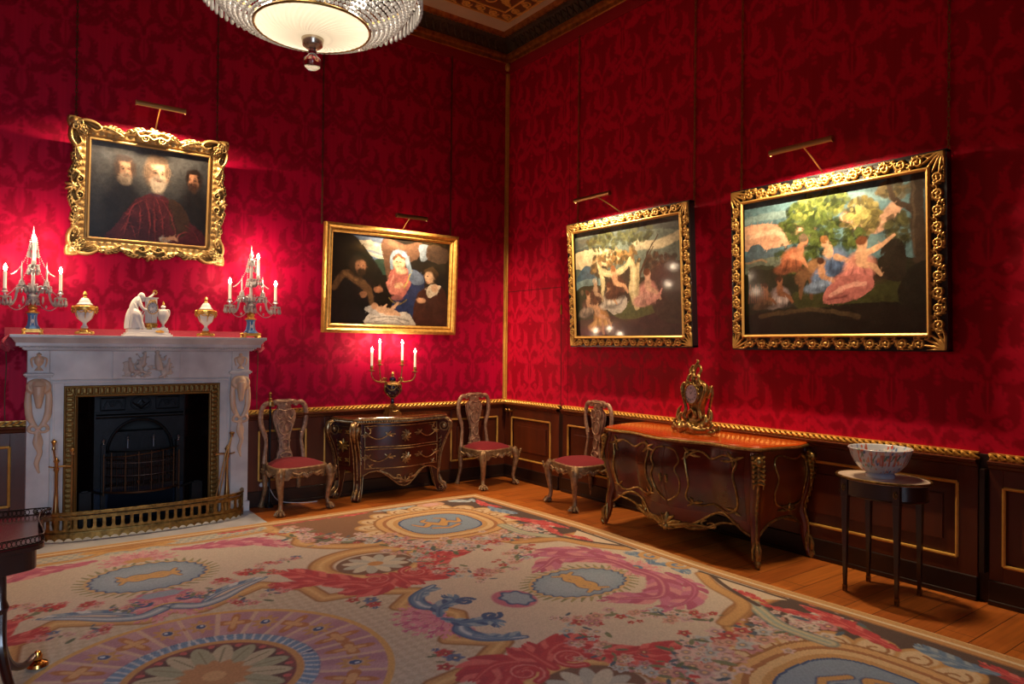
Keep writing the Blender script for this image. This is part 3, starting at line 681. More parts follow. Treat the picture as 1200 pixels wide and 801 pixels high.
cq.leaf([(2.86, .0), (2.96, .12), (2.9, .3)], .1, [BLUE, LBLUE], n=7); cq.stroke(spiral(3.0, .12, .1, .02, 0, 1.3), .02, GOLD)
cq.stroke([(3.02, .3), (3.02, 2.55)], .014, BROWN)
for o_, w_, c in ((.0, .05, (222, 186, 128)), (.055, .03, (204, 154, 88)), (.085, .014, (232, 212, 176)), (.115, .022, (196, 142, 78)), (.14, .008, (150, 100, 56))):
    cq.stroke([(QX - o_, -.1), (QX - o_, QY - o_)], w_, c); cq.stroke([(-.1, QY - o_), (QX - o_, QY - o_)], w_, c)
cq.C = cq.C * .88 + lin((176, 164, 160)) * .12
cq.mottle(.10)
full = np.concatenate([cq.C[:, :0:-1], cq.C], 1); full = np.concatenate([full[:0:-1], full], 0)
cf = Canvas(CX - QX, CX + QX, CY - QY, CY + QY, 1.0); cf.nx, cf.ny = full.shape[1], full.shape[0]
cf.xs = np.linspace(CX - QX, CX + QX, cf.nx); cf.ys = np.linspace(CY - QY, CY + QY, cf.ny); cf.C = full; cf.H = np.zeros(full.shape[:2]); cf.A = cf.H.copy()
M_CARPET, _, _, _ = mat_attr('carpet_wool', rough=0.92, sheen=0.1, spec=0.1, bump=(160, 0.003))
def cpt(X, Y, H):
    e = np.minimum(np.minimum(X - (CX - QX), CX + QX - X), np.minimum(Y - (CY - QY), CY + QY - Y))
    cor = np.clip(1 - np.hypot(CX + QX - X, CY + QY - Y) / .5, 0, 1)
    return X - cor * .03 + .03 * np.sin(Y * 2.1) * (X > CX + QX - .4) * np.clip((X - (CX + QX - .4)) / .4, 0, 1), Y - cor * .03, 0.012 - 0.01 * np.clip(1 - e / .015, 0, 1)
o = cf.mesh('carpet', M_CARPET, cpt)
tag(o, 'large cream wool carpet with blue oval medallions and red scrolling leaves on the wood floor', 'carpet')
# ------------------------------------------------------------------ pictures
M_PAINT, _, _, _ = mat_attr('oil_paint_varnished', rough=0.3, coat=0.5, bump=(220, 0.0012), spec=0.4)
M_FRAME, _a, _b, _L = mat_attr('carved_gilding', rough=0.5, rough_hi=0.33)
_L.new(_a.outputs['Alpha'], _b.inputs['Metallic'])
M_EBON = mat('ebonised_wood', (22, 22, 28), 0.35, coat=0.3)
GOLDM, GOLDS = (232, 186, 104), (120, 76, 30)

def frame_relief(c, parent, depth, mask=None, y0=-0.03, name='frame'):
    g = np.clip(c.H / 1.0, 0, 1)
    return c.mesh(name, M_FRAME, lambda X, Y, H: (X, y0 - H, Y), parent, mask=mask, scale_h=depth)

def plain_frame(parent, W, H, w_):       # B: a broad plain gilt moulding
    prof = [(0, 0.0), (0, 0.055), (0.012, 0.07), (0.03, 0.072), (0.045, 0.058), (0.055, 0.04), (0.062, 0.043), (0.07, 0.043), (0.078, 0.03), (w_, 0.022), (w_, 0.0)]
    b = MB()
    for i in range(len(prof) - 1):
        (o0, d0), (o1, d1) = prof[i], prof[i + 1]
        for (ax, az, bx_, bz) in ((0, 0, 1, 0), (1, 0, 1, 1), (1, 1, 0, 1), (0, 1, 0, 0)):
            def P(u, v, o, d): return ((-W / 2 + o) if u == 0 else (W / 2 - o), -d, o if v == 0 else H - o)
            b.add([P(ax, az, o0, d0), P(bx_, bz, o0, d0), P(bx_, bz, o1, d1), P(ax, az, o1, d1)], [(0, 1, 2, 3)])
    return b.build('frame', M_GILT, parent, smooth=False)

def openwork_frame(parent, W, H, w_):    # C, D: gilt scrolling foliage on an ebonised ground
    e = 0.004; c = Canvas(-W / 2, W / 2, 0, H, e, base=(18, 16, 18)); c.A[:] = 0
    cl = w_ / 2 - 0.008
    def run(p0, p1, n, flip):
        p0 = np.array(p0); p1 = np.array(p1); d = (p1 - p0) / n; L_ = np.hypot(*d); a = math.atan2(d[1], d[0]); un = d / L_; nn = np.array([-un[1], un[0]])
        for i in range(n):
            m = p0 + d * (i + .5); s = 1 if i % 2 == 0 else -1
            c.stroke([tuple(m + un * x + nn * s * y) for x, y in spiral(.0, -.004, L_ * .36, .008, -2.6, -1.45, 26)], [.006, .009, .007], h=.8)
            q = m; c.ell(q[0], q[1], .012, .012, h=1)
            for (t, l, aa) in ((-.45, .5, .9), (-.2, .4, 1.5), (.1, .42, 2.0), (.35, .5, .5), (.45, .42, -.4), (-.4, .5, 2.4), (.0, .5, -1.3), (.25, .45, -1.9)):
                b0 = m + un * L_ * t + nn * s * (-.02 if t < 0 else .022); ang = a + s * aa
                b1 = b0 + np.array([math.cos(ang), math.sin(ang)]) * L_ * l * .5; b2 = b1 + np.array([math.cos(ang + s * .9), math.sin(ang + s * .9)]) * L_ * l * .35
                c.stroke(catmull([tuple(b0), tuple(b1), tuple(b2)], 4), [.004, .0085, .003], h=.75)
            c.leaf([tuple(m + un * L_ * x + nn * s * y) for x, y in ((-.5, -.035), (-.2, .03), (.15, .045), (.5, .03))], .028, None, n=6, h=.6)
    nx = int(round((W - 2 * w_) / .105)); nz = int(round((H - 2 * w_) / .105))
    run((-W / 2 + w_, cl), (W / 2 - w_, cl), nx, 1); run((-W / 2 + w_, H - cl), (W / 2 - w_, H - cl), nx, -1)
    run((-W / 2 + cl, w_), (-W / 2 + cl, H - w_), nz, 1); run((W / 2 - cl, w_), (W / 2 - cl, H - w_), nz, -1)
    for sx in (-1, 1):
        for z0, sz in ((0, 1), (H, -1)):
            ox, oz = sx * W / 2, z0
            for k in range(6):
                a = math.atan2(sz, -sx) + (k - 2.5) * .28
                c.stroke(catmull([(ox - sx * .01, oz + sz * .01), (ox + .07 * math.cos(a), oz + .07 * math.sin(a)), (ox + .15 * math.cos(a + .1), oz + .15 * math.sin(a + .1))], 4), [.005, .013, .004], h=.8)
    X, Y = np.meshgrid(c.xs, c.ys); dd = np.minimum(np.minimum(X + W / 2, W / 2 - X), np.minimum(Y, H - Y))
    c.H *= (dd < w_ - .014) * (dd > .004)
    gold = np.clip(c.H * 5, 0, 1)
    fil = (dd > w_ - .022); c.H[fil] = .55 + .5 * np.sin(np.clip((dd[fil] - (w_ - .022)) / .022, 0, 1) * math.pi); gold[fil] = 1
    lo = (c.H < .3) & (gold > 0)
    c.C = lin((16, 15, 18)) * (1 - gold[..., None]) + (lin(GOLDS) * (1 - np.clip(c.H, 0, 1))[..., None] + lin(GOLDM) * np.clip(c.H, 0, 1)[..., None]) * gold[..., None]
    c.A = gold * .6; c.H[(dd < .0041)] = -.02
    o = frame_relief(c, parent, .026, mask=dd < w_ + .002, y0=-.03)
    b = MB()
    for (x0, x1, z0, z1) in ((-W / 2 - .004, W / 2 + .004, -.004, .012), (-W / 2 - .004, W / 2 + .004, H - .012, H + .004), (-W / 2 - .004, -W / 2 + .012, 0, H), (W / 2 - .012, W / 2 + .004, 0, H)):
        b.box(x0, x1, -.034, .03, z0, z1)
    b.box(-W / 2 + .01, W / 2 - .01, .0, .028, .01, H - .01)
    b.build('frame_box', M_EBON, parent, smooth=False)
    return o

def rococo_frame(parent, W, H, w_):      # A: swept gilt frame with corner and centre cartouches
    ex = .05; e = 0.004; c = Canvas(-W / 2 - ex, W / 2 + ex, -ex, H + ex, e, base=GOLDM)
    X, Y = np.meshgrid(c.xs, c.ys); cx, cz = X / (W / 2), (Y - H / 2) / (H / 2)
    def sweep(t): return .012 * np.cos(t * math.pi * 2) + .018 * np.exp(-(t / .16) ** 2) + .044 * np.exp(-((np.abs(t) - 1) / .22) ** 2) - .02
    ox = W / 2 + sweep(np.clip(cz, -1.1, 1.1)); oz = H / 2 + sweep(np.clip(cx, -1.1, 1.1))
    d = np.minimum(ox - np.abs(X), oz - np.abs(Y - H / 2))
    din = np.maximum(np.abs(X) - (W / 2 - w_), np.abs(Y - H / 2) - (H / 2 - w_))      # distance out from the sight edge
    t = np.clip(din / w_, 0, 1.2)
    base = .25 + .35 * np.sin(np.clip(t * 1.1, 0, 1) * math.pi) * (t > .25) + .3 * (t < .12) + .5 * np.exp(-((d - .012) / .012) ** 2)
    s_ = np.where(np.abs(X) / (W / 2) > np.abs(Y - H / 2) / (H / 2), Y, X)
    base += .08 * np.sin(s_ * 120) * (t > .3) * (t < .75)
    c.H = base * (d > 0)
    ed = []
    for s in (-1, 1):
        for (px, pz, ux, uz) in ((0, 0, 1, 0), (0, H, 1, 0), (-W / 2, H / 2, 0, 1), (W / 2, H / 2, 0, 1)):
            inx = 0 if ux else -np.sign(px); inz = (1 if pz == 0 else -1) if ux else 0
            P = lambda u, v: (px + ux * u * s + inx * v, pz + uz * u * s + inz * v)
            c.stroke([P(u, v) for u, v in catmull([(.0, .06), (.05, .035), (.1, .05), (.12, .02), (.09, .005)], 5)], [.012, .016, .008], h=1.5)
            c.leaf([P(.02, .0), P(.09, .0), P(.2, .03)], .045, None, n=6, h=1.2)
            c.leaf([P(.22, .07), P(.3, .03), P(.4, .02)], .04, None, n=5, h=1.1)
            c.stroke([P(u, v) for u, v in spiral(.06, .055, .03, .006, 0, 1.3)], .008, h=1.5)
        for (z0, sz) in ((0, 1), (H, -1)):
            Px = lambda u, v: (s * (W / 2 - u), z0 + sz * v)
            for A_ in (lambda u, v: Px(u, v), lambda u, v: Px(v, u)):
                c.stroke([A_(u, v) for u, v in catmull([(.02, .03), (.07, -.008), (.14, -.006), (.19, .03), (.16, .06), (.12, .045)], 5)], [.018, .016, .007], h=1.6)
                c.leaf([A_(.0, .0), A_(.04, .06), A_(.1, .1)], .05, None, n=6, h=1.3)
                c.leaf([A_(.2, .02), A_(.28, .02), A_(.36, .05)], .045, None, n=6, h=1.1)
                c.stroke([A_(u, v) for u, v in spiral(.05, .02, .032, .006, 1, 1.4)], .009, h=1.7)
            c.ell(*Px(.01, .01), .035, .035, 0, h=1.6)
    for (px, pz) in ((0, .01), (0, H - .01), (-W / 2 + .01, H / 2), (W / 2 - .01, H / 2)):
        c.ell(px, pz, .045, .045, 0, lobes=7, amp=.2, h=1.8)
    din_ok = din > -.001
    c.H *= din_ok
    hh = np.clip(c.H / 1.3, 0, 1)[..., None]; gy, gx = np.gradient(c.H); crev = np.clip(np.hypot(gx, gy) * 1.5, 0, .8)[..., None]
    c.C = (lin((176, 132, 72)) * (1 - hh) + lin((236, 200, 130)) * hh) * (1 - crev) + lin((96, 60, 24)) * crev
    c.A[:] = .5
    mask = (c.H > .05)
    return frame_relief(c, parent, .042, mask=mask, y0=-.012)

def canvas_for(W, H, w_, res=.004, base=(20, 18, 16)):
    c = Canvas(-W / 2 + w_ - .004, W / 2 - w_ + .004, w_ - .004, H - w_ + .004, res, base); c.warp(.008, .05, 4); return c
def fnoise(c, cell, seed):
    r = np.random.RandomState(seed); gx = int((c.xs[-1] - c.xs[0]) / cell) + 3; gy = int((c.ys[-1] - c.ys[0]) / cell) + 3
    g = r.uniform(-1, 1, (gy, gx)); ux = np.linspace(0, gx - 1.001, c.nx); uy = np.linspace(0, gy - 1.001, c.ny)
    a = g[:, ux.astype(int)] * (1 - ux % 1) + g[:, ux.astype(int) + 1] * (ux % 1)
    return a[uy.astype(int)] * (1 - (uy % 1))[:, None] + a[uy.astype(int) + 1] * (uy % 1)[:, None]
def put_canvas(c, parent, out=-.016):
    # aged oil paint: dabs of the brush, uneven glazes
    r = random.Random(5); c.wx = None; W_, H_ = c.xs[-1] - c.xs[0], c.ys[-1] - c.ys[0]
    for i in range(2600):
        x, y = c.xs[0] + r.random() * W_, c.ys[0] + r.random() * H_; q = c.C[min(c.ny - 1, int((y - c.ys[0]) / c.ry)), min(c.nx - 1, int((x - c.xs[0]) / c.rx))].copy()
        a = 2.2 * math.sin(x * 9) + 1.6 * math.cos(y * 11) + r.uniform(-.5, .5); l = r.uniform(.006, .022); k = r.uniform(.62, 1.35); w_ = r.uniform(.0025, .006)
        P = [(x - l * math.cos(a), y - l * math.sin(a)), (x + l * math.cos(a), y + l * math.sin(a))]
        cc_ = q * k; s8 = np.where(cc_ <= .0031308, cc_ * 12.92, 1.055 * np.clip(cc_, 0, 1) ** (1 / 2.4) - .055) * 255
        c.stroke(P, w_, tuple(np.clip(s8, 0, 255)), op=.36)
    n = .16 * fnoise(c, .09, 1) + .16 * fnoise(c, .03, 2) + .14 * fnoise(c, .012, 3)
    k = np.clip(.70 + n, .3, 1.2)[..., None]; g_ = c.C.mean(-1, keepdims=True)
    c.C = (c.C * .82 + g_ * .18 * np.array((1.1, 1.0, .8))) * k
    c.mottle(.05, 9); c.wx = None
    return c.mesh('canvas', M_PAINT, lambda X, Y, H: (X, X * 0 + out, Y), parent)
def grad(c, top, bot, power=1.0):
    t = np.linspace(0, 1, c.ny)[:, None, None] ** power; c.C = lin(bot) * (1 - t) + lin(top) * t + c.C * 0

class UV:       # paint with fractions of the sight size, v measured downwards
    def __init__(s, c): s.c = c; s.w = c.xs[-1] - c.xs[0]; s.h = c.ys[-1] - c.ys[0]
    def p(s, u, v): return (c_x(s, u), s.c.ys[-1] - v * s.h)
    def e(s, u, v, a, b, col, rot=0, soft=.35, op=1, **k): x, y = s.p(u, v); s.c.ell(x, y, a * s.w, b * s.h, rot, col, soft=soft, op=op, **k)
    def s_(s, pts, w_, col, **k): s.c.stroke(catmull([s.p(*q) for q in pts], 5), np.atleast_1d(w_) * s.w, col, **k)
    def g(s, pts, col, op=1, n=4): s.c.poly(catmull([s.p(*q) for q in pts], n, True), col, op)
    def figure(s, u, v, k, body, skin, hair, lean=0.0, cloth2=None):
        """a small seated or leaning figure: mantle, torso, arm, head"""
        s.e(u, v, .07 * k, .09 * k, body, rot=lean); s.e(u - .03 * k, v + .05 * k, .09 * k, .05 * k, cloth2 or body, rot=.2)
        s.s_([(u, v - .03 * k), (u + .06 * k, v - .0 * k), (u + .09 * k, v + .05 * k)], [.016 * k, .012 * k, .008 * k], skin)
        s.e(u + lean * .1 * k, v - .07 * k, .026 * k, .05 * k, skin); s.e(u + lean * .15 * k, v - .135 * k, .022 * k, .036 * k, skin)
        s.e(u + lean * .15 * k - .006, v - .155 * k, .024 * k, .028 * k, hair)
        cc = cloth2 or body
        for i in range(5):
            f_ = (.6 if i % 2 else 1.25); s.s_([(u - .05 * k + i * .022 * k, v - .01 * k), (u - .06 * k + i * .028 * k, v + .04 * k), (u - .08 * k + i * .034 * k, v + .085 * k)], [.002 * k, .006 * k, .002 * k], tuple(min(255, int(q * f_)) for q in cc), op=.55)
        s.e(u + .02 * k, v + .075 * k, .08 * k, .025 * k, tuple(int(q * .4) for q in cc), soft=.9, op=.6)
def c_x(s, u): return s.c.xs[0] + u * s.w
def foliage(U, u, v, a, b, n, cols, seed):
    r = random.Random(seed)
    for i in range(n):
        t = r.uniform(0, 6.28); q = math.sqrt(r.random()); z = r.uniform(.010, .026)
        U.e(u + a * q * math.cos(t), v + b * q * math.sin(t), z, z * .9, cols[min(len(cols) - 1, int(r.random() * len(cols)))], rot=t, soft=.3, op=.75)

def head(U, u, v, k, skin, hair, beard, turn):
    d = lambda c_, f_: tuple(int(max(0, min(255, q * f_))) for q in c_)
    U.e(u - .01 * turn, v - .015, .082 * k, .125 * k, hair, soft=.5)
    U.e(u, v, .06 * k, .105 * k, skin, soft=.35); U.e(u - .03 * k * turn, v + .01, .035 * k, .09 * k, d(skin, .5), soft=.9, op=.65); U.e(u + .008 * turn, v - .05 * k, .04 * k, .035 * k, d(skin, 1.12), soft=.8, op=.7)
    for s in (-1, 1):
        U.e(u + s * .024 * k + .008 * turn, v - .012 * k, .017 * k, .014 * k, d(skin, .45), soft=.9, op=.8); U.e(u + s * .024 * k + .008 * turn, v - .010 * k, .007 * k, .006 * k, (30, 20, 18), soft=.6)
        U.s_([(u + s * .04 * k + .008 * turn, v - .028 * k), (u + s * .02 * k + .008 * turn, v - .036 * k)], .004 * k, d(hair, .6), op=.7)
    U.s_([(u + .006 * turn, v - .02 * k), (u + .016 * k * turn, v + .028 * k)], [.004 * k, .009 * k], d(skin, 1.1), op=.7); U.s_([(u - .004 * turn, v - .01 * k), (u + .004 * turn, v + .034 * k)], .005 * k, d(skin, .55), op=.55)
    U.e(u + .004 * turn, v + .085 * k, .052 * k, .065 * k, beard, soft=.5); U.e(u + .008 * turn, v + .05 * k, .036 * k, .014 * k, d(beard, .8), soft=.6); U.s_([(u - .012 * k, v + .058 * k), (u + .022 * k, v + .058 * k)], .004 * k, (120, 60, 50), op=.8)
    for i in range(9): U.s_([(u + (i - 4) * .010 * k, v + .10 * k), (u + (i - 4) * .008 * k + .004, v + .145 * k)], [.003 * k, .001], d(beard, 1.15 if i % 2 else .8), op=.3)
    U.e(u - .004 * turn, v - .118 * k, .062 * k, .04 * k, hair, soft=.5); U.e(u - .058 * k, v - .04 * k, .016 * k, .08 * k, hair, soft=.6); U.e(u + .062 * k, v - .04 * k, .014 * k, .07 * k, hair, soft=.6)
    for s in (-1, 1):
        for i in range(4): U.s_([(u + s * .03 * k, v - .11 * k), (u + s * (.066 + .006 * i) * k, v - .05 * k), (u + s * (.062 + .005 * i) * k, v + .04 * k)], .003 * k, d(hair, 1.3 if i % 2 else .6), op=.4)
def paint_portrait(c):
    U = UV(c); grad(c, (64, 66, 72), (24, 21, 24)); U.e(.25, .15, .5, .3, (92, 90, 88), soft=1.4, op=.5)
    for u, v, k, w_ in ((.27, .62, 1, .17), (.87, .62, 1, .15)): U.e(u, v + .12, w_, .42, (30, 26, 28), soft=.5)
    head(U, .28, .27, 1.0, (206, 150, 116), (78, 58, 46), (132, 114, 98), 1); head(U, .86, .29, .85, (190, 126, 92), (40, 27, 22), (58, 38, 30), -1)
    U.g([(.18, 1.02), (.25, .8), (.34, .6), (.46, .49), (.6, .48), (.74, .6), (.86, .76), (.98, .88), (.99, 1.02)], (82, 20, 32)); U.g([(.66, .52), (.76, .56), (.84, .74), (.78, .92), (.68, .8)], (62, 40, 28)); U.e(.45, .85, .13, .2, (56, 14, 26), soft=.9, op=.7)
    r = random.Random(2)
    for pts in ([(.28, .78), (.36, .62), (.45, .54)], [(.25, .92), (.33, .82), (.38, .98)], [(.46, .54), (.5, .76), (.49, .98)], [(.55, .54), (.6, .74), (.62, .95)], [(.6, .53), (.68, .7), (.72, .88)], [(.8, .78), (.88, .84), (.94, .95)], [(.7, .95), (.8, .86), (.9, .9)], [(.33, .68), (.31, .82), (.28, .95)], [(.4, .6), (.42, .76), (.4, .95)], [(.52, .56), (.54, .78), (.55, .98)]):
        U.s_(pts, [.002, .008, .002], (150, 40, 48), op=.6); U.s_([(p + .014, q + .01) for p, q in pts], [.002, .009, .003], (44, 10, 20), op=.6)
    head(U, .55, .27, 1.28, (222, 172, 140), (122, 98, 80), (176, 160, 144), 1)
    U.s_([(.49, .47), (.55, .50), (.61, .47)], .008, (60, 40, 60)); U.e(.63, .955, .045, .03, (186, 176, 170)); U.s_([(.62, .95), (.7, .93), (.74, .96)], [.012, .016, .008], (196, 140, 110))
def paint_family(c):
    U = UV(c); grad(c, (30, 24, 20), (16, 13, 12))
    U.g([(.1, -.02), (.44, -.02), (.43, .12), (.45, .28), (.38, .3), (.2, .18)], (96, 120, 158)); U.g([(.14, .06), (.42, .1), (.44, .24), (.34, .24), (.2, .14)], (186, 184, 172)); U.s_([(.12, .1), (.3, .08), (.42, .16)], .012, (216, 206, 186)); U.s_([(.2, .16), (.34, .18), (.43, .22)], .008, (120, 140, 170))
    U.g([(.34, .27), (.46, .27), (.46, .4), (.4, .42)], (38, 66, 56)); U.g([(.4, .02), (.6, .06), (.74, .02), (.72, .2), (.62, .3), (.5, .6), (.42, .3)], (96, 66, 50)); U.s_([(.46, .06), (.54, .1), (.62, .08)], .02, (120, 84, 62), op=.6)
    U.g([(.72, .06), (.82, .06), (.8, .2), (.74, .24)], (116, 134, 156)); U.g([(.8, .04), (.98, .08), (.96, .24), (.8, .22)], (84, 62, 50)); U.g([(.0, .1), (.16, .02), (.34, .28), (.4, .5), (.0, .55)], (20, 18, 15))
    # bearded man in fur collar, left
    U.g([(.0, .98), (.02, .62), (.1, .46), (.28, .46), (.36, .66), (.34, .98)], (22, 20, 24)); U.s_([(.02, .6), (.1, .45), (.2, .5), (.3, .62), (.33, .78)], [.02, .035, .02], (108, 74, 44)); U.s_([(.1, .44), (.2, .5)], .012, (142, 100, 60), op=.7)
    U.e(.21, .36, .075, .12, (50, 34, 24)); U.e(.225, .36, .042, .078, (176, 116, 82)); U.e(.235, .42, .035, .05, (60, 40, 28)); U.e(.213, .345, .008, .008, (40, 24, 18)); U.e(.243, .345, .008, .008, (40, 24, 18)); U.s_([(.232, .35), (.238, .38)], .003, (200, 140, 104))
    U.e(.255, .66, .03, .035, (176, 116, 80)); U.e(.375, .6, .035, .035, (170, 108, 74))
    # standing woman in rose with blue mantle, centre
    U.g([(.6, .42), (.68, .34), (.77, .44), (.76, .7), (.7, .98), (.52, .98), (.5, .74), (.6, .6)], (28, 48, 96)); U.g([(.5, .34), (.62, .33), (.66, .46), (.62, .62), (.56, .68), (.46, .58), (.46, .46)], (186, 98, 92)); U.s_([(.46, .52), (.5, .6), (.58, .58)], [.02, .03, .02], (204, 116, 104)); U.s_([(.5, .42), (.48, .54)], .006, (226, 150, 134), op=.7)
    U.g([(.64, .36), (.72, .36), (.77, .48), (.72, .52), (.64, .48)], (88, 108, 142)); U.s_([(.66, .36), (.63, .46), (.6, .56)], .006, (186, 160, 80))
    U.s_([(.485, .34), (.49, .22), (.53, .165), (.59, .2), (.63, .3), (.65, .38)], [.014, .026, .014], (120, 146, 172)); U.e(.545, .28, .05, .085, (222, 176, 140)); U.s_([(.5, .24), (.54, .19), (.59, .23)], .012, (116, 72, 44)); U.e(.57, .37, .05, .04, (220, 172, 138)); U.s_([(.52, .27), (.532, .27)], .004, (90, 56, 40)); U.s_([(.548, .275), (.562, .275)], .004, (90, 56, 40)); U.s_([(.535, .28), (.533, .305)], .003, (196, 146, 114)); U.e(.538, .325, .01, .006, (180, 84, 76))
    U.e(.55, .54, .04, .035, (214, 160, 122)); U.s_([(.52, .56), (.58, .53)], .008, (226, 178, 140)); U.e(.54, .68, .05, .03, (150, 84, 84)); U.s_([(.47, .68), (.54, .76), (.62, .7)], .005, (130, 110, 50))
    # kneeling woman in brown, right
    U.g([(.7, .7), (.76, .56), (.86, .52), (.96, .56), (1.0, .8), (1.0, 1.0), (.7, 1.0)], (72, 34, 26)); U.g([(.79, .6), (.83, .5), (.9, .5), (.93, .53), (.84, .66)], (222, 206, 184)); U.e(.87, .54, .035, .05, (222, 176, 140)); U.e(.83, .4, .058, .075, (66, 42, 26)); U.e(.815, .42, .04, .07, (224, 178, 142)); U.s_([(.78, .35), (.84, .32), (.89, .38)], .012, (84, 60, 36)); U.s_([(.795, .41), (.807, .412)], .004, (80, 50, 36)); U.s_([(.795, .43), (.793, .45)], .003, (190, 140, 110)); U.e(.805, .475, .009, .005, (176, 84, 74)); U.e(.75, .7, .04, .035, (214, 156, 118))
    # swaddled child on white linen
    U.g([(.28, .93), (.33, .86), (.5, .86), (.62, .84), (.68, .92), (.68, 1.0), (.3, 1.0)], (214, 206, 196)); U.s_([(.32, .93), (.46, .9), (.64, .94)], .006, (160, 152, 146)); U.s_([(.36, .97), (.5, .93), (.6, .98)], .005, (172, 164, 156)); U.g([(.27, .84), (.32, .78), (.4, .86), (.38, .9)], (182, 178, 176))
    U.e(.35, .79, .032, .036, (206, 150, 112)); U.s_([(.38, .82), (.46, .84), (.56, .87)], [.02, .028, .012], (222, 172, 134)); U.s_([(.48, .84), (.53, .77), (.55, .74)], [.014, .008], (220, 168, 130)); U.s_([(.4, .82), (.44, .78), (.45, .76)], [.01, .006], (220, 168, 130))
def landscape(c, sky):
    U = UV(c); grad(c, (70, 108, 122), (30, 34, 24))
    U.g([(-.02, .5), (.5, .44), (1.02, .5), (1.02, 1.02), (-.02, 1.02)], (44, 46, 30)); return U
def paint_grove(c):        # D
    U = landscape(c, 1)
    U.g([(-.02, -.02), (1.02, -.02), (1.02, .5), (-.02, .5)], (84, 130, 146)); U.g([(-.02, .18), (.3, .2), (.45, .26), (.3, .34), (-.02, .36)], (224, 168, 138)); U.s_([(.0, .14), (.2, .12), (.4, .16)], .02, (122, 160, 168)); U.s_([(.6, .22), (.75, .3), (.84, .2)], .035, (222, 170, 140)); U.s_([(.0, .27), (.14, .24), (.28, .27)], .012, (236, 190, 160))
    U.s_([(.5, .1), (.66, .08), (.8, .12)], .02, (110, 156, 170)); U.s_([(.66, .36), (.78, .4), (.9, .36)], .03, (100, 140, 150))
    U.g([(.0, .4), (.07, .31), (.14, .36), (.24, .37), (.3, .44), (.0, .48)], (76, 104, 122)); U.g([(.0, .45), (.3, .43), (.34, .56), (.0, .56)], (112, 128, 116)); U.g([(.02, .5), (.14, .48), (.24, .54), (.1, .58)], (54, 62, 44)); U.s_([(.0, .455), (.1, .44), (.14, .455)], .006, (170, 140, 110))
    U.g([(-.02, .56), (.3, .52), (1.02, .55), (1.02, 1.02), (-.02, 1.02)], (40, 42, 26)); U.g([(.3, .7), (.7, .64), (.98, .7), (.9, .84), (.4, .84)], (62, 66, 30)); U.g([(-.02, .85), (1.02, .8), (1.02, 1.02), (-.02, 1.02)], (34, 28, 20)); U.s_([(.1, .86), (.4, .82), (.66, .88)], .012, (84, 66, 42))
    dk = [(34, 46, 22), (52, 70, 30), (70, 92, 38), (92, 112, 46)]; md = [(70, 90, 36), (108, 124, 50), (150, 160, 70), (44, 60, 26)]; br = [(92, 84, 42), (126, 116, 54), (70, 66, 34), (160, 150, 80)]
    for s, a in ((.42, 0), (.52, .02)): U.s_([(s, .6), (s + .01, .4), (s - .01 + a, .2)], [.018, .012, .006], (48, 36, 22))
    foliage(U, .33, .42, .13, .14, 110, dk, 1); foliage(U, .34, .2, .1, .13, 120, dk, 2); foliage(U, .4, .12, .09, .1, 90, md, 3); foliage(U, .52, .1, .09, .1, 90, md, 4); foliage(U, .47, .26, .1, .12, 100, dk, 5); foliage(U, .49, .36, .08, .08, 60, dk, 9)
    foliage(U, .68, .22, .095, .13, 130, br, 6); foliage(U, .64, .36, .06, .07, 50, dk, 7); foliage(U, .66, .2, .05, .05, 24, [(190, 180, 100), (150, 146, 76)], 11)
    foliage(U, .86, .34, .055, .12, 70, [(46, 50, 26), (72, 74, 38), (96, 96, 54)], 8); U.g([(.78, .44), (.86, .4), (.9, .5), (.88, .66), (.78, .62)], (46, 38, 28)); foliage(U, .84, .08, .08, .05, 50, [(88, 78, 48), (120, 104, 66), (52, 50, 32)], 10)
    U.s_([(.82, .0), (.84, .14), (.95, .24)], [.008, .012, .02], (66, 50, 36)); U.s_([(.95, -.02), (.95, .3), (.97, .6), (.95, .75)], [.03, .034, .045], (66, 52, 40)); U.s_([(.93, .0), (.935, .5)], .006, (104, 86, 66), op=.5)
    U.g([(.9, .6), (1.02, .56), (1.02, .85), (.86, .8)], (34, 32, 22))
    sk = (226, 172, 134); hr = (70, 40, 24)
    U.e(.385, .56, .07, .045, (132, 92, 58), rot=.3); U.s_([(.42, .54), (.36, .6), (.35, .74)], [.03, .02, .008], (112, 76, 48)); U.s_([(.4, .6), (.41, .74)], .01, (104, 70, 44)); U.e(.45, .52, .07, .05, (146, 104, 66)); U.e(.33, .6, .02, .035, (110, 74, 48))
    U.figure(.3, .46, .95, (196, 110, 74), (206, 134, 96), (110, 90, 74), lean=.5, cloth2=(150, 80, 50)); U.figure(.22, .72, .85, (150, 130, 140), (150, 92, 62), hr, cloth2=(186, 170, 178)); U.figure(.13, .74, .7, (104, 76, 54), (140, 88, 58), hr)
    U.figure(.55, .5, 1.0, (96, 124, 168), sk, (150, 98, 50), lean=-.4, cloth2=(70, 100, 150)); U.figure(.47, .62, .85, (84, 116, 166), (196, 140, 104), hr, cloth2=(116, 146, 190)); U.figure(.67, .56, 1.15, (206, 130, 116), sk, (120, 66, 34), lean=.1, cloth2=(210, 118, 118))
    U.g([(.5, .68), (.6, .6), (.72, .62), (.74, .7), (.62, .78), (.48, .78)], (190, 104, 104)); U.s_([(.52, .73), (.62, .67), (.7, .66)], .01, (226, 158, 148)); U.s_([(.5, .76), (.6, .74)], .006, (150, 70, 76)); U.s_([(.7, .46), (.77, .43), (.84, .37)], [.018, .012, .007], sk)
    for i in range(9): U.s_([(.02 + i * .014, .75), (.03 + i * .012, .62 + (i % 3) * .02)], .004, (110, 66, 44))
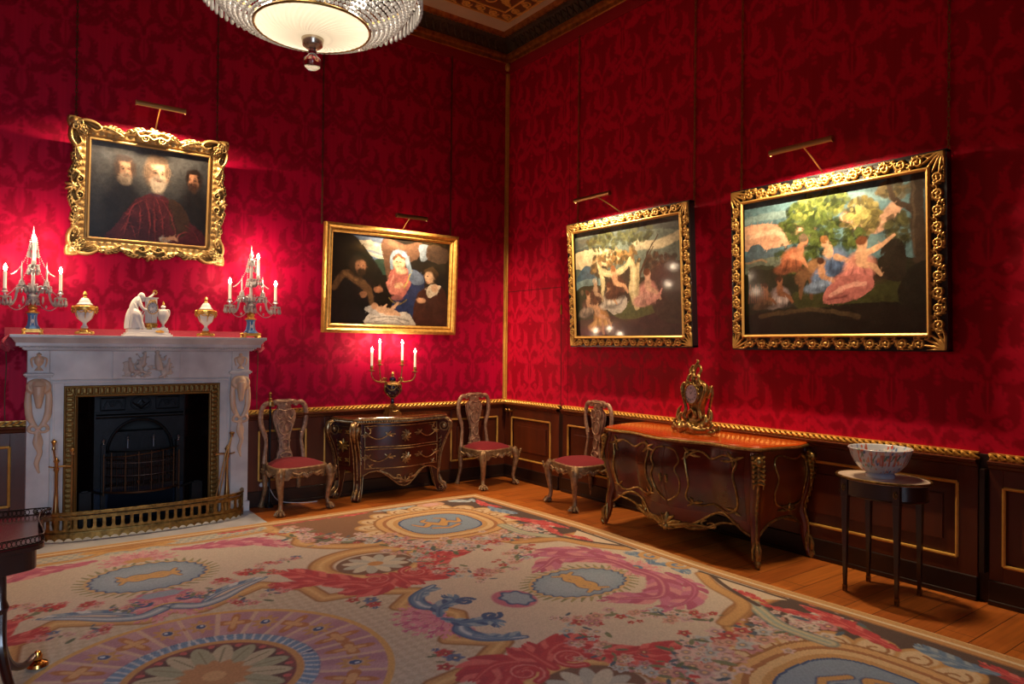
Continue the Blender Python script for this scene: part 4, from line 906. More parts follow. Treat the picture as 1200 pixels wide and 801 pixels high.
def paint_tent(c):         # C
    U = landscape(c, 1)
    U.g([(-.02, -.02), (1.02, -.02), (1.02, .6), (-.02, .6)], (100, 118, 112)); U.g([(-.02, .2), (.3, .18), (.5, .26), (.3, .36), (-.02, .34)], (212, 196, 156)); U.s_([(0, .12), (.3, .08), (.6, .1)], .03, (72, 84, 84)); U.s_([(.6, .2), (.8, .22), (1., .16)], .03, (196, 186, 156)); U.s_([(.0, .18), (.2, .16), (.4, .2)], .012, (60, 74, 76)); U.s_([(.5, .06), (.8, .05), (1., .1)], .03, (60, 72, 74))
    U.g([(.02, .42), (.1, .33), (.2, .36), (.24, .44), (.02, .5)], (62, 100, 126)); U.g([(-.02, .48), (.26, .46), (.26, .58), (-.02, .6)], (110, 146, 154)); U.g([(-.02, .56), (.4, .52), (1.02, .5), (1.02, 1.02), (-.02, 1.02)], (58, 60, 36)); U.g([(-.02, .85), (1.02, .8), (1.02, 1.02), (-.02, 1.02)], (70, 40, 42)); U.g([(.4, .72), (.7, .66), (.82, .76), (.6, .84), (.4, .82)], (86, 96, 48))
    tr = [(96, 76, 40), (132, 96, 48), (70, 62, 34), (160, 122, 66)]; dk = [(60, 66, 40), (84, 88, 52), (44, 50, 30)]
    foliage(U, .24, .34, .08, .1, 60, tr, 21); foliage(U, .4, .28, .13, .07, 90, tr, 22); foliage(U, .3, .12, .18, .09, 90, dk, 23); foliage(U, .58, .3, .06, .1, 40, tr, 24); foliage(U, .6, .1, .16, .09, 70, dk, 25); foliage(U, .82, .38, .14, .09, 100, [(70, 52, 36), (92, 66, 46), (52, 42, 30)], 26)
    U.g([(.7, .44), (1.02, .4), (1.02, .85), (.8, .86), (.7, .6)], (66, 52, 44)); U.s_([(.66, .4), (.72, .26), (.8, .14)], [.008, .004], (70, 50, 36)); U.s_([(.62, .5), (.68, .36), (.76, .24)], [.01, .004], (80, 58, 40))
    # the awning: cream drapery slung between poles
    U.g([(.28, .34), (.4, .44), (.54, .38), (.56, .56), (.5, .72), (.32, .72), (.28, .5)], (70, 56, 44)); U.s_([(.22, .3), (.28, .4), (.4, .43), (.5, .38), (.55, .3)], [.008, .022, .026, .02, .01], (216, 200, 150), col2=(240, 226, 180)); U.s_([(.25, .38), (.28, .5), (.27, .66)], [.014, .022, .01], (206, 190, 142), col2=(232, 218, 172)); U.s_([(.55, .32), (.58, .45), (.57, .6), (.6, .74)], [.016, .034, .04, .02], (222, 204, 152), col2=(242, 228, 184)); U.s_([(.62, .38), (.61, .55), (.63, .7)], .014, (196, 178, 130)); U.s_([(.22, .3), (.24, .7)], .004, (70, 52, 36))
    sk = (222, 166, 124); hr = (104, 58, 30)
    U.g([(.3, .64), (.4, .6), (.5, .64), (.5, .74), (.38, .8), (.3, .72)], (206, 200, 196)); U.s_([(.34, .72), (.44, .7), (.48, .64)], .008, (160, 154, 156)); U.figure(.34, .66, .85, (206, 198, 190), sk, hr); U.figure(.42, .55, 1.1, (96, 56, 40), sk, (150, 90, 44), lean=-.2); U.figure(.2, .62, .9, (96, 60, 46), (186, 150, 120), (186, 176, 160)); U.figure(.12, .72, .9, (110, 72, 56), sk, hr, cloth2=(170, 150, 136)); U.figure(.25, .84, 1.1, (206, 140, 66), sk, hr, lean=-.3, cloth2=(214, 160, 90)); U.figure(.7, .62, 1.15, (216, 142, 136), (226, 176, 150), hr, cloth2=(222, 158, 150)); U.s_([(.7, .7), (.78, .66), (.82, .6)], [.02, .014, .006], (218, 150, 144)); U.s_([(.26, .86), (.27, .97)], .012, (206, 150, 108)); U.e(.06, .58, .015, .03, (120, 100, 80))

def picture(label, wall, a0, a1, zt, zb, dtop, dbot, w_, painter, framer, group):
    W = abs(a1 - a0); H = math.hypot(zt - zb, dtop - dbot); tilt = math.asin((dtop - dbot) / H); am = (a0 + a1) / 2
    loc, rz = ((am, -dbot, zb), 0) if wall == 'b' else ((-dbot, am, zb), -math.pi / 2)
    t = thing('framed_painting', label, 'painting', loc, rz, group, rx=tilt)
    framer(t, W, H, w_); c = canvas_for(W, H, w_); painter(c); put_canvas(c, t)
    if framer is not openwork_frame:
        b = MB(); b.box(-W / 2 + .02, W / 2 - .02, -.008, .02, .02, H - .02); b.build('backing_board', M_EBON, t, smooth=False)
    return t
PG = 'old master paintings hung on the crimson walls'
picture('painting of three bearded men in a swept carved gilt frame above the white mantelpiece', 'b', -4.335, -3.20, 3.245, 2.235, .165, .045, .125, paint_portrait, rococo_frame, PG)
picture('painting of a mother and onlookers in a plain gold frame above the candlestick vase', 'b', -2.258, -.753, 2.698, 1.628, .099, .045, .088, paint_family, plain_frame, PG)
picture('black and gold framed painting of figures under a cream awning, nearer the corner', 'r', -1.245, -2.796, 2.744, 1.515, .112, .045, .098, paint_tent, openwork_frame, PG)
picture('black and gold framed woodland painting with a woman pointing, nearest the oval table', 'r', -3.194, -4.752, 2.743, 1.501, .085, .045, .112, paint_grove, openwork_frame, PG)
# picture lights
M_LAMP = mat('lamp_brass', (176, 140, 96), 0.35, 0.9); M_LAMPIN = mat('lit_tube', (255, 220, 170), 0.5, emit=((255, 214, 150), 14))
def picture_light(label, wall, am, z, out, L_, zfix, m=M_LAMP, aim=0.0, skew=0.0, power=9.0, afix=None):
    loc, rz = ((am, -out, z), 0) if wall == 'b' else ((-out, am, z), -math.pi / 2)
    t = thing('picture_light', label, 'picture light', loc, rz, 'brass picture lights')
    b = MB(); n = 14
    for k in range(n):
        a0, a1 = [math.radians(-68 + 278 * q / n) for q in (k, k + 1)]
        r = .022
        b.add([(-L_ / 2, -r * math.cos(a0), r * math.sin(a0)), (L_ / 2, -r * math.cos(a0), r * math.sin(a0)), (L_ / 2, -r * math.cos(a1), r * math.sin(a1)), (-L_ / 2, -r * math.cos(a1), r * math.sin(a1))], [(0, 1, 2, 3)])
    for s in (-1, 1): b.tube([(s * L_ / 2, 0, 0), (s * (L_ / 2 + .004), 0, 0)], .0225, n=16)
    b.build('lamp_shade', m, t)
    b = MB(); b.tube([(-L_ / 2 + .02, 0, .004), (L_ / 2 - .02, 0, .004)], .006, n=8); b.build('lamp_tube', M_LAMPIN, t)
    ax = afix if afix is not None else 0.0
    b = MB(); b.tube(catmull([(ax * .2, 0.02, .012), (ax * .6, out * .4, -.01 + (zfix - z) * .3), (ax, out - .075, zfix - z)], 5), .0055, n=8); b.build('arm', m, t)
    lamp('picture_lamp', 'AREA', (0, 0.0, -.004), power * K_PIC, WARM, parent=t, size=L_ * .9, size_y=.02, rot=(math.radians(3 + aim), 0, 0), spread=math.radians(165))
picture_light('brass picture light leaning over the portrait of three bearded men', 'b', -3.74, 3.42, .36, .36, 3.27, power=9)
picture_light('dark brass picture light over the painting of the mother and onlookers', 'b', -1.41, 2.81, .30, .34, 2.69, mat('lamp_dark', (120, 96, 66), .4, .8), power=7)
picture_light('long brass picture light over the painting with the cream awning', 'r', -1.84, 2.90, .36, .46, 2.775, power=9, afix=.1)
picture_light('long brass picture light over the woodland painting with the pointing woman', 'r', -3.93, 2.90, .36, .46, 2.765, power=9)
# hanging chains
def chain(label, wall, a, z0, z1, m, dec=False):
    P = (lambda a_, o, z: (a_, -o, z)) if wall == 'b' else (lambda a_, o, z: (-o, a_, z))
    b = MB(); n = int((z1 - z0) / .03)
    for i in range(n):
        z = z0 + (i + .5) * (z1 - z0) / n; h = (z1 - z0) / n * .62; w_ = .008
        if i % 2: pts = [P(a + w_ * math.cos(t), .015, z + h * math.sin(t)) for t in np.linspace(0, 2 * math.pi, 8, endpoint=False)]
        else: pts = [P(a, .015 + w_ * math.cos(t), z + h * math.sin(t)) for t in np.linspace(0, 2 * math.pi, 8, endpoint=False)]
        b.tube(pts, .0032, n=5, closed=True)
    b.tube([P(a, .004, z1), P(a, .02, z1)], .008, n=8)
    o = b.build('picture_chain', m); o.location = (0, 0, 0); tag(o, label, 'chain', 'chains holding the paintings')
M_CHD = mat('dull_chain', (96, 74, 50), .5, .7)
for lab, wl, a, z, m in (('dark chain at the outer side of the portrait of three bearded men', 'b', -4.30, 3.24, M_CHD), ('dark chain at the inner side of the portrait of three bearded men', 'b', -3.225, 3.24, M_CHD),
                      ('dark chain above the fireplace end of the plain gold framed painting', 'b', -2.245, 2.69, M_CHD), ('dark chain above the corner end of the plain gold framed painting', 'b', -.777, 2.69, M_CHD),
                      ('gold chain above the corner end of the painting with the awning', 'r', -1.26, 2.73, M_BRASS), ('gold chain above the far end of the painting with the awning', 'r', -2.745, 2.73, M_BRASS),
                      ('gold chain above the corner end of the woodland painting', 'r', -3.215, 2.73, M_BRASS), ('gold chain above the near end of the woodland painting', 'r', -4.725, 2.73, M_BRASS)):
    chain(lab, wl, a, z, 4.70, m)
# ------------------------------------------------------------------ fireplace
M_MARB = mat('white_marble', (234, 230, 228), 0.28, noise=(3.2, (176, 170, 172), 0.22), coat=0.15)
M_MARBC = mat('carved_marble', (226, 196, 168), 0.4, noise=(7, (196, 160, 132), 0.3))
M_DARKB = mat('dark_brass', (150, 118, 66), 0.38, 0.9, noise=(60, (58, 44, 26), 0.2), bump=(70, .002))
FCX = -3.785
fp = thing('fireplace', 'white marble fireplace with carved ram heads around a black iron grate', 'fireplace', (FCX, 0, 0))
for s in (-1, 1):
    b = MB()
    b.box(s * .67 if s > 0 else -.82, .82 if s > 0 else -.67, -.165, 0, .10, 1.235)
    b.box(min(s * .655, s * .835), max(s * .655, s * .835), -.18, 0, 0.012, .10)
    b.box(min(s * .675, s * .82), max(s * .675, s * .82), -.17, 0, 1.265, 1.44)
    j = b.build('jamb', M_MARB, fp, smooth=False, bevel=.004)
    b = MB()
    for (o, z0, z1) in ((.012, 1.235, 1.247), (.022, 1.247, 1.262), (.012, 1.262, 1.27)): b.box(min(s * (.67 - o), s * (.82 + o)), max(s * (.67 - o), s * (.82 + o)), -.165 - o, 0, z0, z1)
    b.build('capital', M_MARB, fp, smooth=False, bevel=.003)
    cx = s * .745; y = -.172
    b = MB()          # ram's head with ribboned drape
    b.sph((cx, y - .012, 1.165), (.05, .037, .05), 12); b.tube([(cx, y - .02, 1.16), (cx, y - .032, 1.10), (cx, y - .03, 1.035), (cx, y - .022, 1.0)], [.044, .036, .025, .017], n=10)
    b.sph((cx, y - .035, 1.015), (.019, .016, .014), 8)
    for q in (-1, 1):
        b.tube([(cx + q * (.02 + .045 * math.sin(t)), y - .01 + .01 * math.cos(t), 1.17 + .035 * math.cos(t) - .004 * t) for t in np.linspace(-.4, 5.0, 18)], [.021, .018, .008], n=8)
        b.sph((cx + q * .022, y - .045, 1.135), .007, 6); b.tube([(cx + q * .035, y - .01, 1.12), (cx + q * .05, y - .02, 1.105)], [.01, .004], n=6)
        b.tube(catmull([(cx + q * .062, y, 1.17), (cx + q * .066, y - .006, 1.05), (cx + q * .055, y - .008, .93), (cx + q * .01, y - .012, .85)], 6), [.016, .026, .026, .014], n=8, flat=.6)
        b.tube(catmull([(cx, y - .01, .845), (cx + q * .04, y - .012, .87), (cx + q * .062, y - .006, .835), (cx + q * .03, y - .01, .815), (cx, y - .01, .84)], 5), [.01, .015, .012, .008], n=7)
    b.tube(catmull([(cx, y - .008, .85), (cx - .01, y - .012, .74), (cx + .012, y - .012, .66), (cx - .008, y - .01, .58), (cx + .01, y - .008, .5)], 6), [.014, .027, .02, .02, .007], n=8, flat=.5)
    b.tube(catmull([(cx, y - .008, .83), (cx + .022, y - .01, .73), (cx + .0, y - .01, .64)], 6), [.01, .014, .005], n=7, flat=.6)
    o = b.build('ram_head_drape', M_MARBC, fp, remesh=.005); o['label'] = 'beige carved ram head hung with a ribboned drape'
    b = MB(); b.lathe([(.0, 1.285), (.03, 1.285), (.02, 1.3), (.008, 1.315), (.028, 1.34), (.034, 1.37), (.026, 1.39), (.012, 1.4), (.02, 1.41), (.0, 1.425)], 14, (cx, y, 0), sy=.45)
    for q in (-1, 1): b.tube(catmull([(cx + q * .02, y, 1.39), (cx + q * .05, y - .004, 1.37), (cx + q * .04, y - .004, 1.31)], 4), [.006, .009, .004], n=6)
    b.build('carved_urn', M_MARBC, fp)
b = MB()
for s in (-1, 1): b.box(min(s * .575, s * .67), max(s * .575, s * .67), -.13, 0, .012, 1.21)
b.box(-.5749, .5749, -.13, 0, 1.145, 1.21)
b.box(-.655, -.64, -.14, -.1301, .012, 1.184); b.box(.64, .655, -.14, -.1301, .012, 1.184); b.box(-.655, .655, -.14, -.1301, 1.185, 1.2)
b.build('marble_slip', M_MARB, fp, smooth=False, bevel=.003)
b = MB(); b.box(-.675, .675, -.15, 0, 1.21, 1.44); b.box(-.25, .25, -.168, -.15, 1.212, 1.438)
b.build('frieze', M_MARB, fp, smooth=False, bevel=.003)
b = MB(); rr = random.Random(4)      # tablet relief: a seated figure and children among clouds
def fig(cx, cz, k, ln):
    y = -.172
    b.sph((cx, y - .008, cz + .07 * k), .016 * k, 8); b.tube([(cx, y - .006, cz + .055 * k), (cx + ln * .01, y - .008, cz), (cx + ln * .02, y - .006, cz - .045 * k)], [.014 * k, .023 * k, .024 * k], n=8)
    b.tube([(cx, y - .008, cz + .04 * k), (cx + ln * .04 * k, y - .012, cz + .02 * k), (cx + ln * .055 * k, y - .01, cz + .05 * k)], [.01 * k, .008 * k, .006 * k], n=6)
    for q in (0, 1): b.tube(catmull([(cx + ln * .015, y - .006, cz - .04 * k), (cx + ln * (.05 + .02 * q) * k, y - .014, cz - .05 * k), (cx + ln * (.04 - .03 * q) * k, y - .008, cz - .095 * k)], 4), [.014 * k, .012 * k, .007 * k], n=6)
fig(.07, 1.34, 1.3, 1); fig(-.02, 1.36, .9, -1); fig(-.13, 1.31, .9, 1); fig(.16, 1.30, .8, -1); fig(-.06, 1.30, .8, 1)
for i in range(80): b.sph((rr.uniform(-.17, .19), -.168, rr.uniform(1.225, 1.32) + rr.random() * .03), (rr.uniform(.012, .028), .009, rr.uniform(.007, .014)), 7)
for i in range(16): b.sph((rr.gauss(.02, .07), -.168, rr.gauss(1.39, .015)), (.012, .007, .01), 6)
o = b.build('tablet_relief', mat('relief_marble', (206, 192, 182), .4, noise=(9, (180, 164, 154), .3)), fp, remesh=.0035)
b = MB()
for (o_, z0, z1) in ((.0, 1.44, 1.447), (.012, 1.447, 1.462), (.03, 1.462, 1.472)): b.box(-.84 - o_, .84 + o_, -.19 - o_, 0, z0, z1)
b.box(-.895, .895, -.262, 0, 1.472, 1.497)
b.add([(-.895, -.262, 1.497), (.895, -.262, 1.497), (.895, 0, 1.497), (-.895, 0, 1.497), (-.925, -.298, 1.538), (.925, -.298, 1.538), (.925, 0, 1.538), (-.925, 0, 1.538)], [(0, 1, 5, 4), (1, 2, 6, 5), (3, 0, 4, 7)])
b.box(-.933, .933, -.305, 0, 1.538, 1.560)
for i in range(86): b.box(-.85 + i * .02, -.84 + i * .02, -.235, -.2, 1.458, 1.471)
b.build('mantel_shelf', M_MARB, fp, smooth=False, bevel=.002)
M_VELV = mat('faded_velvet', (176, 52, 72), .8, sheen=.5, bump=(60, .002))
b = MB(); b.box(-.96, .94, -.02, 0, 1.46, 1.615)
for s in (-1, 1):
    for k in range(9): b.tube(catmull([(s * (.93 + .008 * k), -.02, 1.55 - .01 * k), (s * (.97 - .004 * k), -.05, 1.5 - .008 * k), (s * (.9 + .006 * k), -.03, 1.44 + .008 * k)], 4), [.008, .014, .006], n=6)
b.build('velvet_backing', M_VELV, fp, smooth=False)
# brass surround
c = Canvas(-.58, .58, 0, 1.15, .005, base=(136, 108, 62)); X, Y = np.meshgrid(c.xs, c.ys)
dd = np.minimum(np.minimum(X + .578, .578 - X), 1.148 - Y)
s_ = np.where((1.148 - Y) < np.minimum(X + .578, .578 - X), X, Y)
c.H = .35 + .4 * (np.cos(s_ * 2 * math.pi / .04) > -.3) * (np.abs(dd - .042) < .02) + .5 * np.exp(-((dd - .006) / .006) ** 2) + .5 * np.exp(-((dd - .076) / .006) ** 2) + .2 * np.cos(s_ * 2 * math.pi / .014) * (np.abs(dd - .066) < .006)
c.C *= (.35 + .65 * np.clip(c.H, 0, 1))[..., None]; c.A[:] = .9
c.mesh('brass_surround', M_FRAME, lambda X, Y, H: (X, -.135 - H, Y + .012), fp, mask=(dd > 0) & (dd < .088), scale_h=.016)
# iron grate set into the opening
b = MB(); ZT = 1.075
b.box(-.5, .5, .38, .40, 0.0, ZT + .03); b.box(-.53, .53, -.1, .40, ZT, ZT + .03); b.box(-.5, .5, -.12, .40, .0, .012)
b.build('firebox', M_SOOT, fp, smooth=False)
M_CHEEK = mat('polished_cheek', (40, 26, 24), .18, .7)
for s in (-1, 1):
    b = MB(); b.grid(lambda u, v: (s * (.5 - .16 * u), -.11 + .26 * math.sin(u * math.pi / 2), .012 + v * (ZT - .012)), 14, 4); b.build('iron_cheek', M_CHEEK, fp)
b = MB()      # register plate with an arched mouth
n = 24; arch = [(.25 * math.cos(t), .56 + .28 * math.sin(t)) for t in np.linspace(math.pi, 0, n)]
outer = [(-.345, .56)] + [(-.345 + .69 * i / (n - 3), ZT) for i in range(n - 2)] + [(.345, .56)]
V = [(x, .13, z) for x, z in arch] + [(x, .13, z) for x, z in outer] + [(x, .17, z) for x, z in arch]
F = [(i, i + 1, n + i + 1, n + i) for i in range(n - 1)] + [(i, 2 * n + i, 2 * n + i + 1, i + 1) for i in range(n - 1)]
b.add(V, F); b.box(-.345, -.25, .13, .17, .012, .56); b.box(.25, .345, .13, .17, .012, .56)
b.build('register_plate', M_IRON, fp, smooth=False)
b = MB(); b.tube([(-.335, .115, .885), (.335, .115, .885)], .018, n=12); b.box(-.34, .34, .105, .13, .905, .915); b.tube([(x, .125, z + .012) for x, z in arch], .012, n=8)
for (x0, x1) in ((-.3, -.12), (.12, .3)):
    for (p, q) in (((x0, .935), (x1, .935)), ((x1, .935), (x1, 1.035)), ((x1, 1.035), (x0, 1.035)), ((x0, 1.035), (x0, .935))): b.tube([(p[0], .122, p[1]), (q[0], .122, q[1])], .006, n=6)
    b.tube([(x, .122, z) for x, z in catmull([(x0 + .02, .95), (x0 + .05, 1.01), (x0 + .09, .97), (x0 + .13, 1.01), (x1 - .02, .96)], 5)], .007, n=6)
    b.tube([(x, .122, z) for x, z in spiral((x0 + x1) / 2, .985, .03, .006, 0, 1.3)], .006, n=6)
b.tube([(.075 * math.cos(t), .12, .985 + .055 * math.sin(t)) for t in np.linspace(0, 2 * math.pi, 24)], .007, n=6); b.tube([(.03 * math.cos(t), .12, .985 + .03 * math.sin(t)) for t in np.linspace(0, 2 * math.pi, 4 + 1)], .008, n=6)
b.tube([(-.07, .12, 1.0), (0, .12, .94), (.07, .12, 1.0)], .007, n=6)
b.build('cast_mouldings', M_IRON, fp)
bow = lambda x, z: (x, .07 - .14 * (1 - (x / .27) ** 2) - .0, z)
b = MB()
for z in (.32, .39, .46, .53, .60): b.tube([bow(x, z) for x in np.linspace(-.27, .27, 17)], .007, n=6)
for x in np.linspace(-.25, .25, 9): p = bow(x, .32); b.tube([(x, p[1] + .01, .30), (x, p[1] + .01, .58)], .006, n=6)
b.box(-.27, .27, .0, .36, .29, .31); b.box(-.25, .25, .2, .36, .31, .74)
for s in (-1, 1): b.box(s * .285 - .015, s * .285 + .015, .04, .1, .012, .66)
b.build('fire_basket', M_IRON, fp)
M_STEEL = mat('steel_bar', (150, 150, 160), .3, .9)
b = MB()
for z in (.40, .505): b.tube([(x, bow(x, z)[1] - .006, z) for x in np.linspace(-.26, .26, 17)], .0035, n=6)
for s in (-.285, -.09, .11, .285): b.lathe([(.0, 0), (.012, .0), (.008, .012), (.014, .025), (.008, .04), (.0, .055)], 10, (s, .05 if abs(s) > .2 else .18, .66)); b.tube([(s, .05 if abs(s) > .2 else .18, .6), (s, .05 if abs(s) > .2 else .18, .665)], .006, n=6)
b.build('steel_finials', M_STEEL, fp)
b = MB(); M_COP = mat('copper_guard', (92, 62, 42), .4, .8)
gb = lambda x, z: (x, .02 - .15 * (1 - (x / .29) ** 2), z)
for x in np.linspace(-.235, .235, 6): b.tube([gb(x, .27), gb(x, .60 + .02 * (x + .2))], .0042, n=6)
b.tube([gb(x, .585 + .03 * (x / .3)) for x in np.linspace(-.28, .28, 17)], .005, n=6); b.tube([gb(x, .27) for x in np.linspace(-.28, .28, 17)], .009, n=8)
for s in (-1, 1): b.tube([gb(s * .285, .24), gb(s * .285, .58)], .006, n=6); b.sph((s * .05, -.13, .36), .012, 8)
for x in np.linspace(-.27, .27, 40): b.tube([gb(x, .275), gb(x, .57)], .0012, n=3, caps=False)
b.build('spark_guard', M_COP, fp)
b = MB(); b.grid(lambda u, v: (-.25 + .5 * u, .02 + .1 * v, .27 - .24 * v), 8, 6); b.box(-.34, .34, .12, .14, .012, .28)
M_ASH = mat('ash_plate', (34, 44, 62), .3, .7); b.build('ash_pan', M_ASH, fp)
for s in (-1, 1):
    b = MB(); b.box(s * .42 - .045, s * .42 + .045, -.06, .04, .012, .30); b.tube([(s * .42 - .03, -.07, .305), (s * .42 + .02, -.07, .305)], .01, n=8); b.tube([(s * .38, -.05, .3), (s * .30, .0, .26)], .01, n=8)
    b.build('hob', M_IRON, fp, smooth=False, bevel=.006)
# hearth slab
b = MB(); b.box(-4.60, -2.945, -.69, 0.0, -.0, .010); b.box(-4.6, -2.95, -.0, .35, -.0, .01); o = struct('trim_hearth', b, mat('hearth_marble', (206, 206, 212), .3, noise=(4, (166, 166, 176), .25)), smooth=False)
# fender
fd = thing('fender', 'low pierced brass fender with scalloped foot around the marble hearth', 'fender', (FCX, 0, .011)); fd.scale = (1, 1, 1.15)
half = [(.757, -.195), (.755, -.24), (.73, -.32), (.66, -.40), (.5, -.455), (.25, -.485), (0, -.495)]
fpath = catmull(half, 8) + [(-x, y) for x, y in catmull(half, 8)[-2::-1]]
fpath = np.array(fpath); sl = np.r_[0, np.cumsum(np.hypot(*np.diff(fpath, axis=0).T))]
def fat(q, off=0.0):
    x = np.interp(q, sl, fpath[:, 0]); y = np.interp(q, sl, fpath[:, 1]); x2 = np.interp(q + .01, sl, fpath[:, 0]); y2 = np.interp(q + .01, sl, fpath[:, 1]); x1 = np.interp(q - .01, sl, fpath[:, 0]); y1 = np.interp(q - .01, sl, fpath[:, 1])
    d = math.hypot(x2 - x1, y2 - y1) + 1e-9; return x - (y2 - y1) / d * off, y + (x2 - x1) / d * off
LF = sl[-1]
def strip(b, z0, z1, thick=.006, off=0.0, n=260, z0f=None):
    V = []; F = []
    for i in range(n + 1):
        q = LF * i / n; a = fat(q, off); c_ = fat(q, off + thick); zz = z0 if z0f is None else z0f(q)
        V += [(a[0], a[1], zz), (a[0], a[1], z1), (c_[0], c_[1], z1), (c_[0], c_[1], zz)]
    for i in range(n):
        k = 4 * i
        for j in range(4): F.append((k + j, k + (j + 1) % 4, k + 4 + (j + 1) % 4, k + 4 + j))
    b.add(V, F)
M_FEND = mat('fender_brass', (166, 134, 76), .38, .9, noise=(30, (84, 66, 36), .25), bump=(60, .002))
b = MB(); strip(b, 0, .052, .008, 0, 520, lambda q: .004 + .018 * abs(math.sin(q / .06 * math.pi)) ** .8); b.build('scalloped_foot', M_FEND, fd, smooth=False)
b = MB()
for (z, r, o_) in ((.052, .007, -.004), (.064, .009, -.008), (.176, .010, -.004), (.186, .006, .004), (.158, .004, 0)): b.tube([(*fat(LF * i / 160, o_), z) for i in range(161)], r, n=8)
strip(b, .174, .19, .014, -.004)
for i in range(int(LF / .012)): x, y = fat((i + .5) * .012, -.014); b.sph((x, y, .068), .0045, 5)
b.build('rails', M_FEND, fd)
b = MB(); n = int(LF / .062)
for i in range(n + 1):
    q0, q1 = i * .062 - .016, i * .062 + .016
    P = [fat(max(0, q), o_) for q in (q0, q1) for o_ in (-.004, .006)]
    for (z0, z1, e) in ((.07, .085, 0), (.085, .14, .005), (.14, .158, 0)):
        a, b_, c_, d_ = [fat(min(LF, max(0, q)), o_) for q, o_ in ((q0 + e, -.004), (q0 + e, .006), (q1 - e, .006), (q1 - e, -.004))]
        b.add([(*a, z0), (*d_, z0), (*c_, z0), (*b_, z0), (*a, z1), (*d_, z1), (*c_, z1), (*b_, z1)], [(0, 1, 5, 4), (1, 2, 6, 5), (2, 3, 7, 6), (3, 0, 4, 7)])
    x, y = fat(min(LF, i * .062), -.006); b.sph((x, y, .115), (.009, .009, .018), 7)
strip(b, .14, .16, .006, -.002); strip(b, .066, .078, .006, -.002)
b.build('pierced_gallery', M_FEND, fd, smooth=False)
# fire irons
M_IRONB = mat('polished_brass', (186, 148, 96), .28, 1.0)
def fire_stand(label, x, y, s):
    t = thing('fire_iron_stand', label, 'fire irons', (x, y, .011), 0)
    b = MB(); b.lathe([(.05, 0), (.05, .012), (.03, .022), (.016, .05), (.026, .1), (.027, .16), (.018, .24), (.012, .36), (.012, .5), (.02, .52), (.012, .54)], 16); b.lathe([(.012, .54), (.012, .57), (.022, .585), (.012, .6), (.0, .62)], 12)
    b.tube(catmull([(0, 0, .54), (s * .05, .0, .545), (s * .1, 0, .54), (s * .1, -.02, .555)], 4), .007, n=8); b.tube(catmull([(0, 0, .54), (-s * .03, -.03, .545), (-s * .05, -.05, .555)], 4), .006, n=8)
    b.build('stand', M_IRONB, t); return t
t = fire_stand('brass fire iron stand with poker at the desk end of the fender', -4.415, -.27, 1)
b = MB(); b.tube([(.02, -.02, .02), (-.01, -.03, .6), (-.02, -.03, .68)], [.006, .006, .008], n=8); b.lathe([(.0, -.01), (.014, 0), (.008, .02), (.012, .045), (.022, .06), (.0, .08)], 12, (-.02, -.03, .68)); b.build('poker', M_IRONB, t)
b = MB(); b.tube([(.1, -.01, .05), (.1, -.01, .62)], .005, n=8); b.lathe([(.0, 0), (.016, .01), (.01, .03), (.02, .045), (.02, .055), (.0, .07)], 12, (.1, -.01, .62)); b.build('shovel_handle', M_IRONB, t)
t = fire_stand('brass fire iron stand with leaning tongs at the chair end of the fender', -3.17, -.27, -1)
b = MB()
for k in (0, 1): b.tube([(-.13 + k * .03, -.03, .02), (-.02 + k * .02, -.03, .55), (.03, -.03, .70)], .006, n=8)
b.lathe([(.0, 0), (.014, 0), (.01, .015), (.024, .03), (.02, .04), (.0, .045)], 12, (.03, -.03, .69)); b.build('tongs', M_IRONB, t)
